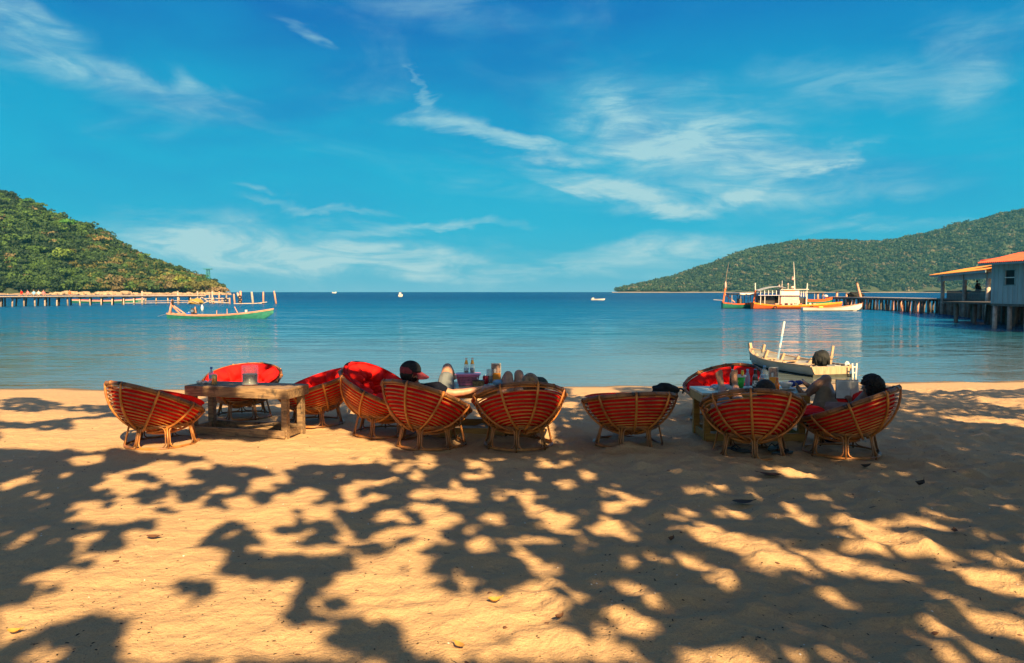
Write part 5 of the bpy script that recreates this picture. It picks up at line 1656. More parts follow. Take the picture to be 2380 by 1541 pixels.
# ================================================================ HALF-HIDDEN SILHOUETTES AND PEOPLE ON THE PIERS
def small_person(p, label, shirt, legs, seated, rz, group=None, hairm='black_hair', skinm='skin_tan'):
    rt = root('person', p, label, 'person', group, rz)
    mb = MB()
    zh = 0.45 if seated else 0.90
    hp = Vector((0, 0, zh)); ck = Vector((0, 0.02, zh + 0.48)); hd = Vector((0, 0.05, zh + 0.74))
    limb(mb, [hp, Vector((0, 0, zh + 0.25)), ck], [0.14, 0.13, 0.13]); limb(mb, [ck, hd], [0.07, 0.055]); mb.ell(hd + Vector((0, 0, 0.02)), (0.078, 0.095, 0.115)); mb.cap(hd + Vector((0, 0.09, 0.0)), hd + Vector((0, 0.11, -0.02)), 0.012, 0.016)
    for s_ in (-1, 1):
        sh_ = Vector((s_ * 0.17, 0.02, zh + 0.44)); el_ = Vector((s_ * 0.26, 0.06, zh + 0.18)); wr_ = Vector((s_ * 0.16, 0.26, zh + 0.10))
        limb(mb, [ck, sh_, el_, wr_], [0.09, 0.062, 0.042, 0.030]); hand(mb, wr_, Vector((-s_ * 0.3, 0.7, -0.3)), s_)
        if seated:
            kn = Vector((s_ * 0.13, 0.42, zh + 0.03)); an = Vector((s_ * 0.13, 0.45, 0.08))
        else:
            kn = Vector((s_ * 0.11, 0.05, 0.48)); an = Vector((s_ * 0.12, 0.0, 0.07))
        limb(mb, [hp + Vector((s_ * 0.09, 0, 0)), kn, an], [0.10, 0.065, 0.042]); foot(mb, an + Vector((0, -0.02, -0.02)), Vector((0, 1, -0.02)), Vector((0, 0, -1)))
    o = mb.build('body', skinm, rt); remesh(o, 0.018, 2)
    mb = MB(); mb.ell(hd + Vector((0, -0.02, 0.045)), (0.088, 0.10, 0.105)); mb.build('hair', hairm, rt, smooth=True)
    mb = MB(); limb(mb, [hp + Vector((0, 0, 0.03)), ck], [0.155, 0.15])
    for s_ in (-1, 1): limb(mb, [ck, Vector((s_ * 0.17, 0.02, zh + 0.44)), Vector((s_ * 0.22, 0.04, zh + 0.30))], [0.1, 0.08, 0.07])
    o = mb.build('shirt', shirt, rt); remesh(o, 0.02, 2)
    mb = MB()
    for s_ in (-1, 1):
        kn = Vector((s_ * 0.13, 0.42, zh + 0.03)) if seated else Vector((s_ * 0.11, 0.05, 0.48))
        limb(mb, [hp + Vector((s_ * 0.09, 0, 0)), kn], [0.125, 0.09])
    o = mb.build('shorts', legs, rt); remesh(o, 0.02, 2)
    return rt

# ================================================================ BOATS
def hull_fns(L, B, free, rise_b, rise_s, draft=0.3, stern=0.55, bow_pow=1.0, rake=0.6):
    def b(t): return B / 2 * (stern + (1 - stern) * min(1, t / 0.35) ** 0.7) * (1 - max(0, (t - 0.45) / 0.55) ** (1.9 * bow_pow)) ** 0.9 + 0.012
    def s(t): return free + rise_b * max(0, (t - 0.35) / 0.65) ** 2.0 + rise_s * max(0, (0.4 - t) / 0.4) ** 2
    def k(t): return -draft + (draft + s(1.0) * 0.55) * max(0, (t - 0.80) / 0.20) ** 2.2
    return b, s, k
def hull_obj(rt, L, fns, mh, mi, thick=0.05, n=30, lower=None, lower_z=0.08, stripe=None, stripe_h=0.14, rub=None, transom_mat=None, name='hull'):
    b, s, k = fns
    J = [0, 0.15, 0.35, 0.55, 0.72, 0.86, 1.0]
    def sec(t, off=0.0, top=0.0, floor=None):
        out = []
        bb, ss, kk = max(b(t) - off, 0.004), s(t) - top, k(t) + off
        if floor is not None: kk = max(kk, floor)
        for j in J:
            out.append((bb * (j ** 0.62), kk + (ss - kk) * j ** 1.9))
        return out
    def shell(off, floor=None, flip=False, x0=0.0, x1=L, top=0.0):
        vs, fs = [], []
        for i in range(n + 1):
            t = i / n
            o_ = sec(t, off, top, floor)
            x = x0 + (x1 - x0) * t
            ring = [(x, -y, z) for y, z in o_[::-1]] + [(x, y, z) for y, z in o_[1:]]
            vs += ring
        w = 2 * len(J) - 1
        for i in range(n):
            for j in range(w - 1):
                f = (i * w + j, (i + 1) * w + j, (i + 1) * w + j + 1, i * w + j + 1)
                fs.append(f[::-1] if flip else f)
        return vs, fs, w
    vs, fs, w = shell(0)
    mb = MB().add(vs, fs); mb.f.append(tuple(range(w)))
    mb.build(name, mh, rt, smooth=False)
    if transom_mat:
        o_ = sec(0)
        pts = [(-0.006, -y, z) for y, z in o_[::-1]] + [(-0.006, y, z) for y, z in o_[1:]]
        pts2 = [(-0.05, y, z) for _, y, z in pts]
        m_ = MB(); nn = len(pts)
        m_.add(pts + pts2, [tuple(range(nn)), tuple(range(2 * nn - 1, nn - 1, -1))] + [(q, q + nn, q + nn + 1, q + 1) for q in range(nn - 1)])
        m_.build('transom', transom_mat, rt)
    vs, fs, w = shell(thick, floor=0.04, flip=True, x0=thick, x1=L * 0.985)
    mb = MB().add(vs, fs); mb.f.append(tuple(range(w))[::-1])
    mb.build('inner_hull', mi, rt, smooth=False)
    for sg in (-1, 1):
        rail = [(L * t, sg * (b(t) - thick / 2), s(t) + 0.01) for t in [i / n for i in range(n + 1)]]
        m_ = MB()
        for i in range(n): m_.beam(rail[i], (Vector(rail[i + 1]) + (Vector(rail[i + 1]) - Vector(rail[i])) * 0.06), thick * 1.5, 0.045)
        m_.build('gunwale', rub or mi, rt)
        if stripe:
            v2, f2 = [], []
            for i in range(n + 1):
                t = i / n
                for zz in (s(t) - 0.01, s(t) - stripe_h):
                    q = (zz - k(t)) / (s(t) - k(t)); j = max(q, 0.01) ** (1 / 1.9)
                    v2.append((L * t, sg * (b(t) * j ** 0.62 + 0.012), zz))
            for i in range(n): f2.append((2 * i, 2 * i + 2, 2 * i + 3, 2 * i + 1))
            MB().add(v2, f2).build('painted_stripe', stripe, rt)
        if lower:
            v2, f2 = [], []
            for i in range(n + 1):
                t = i / n
                for zz in (min(lower_z + 0.25 * max(0, t - 0.6) * s(t), s(t) - 0.05), max(k(t) + 0.02, -0.15)):
                    q = max((zz - k(t)) / (s(t) - k(t)), 0.002); j = q ** (1 / 1.9)
                    v2.append((L * t, sg * (b(t) * j ** 0.62 + 0.010), zz))
            for i in range(n): f2.append((2 * i, 2 * i + 2, 2 * i + 3, 2 * i + 1))
            MB().add(v2, f2).build('lower_band', lower, rt)
    return b, s, k

# ---- near grey boat at the right
st = P(1931, 876, z=WATER); bw = P(1757, 846, z=WATER)
st = Vector((st.x, st.y, 0)); bw = Vector((bw.x, bw.y, 0)); ax_ = bw - st
L1 = ax_.length + 0.35; rz1 = math.atan2(ax_.y, ax_.x)
rt = root('wooden_boat', (st.x, st.y, WATER), 'grey wooden motorboat moored nearest the beach, its bow to the left', 'boat', None, rz1)
B1 = 1.42
fn = hull_fns(L1, B1, 0.27, 0.20, 0.02, 0.22, stern=0.88)
b1, s1, k1 = hull_obj(rt, L1, fn, 'grey_hull', 'grey_hull', 0.045, lower='waterline_grime', lower_z=0.05, rub='pale_deck', transom_mat='pale_deck')
MB().box((-0.062, 0, 0.0), (0.02, b1(0) * 1.9, 0.16)).build('waterline_board', 'waterline_grime', rt)
for i, t_ in enumerate((0.30, 0.44, 0.58, 0.72, 0.86)):
    for sg in (-1, 1):
        MB().beam((L1 * t_, sg * (b1(t_) - 0.20), 0.06), (L1 * t_, sg * (b1(t_) - 0.06), s1(t_) + 0.07), 0.08, 0.05, up=(1, 0, 0)).build('frame', 'pale_deck', rt)
for i in range(7):
    yq = -0.42 + 0.14 * i
    MB().box((L1 * 0.52, yq, 0.10), (L1 * 0.52, 0.12, 0.02)).build('floor_board', 'pale_deck', rt)
for t_ in (0.36, 0.60, 0.80):
    MB().box((L1 * t_, 0, 0.22), (0.22, b1(t_) * 2 - 0.12, 0.03)).build('seat', 'pale_deck', rt)
MB().beam((L1 * 0.985, 0, 0.3), (L1 * 1.01, 0, s1(1) + 0.18), 0.09, 0.09).build('stem_post', 'pale_deck', rt)
MB().beam((L1 * 0.90, -0.2, 0.4), (L1 * 0.90, -0.25, s1(0.9) + 0.22), 0.07, 0.07).build('stem_post', 'pale_deck', rt)
# covered outboard engine, long tail shaft, clutter
rz_i = Matrix.Rotation(-rz1, 3, 'Z')
def lb(px, py, d): 
    v = P(px, py, d=d) - Vector((st.x, st.y, WATER)); return rz_i @ v
oe = root('covered_engine', P(1909, 833, d=st.y + 0.25), 'boat engine wrapped in a black tarpaulin at the stern of the grey boat', 'engine')
blob('tarpaulin', (0, 0, 0), (0.225, 0.22, 0.235), 'black_tarp', None, None, 11, 0.045, seg=40, rings=26).parent = oe
for k in range(7):
    a = k * 0.9
    MB().tube([(0.20 * math.cos(a), 0.20 * math.sin(a), -0.16), (0.215 * math.cos(a), 0.215 * math.sin(a), 0.0), (0.13 * math.cos(a + 0.2), 0.13 * math.sin(a + 0.2), 0.19)], [0.045, 0.03, 0.015], 7).build('fold', 'black_tarp', oe, smooth=True)
MB().tube([(0.15, 0, -0.04), (0.35, 0, -0.01), (0.50, 0, 0.01)], [0.02, 0.014, 0.012], 6).build('tiller', 'dark_metal', oe)
MB().tube([(-0.15, 0, -0.02), (-0.8, 0.15, -0.06), (-1.0, 0.2, -0.07)], [0.018, 0.014, 0.010], 6).build('shaft', 'dark_metal', oe)
MB().box((0.02, -0.20, -0.25), (0.10, 0.08, 0.12)).build('bracket', 'dark_metal', oe)
pole = root('marker_pole', P(1808, 833, d=22.0), 'white and blue pole standing upright in the grey boat', 'pole')
pt_, pb_ = P(1823, 747, d=22.0), P(1808, 833, d=22.0)
dd_ = pt_ - pb_
for a, c2_, mm, r_ in ((0, 0.30, 'clear_blue', 0.030), (0.30, 0.42, 'white_plastic', 0.032), (0.42, 0.60, 'pale_blue_cloth', 0.036), (0.60, 1.0, 'white_plastic', 0.032)):
    MB().tube([dd_ * a, dd_ * c2_], r_, 8).build('pole_section', mm, pole)
tp_ = root('tiller_post', P(1930, 838, d=st.y + 0.6), 'short wooden post leaning behind the covered engine', 'post')
MB().beam((0, 0, -0.1), (0.07, 0, 0.42), 0.06, 0.05).build('post', 'pale_deck', tp_)
MB().beam((-0.02, 0, 0.1), (0.08, 0, 0.12), 0.03, 0.03).build('peg', 'pale_deck', tp_)
for (px, py, nm, lab, mm, w, h) in ((1946, 855, 'bucket', 'pale blue-grey bucket beside the covered engine in the grey boat', 'white_plastic', 0.085, 0.14), (1957, 859, 'tin', 'small red-lidded tin beside the bucket in the grey boat', 'red_can', 0.05, 0.07), (1872, 857, 'blue_box', 'small dark blue box at the near stern corner of the grey boat', 'blue_plastic', 0.09, 0.1)):
    rt2 = root(nm, P(px, py, d=st.y + 0.35), lab, nm.split('_')[-1])
    MB().lathe([(w * 0.8, -h / 2), (w, h / 2), (w * 0.9, h / 2), (w * 0.75, -h / 2 + 0.01), (0, -h / 2 + 0.01)], seg=16).build('body', mm, rt2)
    MB().tube([(w * math.cos(a), 0, h / 2 + 0.8 * w * math.sin(a)) for a in [math.pi * i / 8 for i in range(9)]], 0.006, 5).build('handle', 'metal', rt2)
rt2 = root('white_bag', P(1969, 851, d=st.y + 0.3), 'upright white plastic bag at the right end of the grey boat', 'bag')
blob('body', (0, 0, 0), (0.07, 0.06, 0.14), 'white_plastic', None, None, 3, 0.14).parent = rt2
# white ladder at the stern
rt2 = root('boarding_ladder', P(1982, 868, d=st.y - 0.12), 'white ladder hung on the right corner of the grey boat', 'ladder')
for dx in (-0.02, 0.10): MB().beam((dx, 0, 0.28), (dx * 0.5 + 0.02, -0.02, -0.32), 0.035, 0.03).build('rail', 'white_paint', rt2)
for z in (0.18, 0.02, -0.14): MB().beam((-0.01, 0, z), (0.08, 0, z), 0.025, 0.025).build('rung', 'white_paint', rt2)

# ---- green and pink long boat at the left, stern left, bow right
def long_boat(p0, p1, label, hullm, railm, B, free, rb, rs, draft=0.25, extra=None, low=None, name='long_boat', stripe=None, group=None, stripe_h=0.14, stern=0.5):
    a = Vector((p0.x, p0.y, WATER)); c = Vector((p1.x, p1.y, WATER)); d = c - a
    rt = root(name, a, label, 'boat', group, math.atan2(d.y, d.x))
    f = hull_fns(d.length, B, free, rb, rs, draft, stern=stern)
    hull_obj(rt, d.length, f, hullm, railm, 0.06, rub=railm, lower=low, stripe=stripe, stripe_h=stripe_h)
    for t_ in (0.25, 0.4, 0.55, 0.7, 0.85):
        MB().box((d.length * t_, 0, f[1](t_) - 0.06), (0.12, f[0](t_) * 2 - 0.1, 0.05)).build('thwart', railm, rt)
    return rt, d.length, f
d_ = 65.0
rt, L2, f2 = long_boat(P(391, 739, d=d_), P(636, 739, d=d_), 'long green fishing boat with a salmon pink rail and rising bow, left of centre', 'green_paint', 'pink_wood', 1.3, 0.31, 0.55, 0.16, stripe='pink_wood', stripe_h=0.10)
MB().beam((0.10, 0, 0.3), (0.42, 0, 1.65), 0.16, 0.14, up=(1, 0, 0)).build('stern_post', 'pink_wood', rt)
MB().beam((0.10, 0.3, 0.4), (0.12, 0.28, 1.1), 0.10, 0.10, up=(1, 0, 0)).build('stern_post', 'pink_wood', rt)
for sg in (-1, 1): MB().beam((0.32, sg * 0.1, 1.2), (1.25, sg * 0.45, 0.42), 0.09, 0.09).build('stay', 'pink_wood', rt)
MB().ell((0.42, -0.05, 1.35), (0.10, 0.1, 0.33), fn=lambda q: 1 + 0.2 * math.sin(q.z * 7)).build('rope_bundle', 'black_tarp', rt, smooth=True)
MB().tube([(-0.9, 0, 0.18), (0.4, 0, 0.55)], 0.03, 6).build('propeller_shaft', 'metal', rt)
e_ = MB().box((2.25, 0, 0.66), (0.40, 0.45, 0.48)); e_.build('engine', 'dark_metal', rt, bevel=0.08)
MB().lathe([(0.13, -0.03), (0.13, 0.03)], c=(2.2, -0.27, 0.66), seg=16, M=Euler((R(90), 0, 0)).to_matrix()).build('flywheel', 'metal', rt)
MB().beam((2.5, -0.2, 0.5), (2.42, -0.2, 1.02), 0.10, 0.06, up=(1, 0, 0)).build('engine_post', 'pink_wood', rt)
for x_, h_ in ((4.2, 0.3), (5.1, 0.42)): MB().beam((x_, 0, 0.3), (x_, 0, 0.42 + h_), 0.05, 0.05, up=(1, 0, 0)).build('peg', 'pink_wood', rt)
MB().beam((6.05, 0, 0.4), (5.75, 0, 1.02), 0.09, 0.05, up=(1, 0, 0)).build('oar_rest', 'pink_wood', rt)
MB().box((6.75, 0, 0.62), (0.16, 0.16, 0.25)).build('bow_block', 'white_paint', rt)
b0 = root('fuel_can', P(389 + 50, 730.5, d=d_ - 0.1), 'bright blue fuel can beside the engine of the long green boat', 'can')
MB().box((0, 0, 0.0), (0.38, 0.26, 0.32)).build('body', 'blue_plastic', b0, bevel=0.04); MB().lathe([(0.04, 0.16), (0.04, 0.21)], seg=10).build('cap', 'white_plastic', b0)

# ---- fishing boats moored at the right pier
d_ = 103.0
rt, L3_, f3 = long_boat(P(1678, 717, d=d_), P(1782, 717, d=d_), 'green and orange boat with a dark canopy, leftmost of the group at the right pier', 'green_paint', 'orange_paint', 2.0, 0.66, 0.45, 0.20, stripe='orange_paint', stripe_h=0.13, low='waterline_grime', name='fishing_boat')
MB().beam((0.10, 0, 0.6), (0.42, 0, 2.75), 0.24, 0.18, up=(1, 0, 0)).build('stern_post', 'orange_paint', rt)
MB().beam((0.32, 0, 2.0), (1.75, 0, 0.85), 0.15, 0.12).build('stay', 'pink_wood', rt)
MB().tube([(0.40, 0, 2.6), (0.55, 0, 4.6), (0.85, 0, 6.3)], [0.05, 0.035, 0.018], 6).build('mast', 'pier_wood', rt)
MB().ell((0.44, 0, 3.15), (0.13, 0.13, 0.52)).build('folded_flag', 'rose_paint', rt, smooth=True)
for i in range(5): MB().box((0.95 + 0.8 * i, 0, 1.98 - 0.02 * (i % 2)), (0.79, 1.9, 0.14)).build('canopy_panel', 'black_tarp', rt, bevel=0.04)
for i in range(3): MB().tube([(2.1 + 0.8 * i, -0.98, 1.98), (2.88 + 0.8 * i, -0.98, 1.96)], [0.16, 0.15], 9).build('rolled_cover', 'white_paint', rt, smooth=True)
for x_ in (1.1, 2.3, 3.3, 4.1):
    for sg in (-1, 1): MB().beam((x_, sg * 0.80, 0.6), (x_, sg * 0.80, 1.95), 0.08, 0.08, up=(1, 0, 0)).build('post', 'pier_wood', rt)
MB().box((2.4, 0, 1.0), (0.6, 0.7, 0.7)).build('engine', 'dark_metal', rt, bevel=0.1)
MB().tube([(2.2, -0.2, 1.2), (2.3, -0.25, 1.75)], 0.07, 6).build('exhaust', 'dark_metal', rt)
MB().tube([(-1.2, 0, 1.2), (0.3, 0, 1.1)], 0.04, 6).build('propeller_shaft', 'pier_wood', rt)

d_ = 100.0
rt, L4, f4 = long_boat(P(1748, 717.5, d=d_), P(1957, 717.5, d=d_), 'long orange boat with a yellow rail and a white two-storey cabin at the right pier', 'orange_paint', 'amber_paint', 2.6, 0.46, 0.50, 0.40, stripe='amber_paint', stripe_h=0.16, low='waterline_grime', stern=0.6, name='fishing_boat')
MB().beam((0.15, 0, 0.6), (0.45, 0, 2.5), 0.28, 0.2, up=(1, 0, 0)).build('stern_post', 'orange_paint', rt)
MB().tube([(0.40, 0, 2.3), (0.36, 0, 3.45)], 0.07, 6).build('stern_pole', 'white_paint', rt)
MB().box((4.66, 0, 1.12), (2.42, 1.9, 1.24)).build('cabin', 'rose_paint', rt, bevel=0.03)
for x_ in (3.9, 4.66, 5.42): MB().box((x_, -0.962, 1.12), (0.05, 0.03, 1.2)).build('cabin_seam', 'white_paint', rt)
MB().beam((3.6, -0.965, 1.55), (5.8, -0.965, 1.15), 0.03, 0.06).build('diagonal_trim', 'white_paint', rt)
MB().box((4.66, 0, 2.19), (2.42, 2.0, 0.74)).build('upper_cabin', 'white_paint', rt, bevel=0.03)
MB().box((4.66, 0, 1.79), (2.7, 2.3, 0.05)).build('cabin_ledge', 'roof_trim', rt)
MB().box((5.2, 0, 2.60), (3.7, 2.4, 0.07)).build('roof', 'white_paint', rt)
MB().box((4.55, -1.02, 2.42), (1.5, 0.03, 0.07)).build('yellow_trim', 'amber_paint', rt)
vs = []
for i in range(11):
    t = i / 10; x = 0.45 + 3.6 * t; z = 2.35 + 0.60 * math.sin(t * math.pi * 0.66 + 0.10)
    vs.append([Vector((x, y, z + 0.08 * math.cos(y * 1.4))) for y in (-1.25, -0.4, 0.4, 1.25)] + [Vector((x, y, z - 0.05)) for y in (1.25, 0.4, -0.4, -1.25)])
loft(vs).build('awning', 'grey_tarp', rt)
MB().box((1.95, 0, 1.86), (3.0, 2.2, 0.09)).build('lower_awning', 'blue_cloth', rt)
MB().box((1.95, -1.12, 1.82), (3.0, 0.04, 0.05)).build('awning_trim', 'white_paint', rt)
for i in range(6):
    for sg in (-1, 1):
        MB().beam((0.75 + i * 0.52, sg * 1.0, 1.9), (0.75 + i * 0.52, sg * 1.0, 2.45), 0.11, 0.08, up=(1, 0, 0)).build('post', 'white_paint', rt)
for x_ in (0.8, 1.35, 3.2):
    for sg in (-1, 1): MB().beam((x_, sg * 0.95, 0.6), (x_, sg * 0.95, 1.85), 0.07, 0.07, up=(1, 0, 0)).build('post', 'white_paint', rt)
MB().box((2.0, 0.25, 1.20), (2.6, 1.1, 1.1)).build('engine_room', 'dark_metal', rt, bevel=0.05)
MB().box((3.15, -0.3, 1.25), (0.45, 0.3, 1.0)).build('dark_door', 'window_dark', rt)
for i, x_ in enumerate((6.15, 6.45, 6.7)): MB().box((x_, -0.85, 2.1), (0.09, 0.07, 0.95)).build('post', 'white_paint', rt)
MB().box((6.4, 0, 1.95), (1.0, 1.6, 0.35)).build('upper_bench', 'blue_cloth', rt)
MB().box((6.4, 0.1, 1.1), (0.9, 1.4, 0.8)).build('fish_store', 'dark_metal', rt, bevel=0.05)
MB().tube([(5.6, 0, 2.6), (5.52, 0, 4.6), (5.40, 0, 6.25)], [0.08, 0.055, 0.025], 8).build('mast', 'white_paint', rt)
for x_, z, w in ((5.35, 2.88, 0.26), (5.38, 3.95, 0.22), (5.30, 4.2, 0.12)): MB().ell((x_, 0, z), (w, 0.2, w * 0.6)).build('buoy', 'rose_paint', rt, smooth=True)
for x_, h_, w in ((4.0, 1.15, 0.03), (3.62, 0.55, 0.03), (4.8, 0.7, 0.03)): MB().tube([(x_, 0.2, 2.6), (x_, 0.2, 2.6 + h_)], w, 6).build('antenna', 'white_paint', rt)
for x_, z_ in ((4.8, 3.3), (3.62, 3.1), (4.0, 2.8)): MB().ell((x_, 0.2, z_), (0.10, 0.1, 0.12)).build('lamp', 'rose_paint', rt, smooth=True)
MB().tube([(6.78, -1.0, 0.4), (6.82, -1.0, 2.0), (6.88, -1.0, 3.4)], [0.08, 0.07, 0.06], 6).build('boat_pole', 'white_paint', rt)
g = random.Random(44)
for i in range(9):
    x_ = 3.0 + i * 0.62 + g.uniform(-0.1, 0.1)
    MB().box((x_, -0.75, 0.66 + g.uniform(-.04, .06)), (g.uniform(0.2, 0.5), 0.4, g.uniform(0.16, 0.34))).build('crate', ('pink_wood', 'orange_paint', 'dark_metal', 'white_paint')[i % 4], rt, bevel=0.02)
MB().box((5.9, -0.5, 0.9), (0.28, 0.3, 0.5)).build('white_box', 'white_paint', rt)
for x_ in (2.6, 7.4): MB().tube([(x_ + 0.18 * math.cos(a), -1.32, 0.25 + 0.18 * math.sin(a)) for a in [2 * math.pi * k / 14 for k in range(14)]], 0.06, 6, closed=True).build('fender', 'rubber', rt)
rt, L5, f5 = long_boat(P(1868, 709, d=107), P(1934, 709, d=107), 'small turquoise boat half hidden between the orange boat and the right pier', 'green_paint', 'orange_paint', 1.6, 1.15, 0.35, 0.1, stripe='orange_paint', stripe_h=0.3, name='fishing_boat')
for i in range(3): MB().box((0.5 + 0.85 * i, 0, 2.02 + 0.04 * i), (0.84, 1.2, 0.09)).build('canopy_panel', 'black_tarp', rt, bevel=0.02)
for x_ in (0.3, 1.3, 2.5): MB().beam((x_, -0.5, 0.9), (x_, -0.5, 2.05), 0.07, 0.07, up=(1, 0, 0)).build('post', 'pier_wood', rt)
MB().ell((3.1, 0, 1.65), (0.3, 0.3, 0.22)).build('pale_sack', 'white_paint', rt, smooth=True)
MB().ell((2.9, 0.1, 1.5), (0.25, 0.25, 0.3)).build('blue_sack', 'blue_plastic', rt, smooth=True)
# white skiff in front
rt, L6, f6 = long_boat(P(1864, 722.5, d=90), P(2003, 722.5, d=90), 'low white skiff with a pink inside in front of the orange boat', 'white_paint', 'pink_wood', 1.4, 0.36, 0.54, 0.08, low='waterline_grime', name='white_skiff')
MB().box((2.2, 0, 0.46), (0.5, 0.4, 0.14)).build('yellow_cushion', 'yellow_plastic', rt, bevel=0.03)
# red and green boat behind the left pier
rt, L7, f7 = long_boat(P(170, 706, d=150), P(336, 706, d=150), 'dark red boat lying behind the posts of the left pier', 'green_paint', 'orange_paint', 2.0, 0.55, 0.4, 0.2, stripe='rose_paint', stripe_h=0.22)
# distant small boats
rt, L8, f8 = long_boat(P(926, 689, d=330), P(936, 689, d=330), 'tiny white boat alone on the open water left of centre', 'white_paint', 'white_paint', 1.0, 0.7, 0.4, 0.2, name='small_boat')
MB().box((0.8, 0, 1.3), (0.9, 0.8, 0.9)).build('cabin', 'white_paint', rt)
rt, L9, f9 = long_boat(P(1374, 697.5, d=200), P(1406, 697.5, d=200), 'flat white float boat on the open water right of centre', 'white_paint', 'white_paint', 1.4, 0.28, 0.12, 0.1, name='small_boat')
MB().box((0.5, 0, 0.45), (0.5, 0.7, 0.35)).build('box', 'white_paint', rt)
for px, py, d_2, lab in ((784, 857 / 1.2651, 900, 'speck of a white boat on the horizon behind the furthest left pier posts'),):
    rt, _, _ = long_boat(P(772, 679.8, d=900), P(782, 679.8, d=900), lab, 'white_paint', 'white_paint', 2.0, 1.2, 0.6, 0.3, name='small_boat')
bo = root('mooring_buoy', P(470, 700, d=180), 'white mooring float on the water just right of the left pier', 'buoy')
bo.location = P(470, 724 - 2, z=WATER)
MB().ell((0, 0, 0.3), (0.16, 0.16, 0.38)).build('float', 'white_plastic', bo, smooth=True); MB().tube([(0, 0, 0.6), (0, 0, 0.8)], 0.03, 5).build('ring_post', 'white_plastic', bo)

# ================================================================ LEFT PIER
pr0 = Vector((-2, 0, 0))
def pier_pt(px, lat=0.0):
    """centre line of the left pier: deck at z 0.88, receding slightly to the right"""
    t = (px + 60) / (470 + 60)
    d = 112 + (142 - 112) * max(t, -2)
    return Vector(((px - CX) * d / F, d + lat, 0.86))
rt = root('wooden_pier', pier_pt(200) * 1.0, 'long pale wooden pier on many posts in front of the left hill', 'pier')
off = Vector(rt.location)
g = random.Random(12)
pxs = [-420 + i * 25.5 for i in range(36)]
mb = MB()
for i in range(len(pxs) - 1):
    a, c = pier_pt(pxs[i]) - off, pier_pt(pxs[i + 1]) - off
    mb.beam(a + Vector((0, 0.0, 0)), c + Vector((0.02, 0, 0)), 2.4, 0.12)
mb.build('deck', 'pier_deck', rt)
for s_ in (-1.1, 1.1):
    mb = MB()
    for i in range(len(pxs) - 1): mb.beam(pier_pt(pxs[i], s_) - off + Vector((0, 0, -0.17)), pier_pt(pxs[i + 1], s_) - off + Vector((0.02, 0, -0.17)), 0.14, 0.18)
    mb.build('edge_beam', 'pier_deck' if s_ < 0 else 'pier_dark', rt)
for i, px in enumerate(pxs):
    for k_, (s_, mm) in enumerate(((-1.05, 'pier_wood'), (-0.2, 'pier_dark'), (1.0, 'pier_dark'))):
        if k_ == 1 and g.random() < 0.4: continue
        a = pier_pt(px + g.uniform(-2, 2) + (k_ * -5), s_) - off
        bt = a + Vector((g.uniform(-0.18, 0.18) - 0.1 * k_, 0, -2.3))
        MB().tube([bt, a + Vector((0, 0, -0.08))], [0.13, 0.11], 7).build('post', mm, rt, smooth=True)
    if i % 2 == 0:
        c = pier_pt(px, 0) - off
        MB().beam(c + Vector((0, -1.1, -0.3)), c + Vector((0, 1.1, -0.3)), 0.12, 0.14).build('cross_beam', 'pier_dark', rt)
for px in (339, 421, 466, 500):      # tall posts standing above the deck
    a = pier_pt(px, -1.25) - off
    MB().tube([a + Vector((0, 0, -2.3)), a + Vector((0.02, 0, 0.85))], [0.17, 0.15], 8).build('tall_post', 'pier_wood', rt, smooth=True)
for a_px, b_px, z1, z2 in ((330, 430, -0.95, -0.9), (430, 520, -0.95, -1.1), (300, 470, -1.25, -1.3)):
    MB().beam(pier_pt(a_px, -1.3) - off + Vector((0, 0, z1)), pier_pt(b_px, -1.3) - off + Vector((0, 0, z2)), 0.12, 0.10).build('side_rail', 'pier_wood', rt)
# broken end of the pier: free standing posts, some with tyres
posts = [(488, 679, 706, 0.03, 0), (510, 677, 706, -0.04, 0), (534, 690, 704, 0, 0), (557, 679, 705, 0.25, 0), (545, 682, 705, 0.05, 0), (560, 676, 706, 0.0, 1),
         (587, 677, 705, 0.08, 0), (612.5, 677, 705, -0.02, 0), (640, 677, 707, 0.12, 0), (527, 681, 704, 0.0, 1), (497, 690, 705, 0.1, 0), (517, 691, 705, 0.0, 0)]
labs = ['first free post beyond the pier end, pale and straight', 'second free post beyond the pier end, leaning left', 'short stub post low in the broken pier end', 'stout post leaning right in the broken pier end',
        'thin post just left of the tyre post', 'post with two black tyres hung on it', 'thick pale post standing right of the two-tyre post', 'third post from the right end of the broken pier', 'rightmost free post of the broken pier, leaning left at its top',
        'post with one black tyre at the water in the broken pier', 'short slanting post at the pier end', 'short pale stub beside the single tyre post']
for i, (px, yt, yb, lean, ty) in enumerate(posts):
    d = 141.0
    bt = P(px, 705, z=WATER) if False else Vector(((px - CX) * d / F, d, WATER))
    h = (yb - yt) * d / F
    rt = root('mooring_post', bt, labs[i], 'post', 'posts of the broken pier end')
    r = 0.20 if i in (3, 6, 5) else 0.15
    MB().tube([(lean * 1.6 + 0.05, 0, -0.5), (0, 0, h * 0.5), (-lean * 1.5, 0, h)], [r * 1.1, r, r * 0.85], 9).build('post', 'pink_wood' if i % 3 else 'pier_wood', rt, smooth=True)
    if ty:
        for z_ in ((0.45, 1.25) if i == 5 else (0.75,)):
            tr = root('tyre', bt + Vector((-0.05, -0.3, z_)), 'upper black tyre on the two-tyre post' if z_ > 1 else ('lower black tyre on the two-tyre post' if i == 5 else 'single black tyre on the post near the water'), 'tyre', 'tyres on the pier posts')
            MB().tube([(0.27 * math.cos(a), 0, 0.27 * math.sin(a)) for a in [2 * math.pi * k / 18 for k in range(18)]], 0.10, 8, closed=True).build('tread', 'rubber', tr, smooth=True)
            MB().tube([(0, 0, 0.27), (0.02, 0.12, 0.5), (0.05, 0.25, 0.7)], 0.02, 5).build('rope', 'pier_wood', tr)
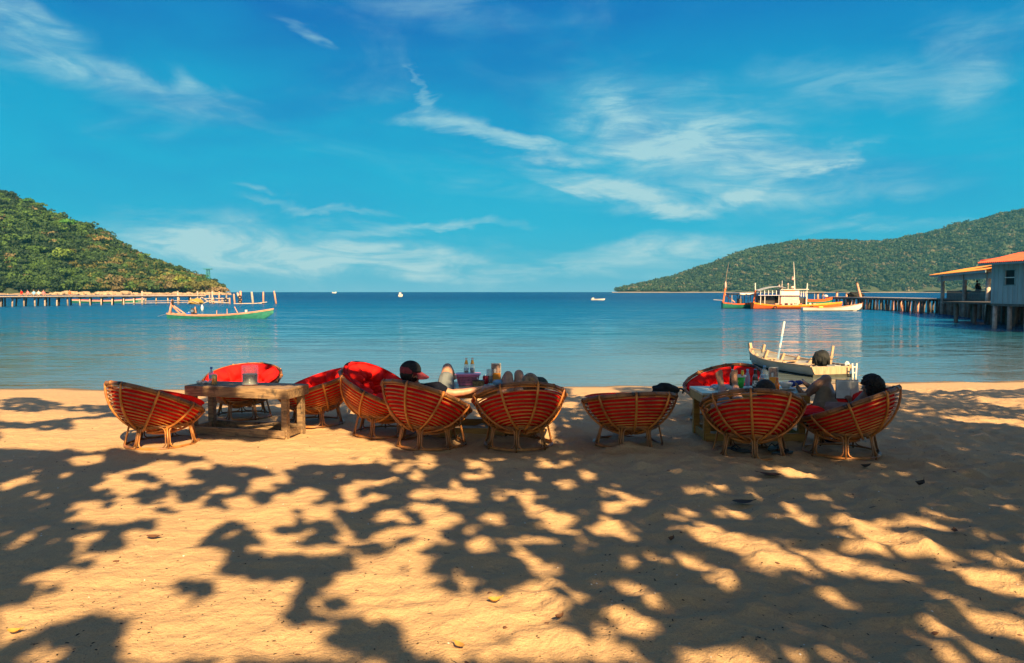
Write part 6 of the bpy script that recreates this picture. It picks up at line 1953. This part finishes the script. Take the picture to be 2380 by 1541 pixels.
rt = root('broken_walkway', Vector(((520 - CX) * 141 / F, 141, WATER)), 'low broken planks linking the posts at the end of the left pier', 'planks')
for a_px, b_px, z1, z2 in ((474, 534, 1.0, 1.0), (490, 530, 0.35, 0.6), (545, 610, 0.05, 0.12), (600, 622, 0.15, 0.35), (470, 492, 1.3, 0.2), (474, 505, 0.1, 1.1), (500, 534, 0.25, 0.2)):
    o0 = Vector(((520 - CX) * 141 / F, 0, 0))
    MB().beam(Vector(((a_px - CX) * 141 / F - o0.x, -0.3, z1)), Vector(((b_px - CX) * 141 / F - o0.x, -0.3, z2)), 0.12, 0.13).build('plank', 'pier_deck', rt)
nt_ = root('fishing_net_heap', Vector(((570 / 1.2651 + 10 - CX) * 139 / F, 138, WATER + 0.40)), 'heap of yellow fishing net under the end of the left pier', 'net')
blob('net', (0, 0, 0), (1.3, 0.8, 0.62), 'net', None, None, 5, 0.14).parent = nt_
MB().tube([(-1.2, -0.7, -0.3), (-0.2, -0.9, 0.2), (0.9, -0.7, -0.2)], 0.05, 5).build('rope', 'pier_deck', nt_)
for i, (px, sm_, lab) in enumerate(((55, 'red_cloth', 'person in red sitting furthest left on the left pier'), (69, 'pink_cloth', 'person in pink sitting second from left on the left pier'), (83, 'pale_blue_cloth', 'person in pale blue sitting third from left on the left pier'),
                                    (94, 'white_cloth', 'person in white sitting fourth from left on the left pier'), (105, 'pink_cloth', 'person in rose sitting rightmost of the group on the left pier'), (165, 'orange_paint', 'person in orange sitting alone on the left pier'))):
    q = pier_pt(px, -0.3); q.z = 0.93 - 0.42 * 0 - 0.35
    small_person(q, lab, sm_, 'grey_cloth', True, R(150 + 20 * i), 'people sitting on the left pier')

# ================================================================ RIGHT PIER, PAVILION AND STILT HOUSE
def rp(px, lat=0.0):
    t = (px - 1931) / (2178 - 1931)
    d = 110 + (80 - 110) * t
    return Vector(((px - CX) * (d + lat) / F, d + lat, 0.83))
rt = root('wooden_pier', rp(2050), 'dark wooden pier with a pale deck running to the stilt house at the right', 'pier')
off = Vector(rt.location)
pxs = [1927 + i * 13.0 for i in range(20)]
mb = MB()
for i in range(len(pxs) - 1): mb.beam(rp(pxs[i]) - off, rp(pxs[i + 1]) - off + Vector((0.01, 0, 0)), 2.2, 0.10)
mb.build('deck', 'pier_deck', rt)
for s_ in (-1.0, 1.0):
    mb = MB()
    for i in range(len(pxs) - 1): mb.beam(rp(pxs[i]) - off + Vector((s_ * 1.1, 0, -0.16)), rp(pxs[i + 1]) - off + Vector((s_ * 1.1 + 0.01, 0, -0.16)), 0.12, 0.2)
    mb.build('edge_beam', 'pier_dark', rt)
g = random.Random(21)
for i, px in enumerate([1950 + j * 8.4 for j in range(28)]):
    for k_ in range(2):
        a = rp(px + g.uniform(-2, 2) + 4 * k_) - off + Vector(((-1.0, 1.0)[k_], 0, 0))
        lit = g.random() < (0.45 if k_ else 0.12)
        MB().tube([a + Vector((g.uniform(-.25, .25), 0, -2.2)), a + Vector((0, 0, -0.05))], [0.13, 0.11], 7).build('post', 'pink_wood' if lit else 'pier_dark', rt, smooth=True)  # sunlight on some posts is put into the colour, pink against dark
for px, yt, lean, lab in ((2000, 655, -0.6, 'tall pole leaning left on the right pier'), (1944, 678, 0.05, 'thick pale post at the head of the right pier'), (1967, 680, 0.0, 'short pale post on the head of the right pier'), (1900, 682, 0.0, 'short post left of the head of the right pier'), (1912, 683, 0.0, 'stub post between the turquoise boat and the right pier')):
    q = rp(max(px, 1927)); q.x = (px - CX) * q.y / F
    h = (690 - yt) * q.y / F
    r2 = root('pier_pole', Vector((q.x, q.y, WATER)), lab, 'pole')
    MB().tube([(0, 0, -0.4), (0, 0, 1.5), (lean, 0, 1.55 + h)], [0.17, 0.17, 0.12], 8).build('pole', 'pink_wood', r2, smooth=True)
    MB().lathe([(0.19, -0.06), (0.19, 0.06)], c=(lean, 0, 1.5 + h), seg=10).build('pole_band', 'pier_dark', r2)
o = blob('tarpaulin_heap', rp(1987) + Vector((0, 0, 0.3)), (1.1, 0.7, 0.45), 'black_tarp', 'black tarpaulin heap on the head of the right pier', 'tarpaulin', 14, 0.1)

def corrugated(rt, corners, name, m, n_=40, amp=0.035, thick=0.03):
    """corners: front-left, front-right, back-right, back-left; ridges run front to back"""
    a, b_, c_, d_3 = [Vector(q) for q in corners]
    nrm_ = (b_ - a).cross(d_3 - a).normalized()
    vs, fs = [], []
    N = n_ * 4
    for i in range(N + 1):
        t = i / N; w = nrm_ * amp * math.sin(2 * math.pi * t * n_)
        vs += [a.lerp(b_, t) + w, d_3.lerp(c_, t) + w]
    for i in range(N): fs.append((2 * i, 2 * i + 2, 2 * i + 3, 2 * i + 1))
    k = len(vs); vs += [v - nrm_ * thick for v in vs[:k]]
    for i in range(N): fs.append((k + 2 * i, k + 2 * i + 1, k + 2 * i + 3, k + 2 * i + 2))
    for i in range(N):
        fs.append((2 * i, k + 2 * i, k + 2 * i + 2, 2 * i + 2)); fs.append((2 * i + 1, 2 * i + 3, k + 2 * i + 3, k + 2 * i + 1))
    return MB().add(vs, fs).build(name, m, rt)

# pavilion: it runs from (45.2, 80) towards the camera and the house
PA, PB = Vector((45.2, 80, WATER)), Vector((38.3, 60, WATER))
pd_ = PB - PA; PL = pd_.length; pang = math.atan2(pd_.y, pd_.x)
rt = root('pavilion', PA, 'open pavilion with an orange roof on dark piles beside the stilt house', 'pavilion', None, pang)
def along(px):
    k = (px - CX) / F     # x = k y
    t = (k * PA.y - PA.x) / (pd_.x - k * pd_.y)
    return t * PL
DK = 0.83 - WATER
MB().box((PL / 2 + 4, 2.4, DK), (PL + 8, 5.0, 0.16)).build('deck', 'pier_dark', rt)
xs0, xs1 = along(2197), PL + 1
for i in range(5):
    MB().box(((xs0 + xs1) / 2, 0.10, DK + 0.18 + i * 0.15), (xs1 - xs0, 0.05, 0.145)).build('railing_board', 'pier_dark', rt)
MB().beam((xs0, 0.1, DK + 0.93), (xs1, 0.1, DK + 0.93), 0.10, 0.05).build('top_rail', 'pier_wood', rt)
MB().box(((xs0 + xs1) / 2, 4.7, DK + 0.35), (xs1 - xs0, 0.06, 0.7)).build('railing_board', 'pier_dark', rt)
ZE = 3.36 - WATER
for px in (2192, 2243, 2298):
    x_ = along(px)
    MB().tube([(x_, -0.10, -0.5), (x_, -0.10, ZE - 0.1)], [0.20, 0.17], 8).build('post', 'pier_wood', rt, smooth=True)
    MB().tube([(x_, 4.9, -0.5), (x_, 4.9, ZE - 0.1)], 0.12, 8).build('post', 'pier_wood', rt, smooth=True)
g = random.Random(31)
for i in range(26):
    for lat in (0.1, 2.4, 4.8):
        x_ = -0.5 + i * 1.15 + g.uniform(-.35, .35)
        MB().tube([(x_ + g.uniform(-.2, .2), lat, -1.0), (x_, lat, DK)], 0.13 + 0.05 * g.random(), 7).build('pile', 'pier_dark', rt, smooth=True)
corrugated(rt, ((0.1, -0.9, ZE), (PL + 1, -0.9, ZE), (PL + 1, 2.4, ZE + 0.75), (1.2, 2.4, ZE + 0.65)), 'roof', 'roof_orange', 60)
corrugated(rt, ((1.2, 2.42, ZE + 0.65), (PL + 1, 2.42, ZE + 0.75), (PL + 1, 5.6, ZE), (0.1, 5.6, ZE)), 'roof', 'roof_orange', 60)
MB().beam((0.2, -0.8, ZE - 0.14), (PL + 1, -0.8, ZE - 0.14), 0.06, 0.18).build('fascia', 'roof_trim', rt)
MB().box((PL / 2 + 0.6, -0.15, ZE - 0.42), (PL, 0.06, 0.50)).build('valance', 'house_board', rt)
MB().box((along(2286), 3.6, DK + 1.3), (0.08, 2.2, 2.5)).build('inner_wall', 'house_board', rt)
MB().box((along(2270), 2.6, DK + 0.75), (3.0, 1.0, 0.10)).build('bench_top', 'pier_wood', rt)
corrugated(rt, ((PL - 6.2, 0.4, ZE + 0.95), (PL + 1.5, 0.4, ZE + 0.95), (PL + 1.5, 3.0, ZE + 1.35), (PL - 6.0, 3.0, ZE + 1.35)), 'upper_roof', 'roof_red', 22)
Mr = Matrix.Rotation(pang, 3, 'Z')
small_person(PA + Mr @ Vector((along(2225), 1.6, DK + 0.08)), 'silhouette of a person standing under the pavilion roof', 'black_cloth', 'navy_cloth', False, R(30), skinm='skin_dark')
small_person(PA + Mr @ Vector((along(2240), 1.2, DK + 0.25)), 'silhouette of a person sitting beside a post of the pavilion', 'black_cloth', 'navy_cloth', True, R(80), skinm='skin_dark')

# house: its long wall faces left and runs towards the camera
HXW, HY1, HLEN, HW = 30.5, 48.0, 9.2, 5.0
rt = root('stilt_house', (HXW, HY1, WATER), 'grey boarded stilt house with a red corrugated roof at the right edge', 'house', None, R(-90))
# local x runs from the far corner towards the camera, local y to the right
def hy(px): return HY1 - HXW * F / (px - CX)
zb, zt = 0.88 - WATER, 3.42 - WATER
wx0, wx1 = hy(2333.5), hy(2357)
wz0, wz1 = 2.02 - WATER, 2.97 - WATER
bwid = 0.23; nb = int(HLEN / bwid)
for i in range(nb):
    xa = i * bwid; xm = xa + bwid / 2
    dy = 0.012 if i % 2 else 0.0
    if wx0 - 0.05 < xm < wx1 + 0.05:
        MB().box((xm, dy, (zb + wz0) / 2), (bwid - 0.012, 0.035, wz0 - zb)).build('board', 'house_board', rt)
        MB().box((xm, dy, (wz1 + zt) / 2), (bwid - 0.012, 0.035, zt - wz1)).build('board', 'house_board', rt)
    else:
        MB().box((xm, dy, (zb + zt) / 2), (bwid - 0.012, 0.035, zt - zb)).build('board', 'house_board', rt)
MB().box((nb * bwid / 2, 0.06, (zb + zt) / 2), (nb * bwid - 0.1, 0.03, zt - zb)).build('inner_wall', 'roof_trim', rt)
wn = MB().box(((wx0 + wx1) / 2, 0.035, (wz0 + wz1) / 2), (wx1 - wx0 + 0.2, 0.012, wz1 - wz0)).build('window', 'window_dark', rt)
for (cx_, cz_, w, h) in (((wx0 + wx1) / 2, wz0, wx1 - wx0 + .14, .06), ((wx0 + wx1) / 2, wz1, wx1 - wx0 + .14, .06), (wx0 - .03, (wz0 + wz1) / 2, .10, wz1 - wz0), (wx1 + .03, (wz0 + wz1) / 2, .10, wz1 - wz0)):
    MB().box((cx_, -0.022, cz_), (w, 0.04, h)).build('window_frame', 'roof_trim', wn)
MB().box(((wx0 + wx1) / 2, -0.01, (wz0 + wz1) / 2), (wx1 - wx0, 0.03, 0.05)).build('window_frame', 'white_paint', wn)
for i in range(int(HW / bwid)):
    for x_ in (-0.02, HLEN):
        MB().box((x_, 0.25 + i * bwid, (zb + zt) / 2), (0.035, bwid - 0.012, zt - zb)).build('board', 'house_board', rt)
MB().box((HLEN / 2, HW + 0.12, (zb + zt) / 2), (HLEN, 0.05, zt - zb)).build('back_wall', 'house_board', rt)
MB().box((HLEN / 2, HW / 2, zb - 0.08), (HLEN, HW, 0.14)).build('floor', 'pier_dark', rt)
ze = 3.46 - WATER; hr = HW / 2
corrugated(rt, ((-0.35, -0.72, ze), (HLEN + 0.6, -0.72, ze), (HLEN + 0.6, hr - 0.5, ze + 0.66), (-0.35, hr - 0.5, ze + 0.66)), 'roof', 'roof_red', 52, 0.035)
corrugated(rt, ((-0.35, hr - 0.48, ze + 0.66), (HLEN + 0.6, hr - 0.48, ze + 0.66), (HLEN + 0.6, HW + 0.7, ze - 0.05), (-0.35, HW + 0.7, ze - 0.05)), 'roof', 'roof_red', 52, 0.035)
MB().beam((-0.3, -0.66, ze - 0.10), (HLEN + 0.55, -0.66, ze - 0.10), 0.05, 0.14).build('fascia', 'roof_trim', rt)
MB().box((HLEN / 2, -0.33, ze - 0.02), (HLEN, 0.60, 0.03)).build('soffit', 'house_board', rt)
g = random.Random(41)
for j, y_ in enumerate((0.15, 2.4, 4.7)):
    for i in range(7):
        x_ = 0.25 + i * 1.45 + g.uniform(-0.12, 0.12)
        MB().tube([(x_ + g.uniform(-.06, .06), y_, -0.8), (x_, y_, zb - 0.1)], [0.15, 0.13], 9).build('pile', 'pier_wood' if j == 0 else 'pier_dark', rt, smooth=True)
# deck linking the pavilion and the house
rt = root('back_walkway', (33.0, 50.0, WATER), 'dark walkway on piles between the stilt house and the pavilion', 'walkway')
MB().box((2.2, 3.5, DK - 0.02), (4.4, 8.5, 0.14)).build('deck', 'pier_dark', rt)
for i in range(4):
    for j in range(4):
        MB().tube([(0.4 + i * 1.2 + g.uniform(-.2, .2), j * 2.2 + g.uniform(-.4, .4), -1.0), (0.4 + i * 1.2, j * 2.2, 1.5)], 0.14, 7).build('pile', 'pier_dark', rt, smooth=True)

# ================================================================ LEAVES AND LITTER ON THE SAND
def fallen_leaf(px, py, L_, rz, m, label, curl=0.3, name='fallen_leaf'):
    p = P(px, py, z=0.0); z = gz(p.x, p.y)
    vs, fs = [], []
    n_ = 8
    for i in range(n_ + 1):
        t = i / n_; w = 0.28 * L_ * math.sin(math.pi * t) ** 0.8 * (1 - 0.25 * t) + 0.004
        x = (t - 0.5) * L_; zc = curl * L_ * (4 * (t - 0.5) ** 2) * 0.4
        vs += [(x, -w, zc + w * curl * 0.9), (x, 0, zc), (x, w, zc + w * curl * 1.2)]
    for i in range(n_):
        for j in (0, 1): fs.append((3 * i + j, 3 * i + j + 1, 3 * i + 4 + j, 3 * i + 3 + j))
    rt = root(name, (p.x, p.y, z + 0.012), label, 'leaf', None, rz)
    MB().add(vs, fs).build('blade', m, rt, smooth=True)
    MB().tube([(L_ * 0.5, 0, curl * L_ * 0.4), (L_ * 0.66, 0.01, curl * L_ * 0.5)], 0.003, 5).build('stalk', m, rt)
fallen_leaf(1790, 1111, 0.20, 2.7, 'dry_leaf', 'big brown dry leaf on the shaded sand in front of the right chairs')
fallen_leaf(2012, 1087, 0.11, 0.3, 'debris', 'black curled leaf just in front of the rightmost chair', 0.6)
fallen_leaf(2138, 1137, 0.12, 0.6, 'debris', 'black curled leaf alone on the dark sand at the right', 0.7)
fallen_leaf(1726, 1173, 0.17, 0.1, 'debris', 'long dark broken leaf in the middle right of the shaded sand', 0.3)
fallen_leaf(1560, 1256, 0.06, 0.8, 'dry_leaf', 'small round brown shell-like leaf at the edge of a light patch', 0.8)
fallen_leaf(1150, 1404, 0.07, 0.2, 'yellow_leaf', 'small curled yellow leaf on the sunlit sand near the bottom centre', 0.8)
fallen_leaf(1068, 1506, 0.07, 2.2, 'yellow_leaf', 'yellow twisted leaf on the sunlit sand at the bottom', 0.4)
fallen_leaf(33, 1476, 0.06, 0.2, 'yellow_leaf', 'yellow crumpled leaf at the bottom left of the sand', 0.7)
fallen_leaf(357, 1256, 0.09, 0.1, 'dry_leaf', 'thin pale brown leaf on the lit sand at the left', 0.4)
fallen_leaf(2218, 1380 - 130, 0.07, 1.0, 'dry_leaf', 'small brown leaf on the long light streak at the right', 0.5)
fallen_leaf(1300, 1443, 0.05, 0.7, 'dry_leaf', 'little brown leaf near two light patches at the bottom centre right', 0.8)
g = np.random.default_rng(77)
def litter(name, n_, s0, s1, m, seed, flat=0.4, elong=1.6):
    g = np.random.default_rng(seed)
    y = 2.7 + 9.5 * g.uniform(0, 1, n_) ** 1.5
    x = g.uniform(-1, 1, n_) * (y * 0.72)
    kp_ = fbm(x * 1.3, y * 1.3, seed) + g.uniform(-0.18, 0.18, n_) > 0.46
    x, y = x[kp_], y[kp_]; n_ = len(x)
    z = ground_h(x, y)
    V_, F_ = [], []
    s = g.uniform(s0, s1, n_); th = g.uniform(0, np.pi, n_); e = g.uniform(1, elong, n_)
    base_ = np.array([(-1, -1, 0), (1, -1, 0), (1, 1, 0), (-1, 1, 0), (-0.5, -0.5, 1), (0.6, -0.5, 1), (0.5, 0.6, 1), (-0.6, 0.5, 1)], float)
    base_[:, :2] += np.random.default_rng(3).uniform(-.3, .3, (8, 2))
    X = base_[None, :, 0] * (s * e)[:, None]; Y = base_[None, :, 1] * s[:, None]; Z = base_[None, :, 2] * (s * flat * 2)[:, None]
    c_, s_ = np.cos(th)[:, None], np.sin(th)[:, None]
    v = np.stack([X * c_ - Y * s_ + x[:, None], X * s_ + Y * c_ + y[:, None], Z + z[:, None] - 0.001], -1).reshape(-1, 3)
    f0 = np.array([(4, 5, 6, 7), (0, 1, 5, 4), (1, 2, 6, 5), (2, 3, 7, 6), (3, 0, 4, 7)])
    f = (f0[None] + np.arange(n_)[:, None, None] * 8).reshape(-1, 4)
    return stuff(np_mesh(name, v, f, m))
litter('sand_litter', 4200, 0.0012, 0.0042, 'debris', 5, 0.5, 3.0)
litter('twig_litter', 260, 0.0016, 0.0028, 'debris', 6, 0.6, 14.0)
litter('shell_litter', 420, 0.0015, 0.005, 'shell', 8, 0.5, 1.6)
litter('leaf_litter', 150, 0.006, 0.013, 'dry_leaf', 9, 0.25, 2.2)
# leaf scraps behind the chairs

# ================================================================ HAZE
hm = bpy.data.materials.new('haze'); hm.use_nodes = True
ht_ = hm.node_tree; ht_.nodes.clear()
pv = ht_.nodes.new('ShaderNodeVolumePrincipled'); mo = ht_.nodes.new('ShaderNodeOutputMaterial')
pv.inputs['Color'].default_value = (0.12, 0.62, 0.95, 1)
pv.inputs['Density'].default_value = 0.00009
pv.inputs['Anisotropy'].default_value = 0.0
ht_.links.new(pv.outputs[0], mo.inputs['Volume'])
MAT['haze'] = hm
hz = MB().box((300, 1100, 98), (6800, 2700, 210)).build('haze', 'haze')
stuff(hz)
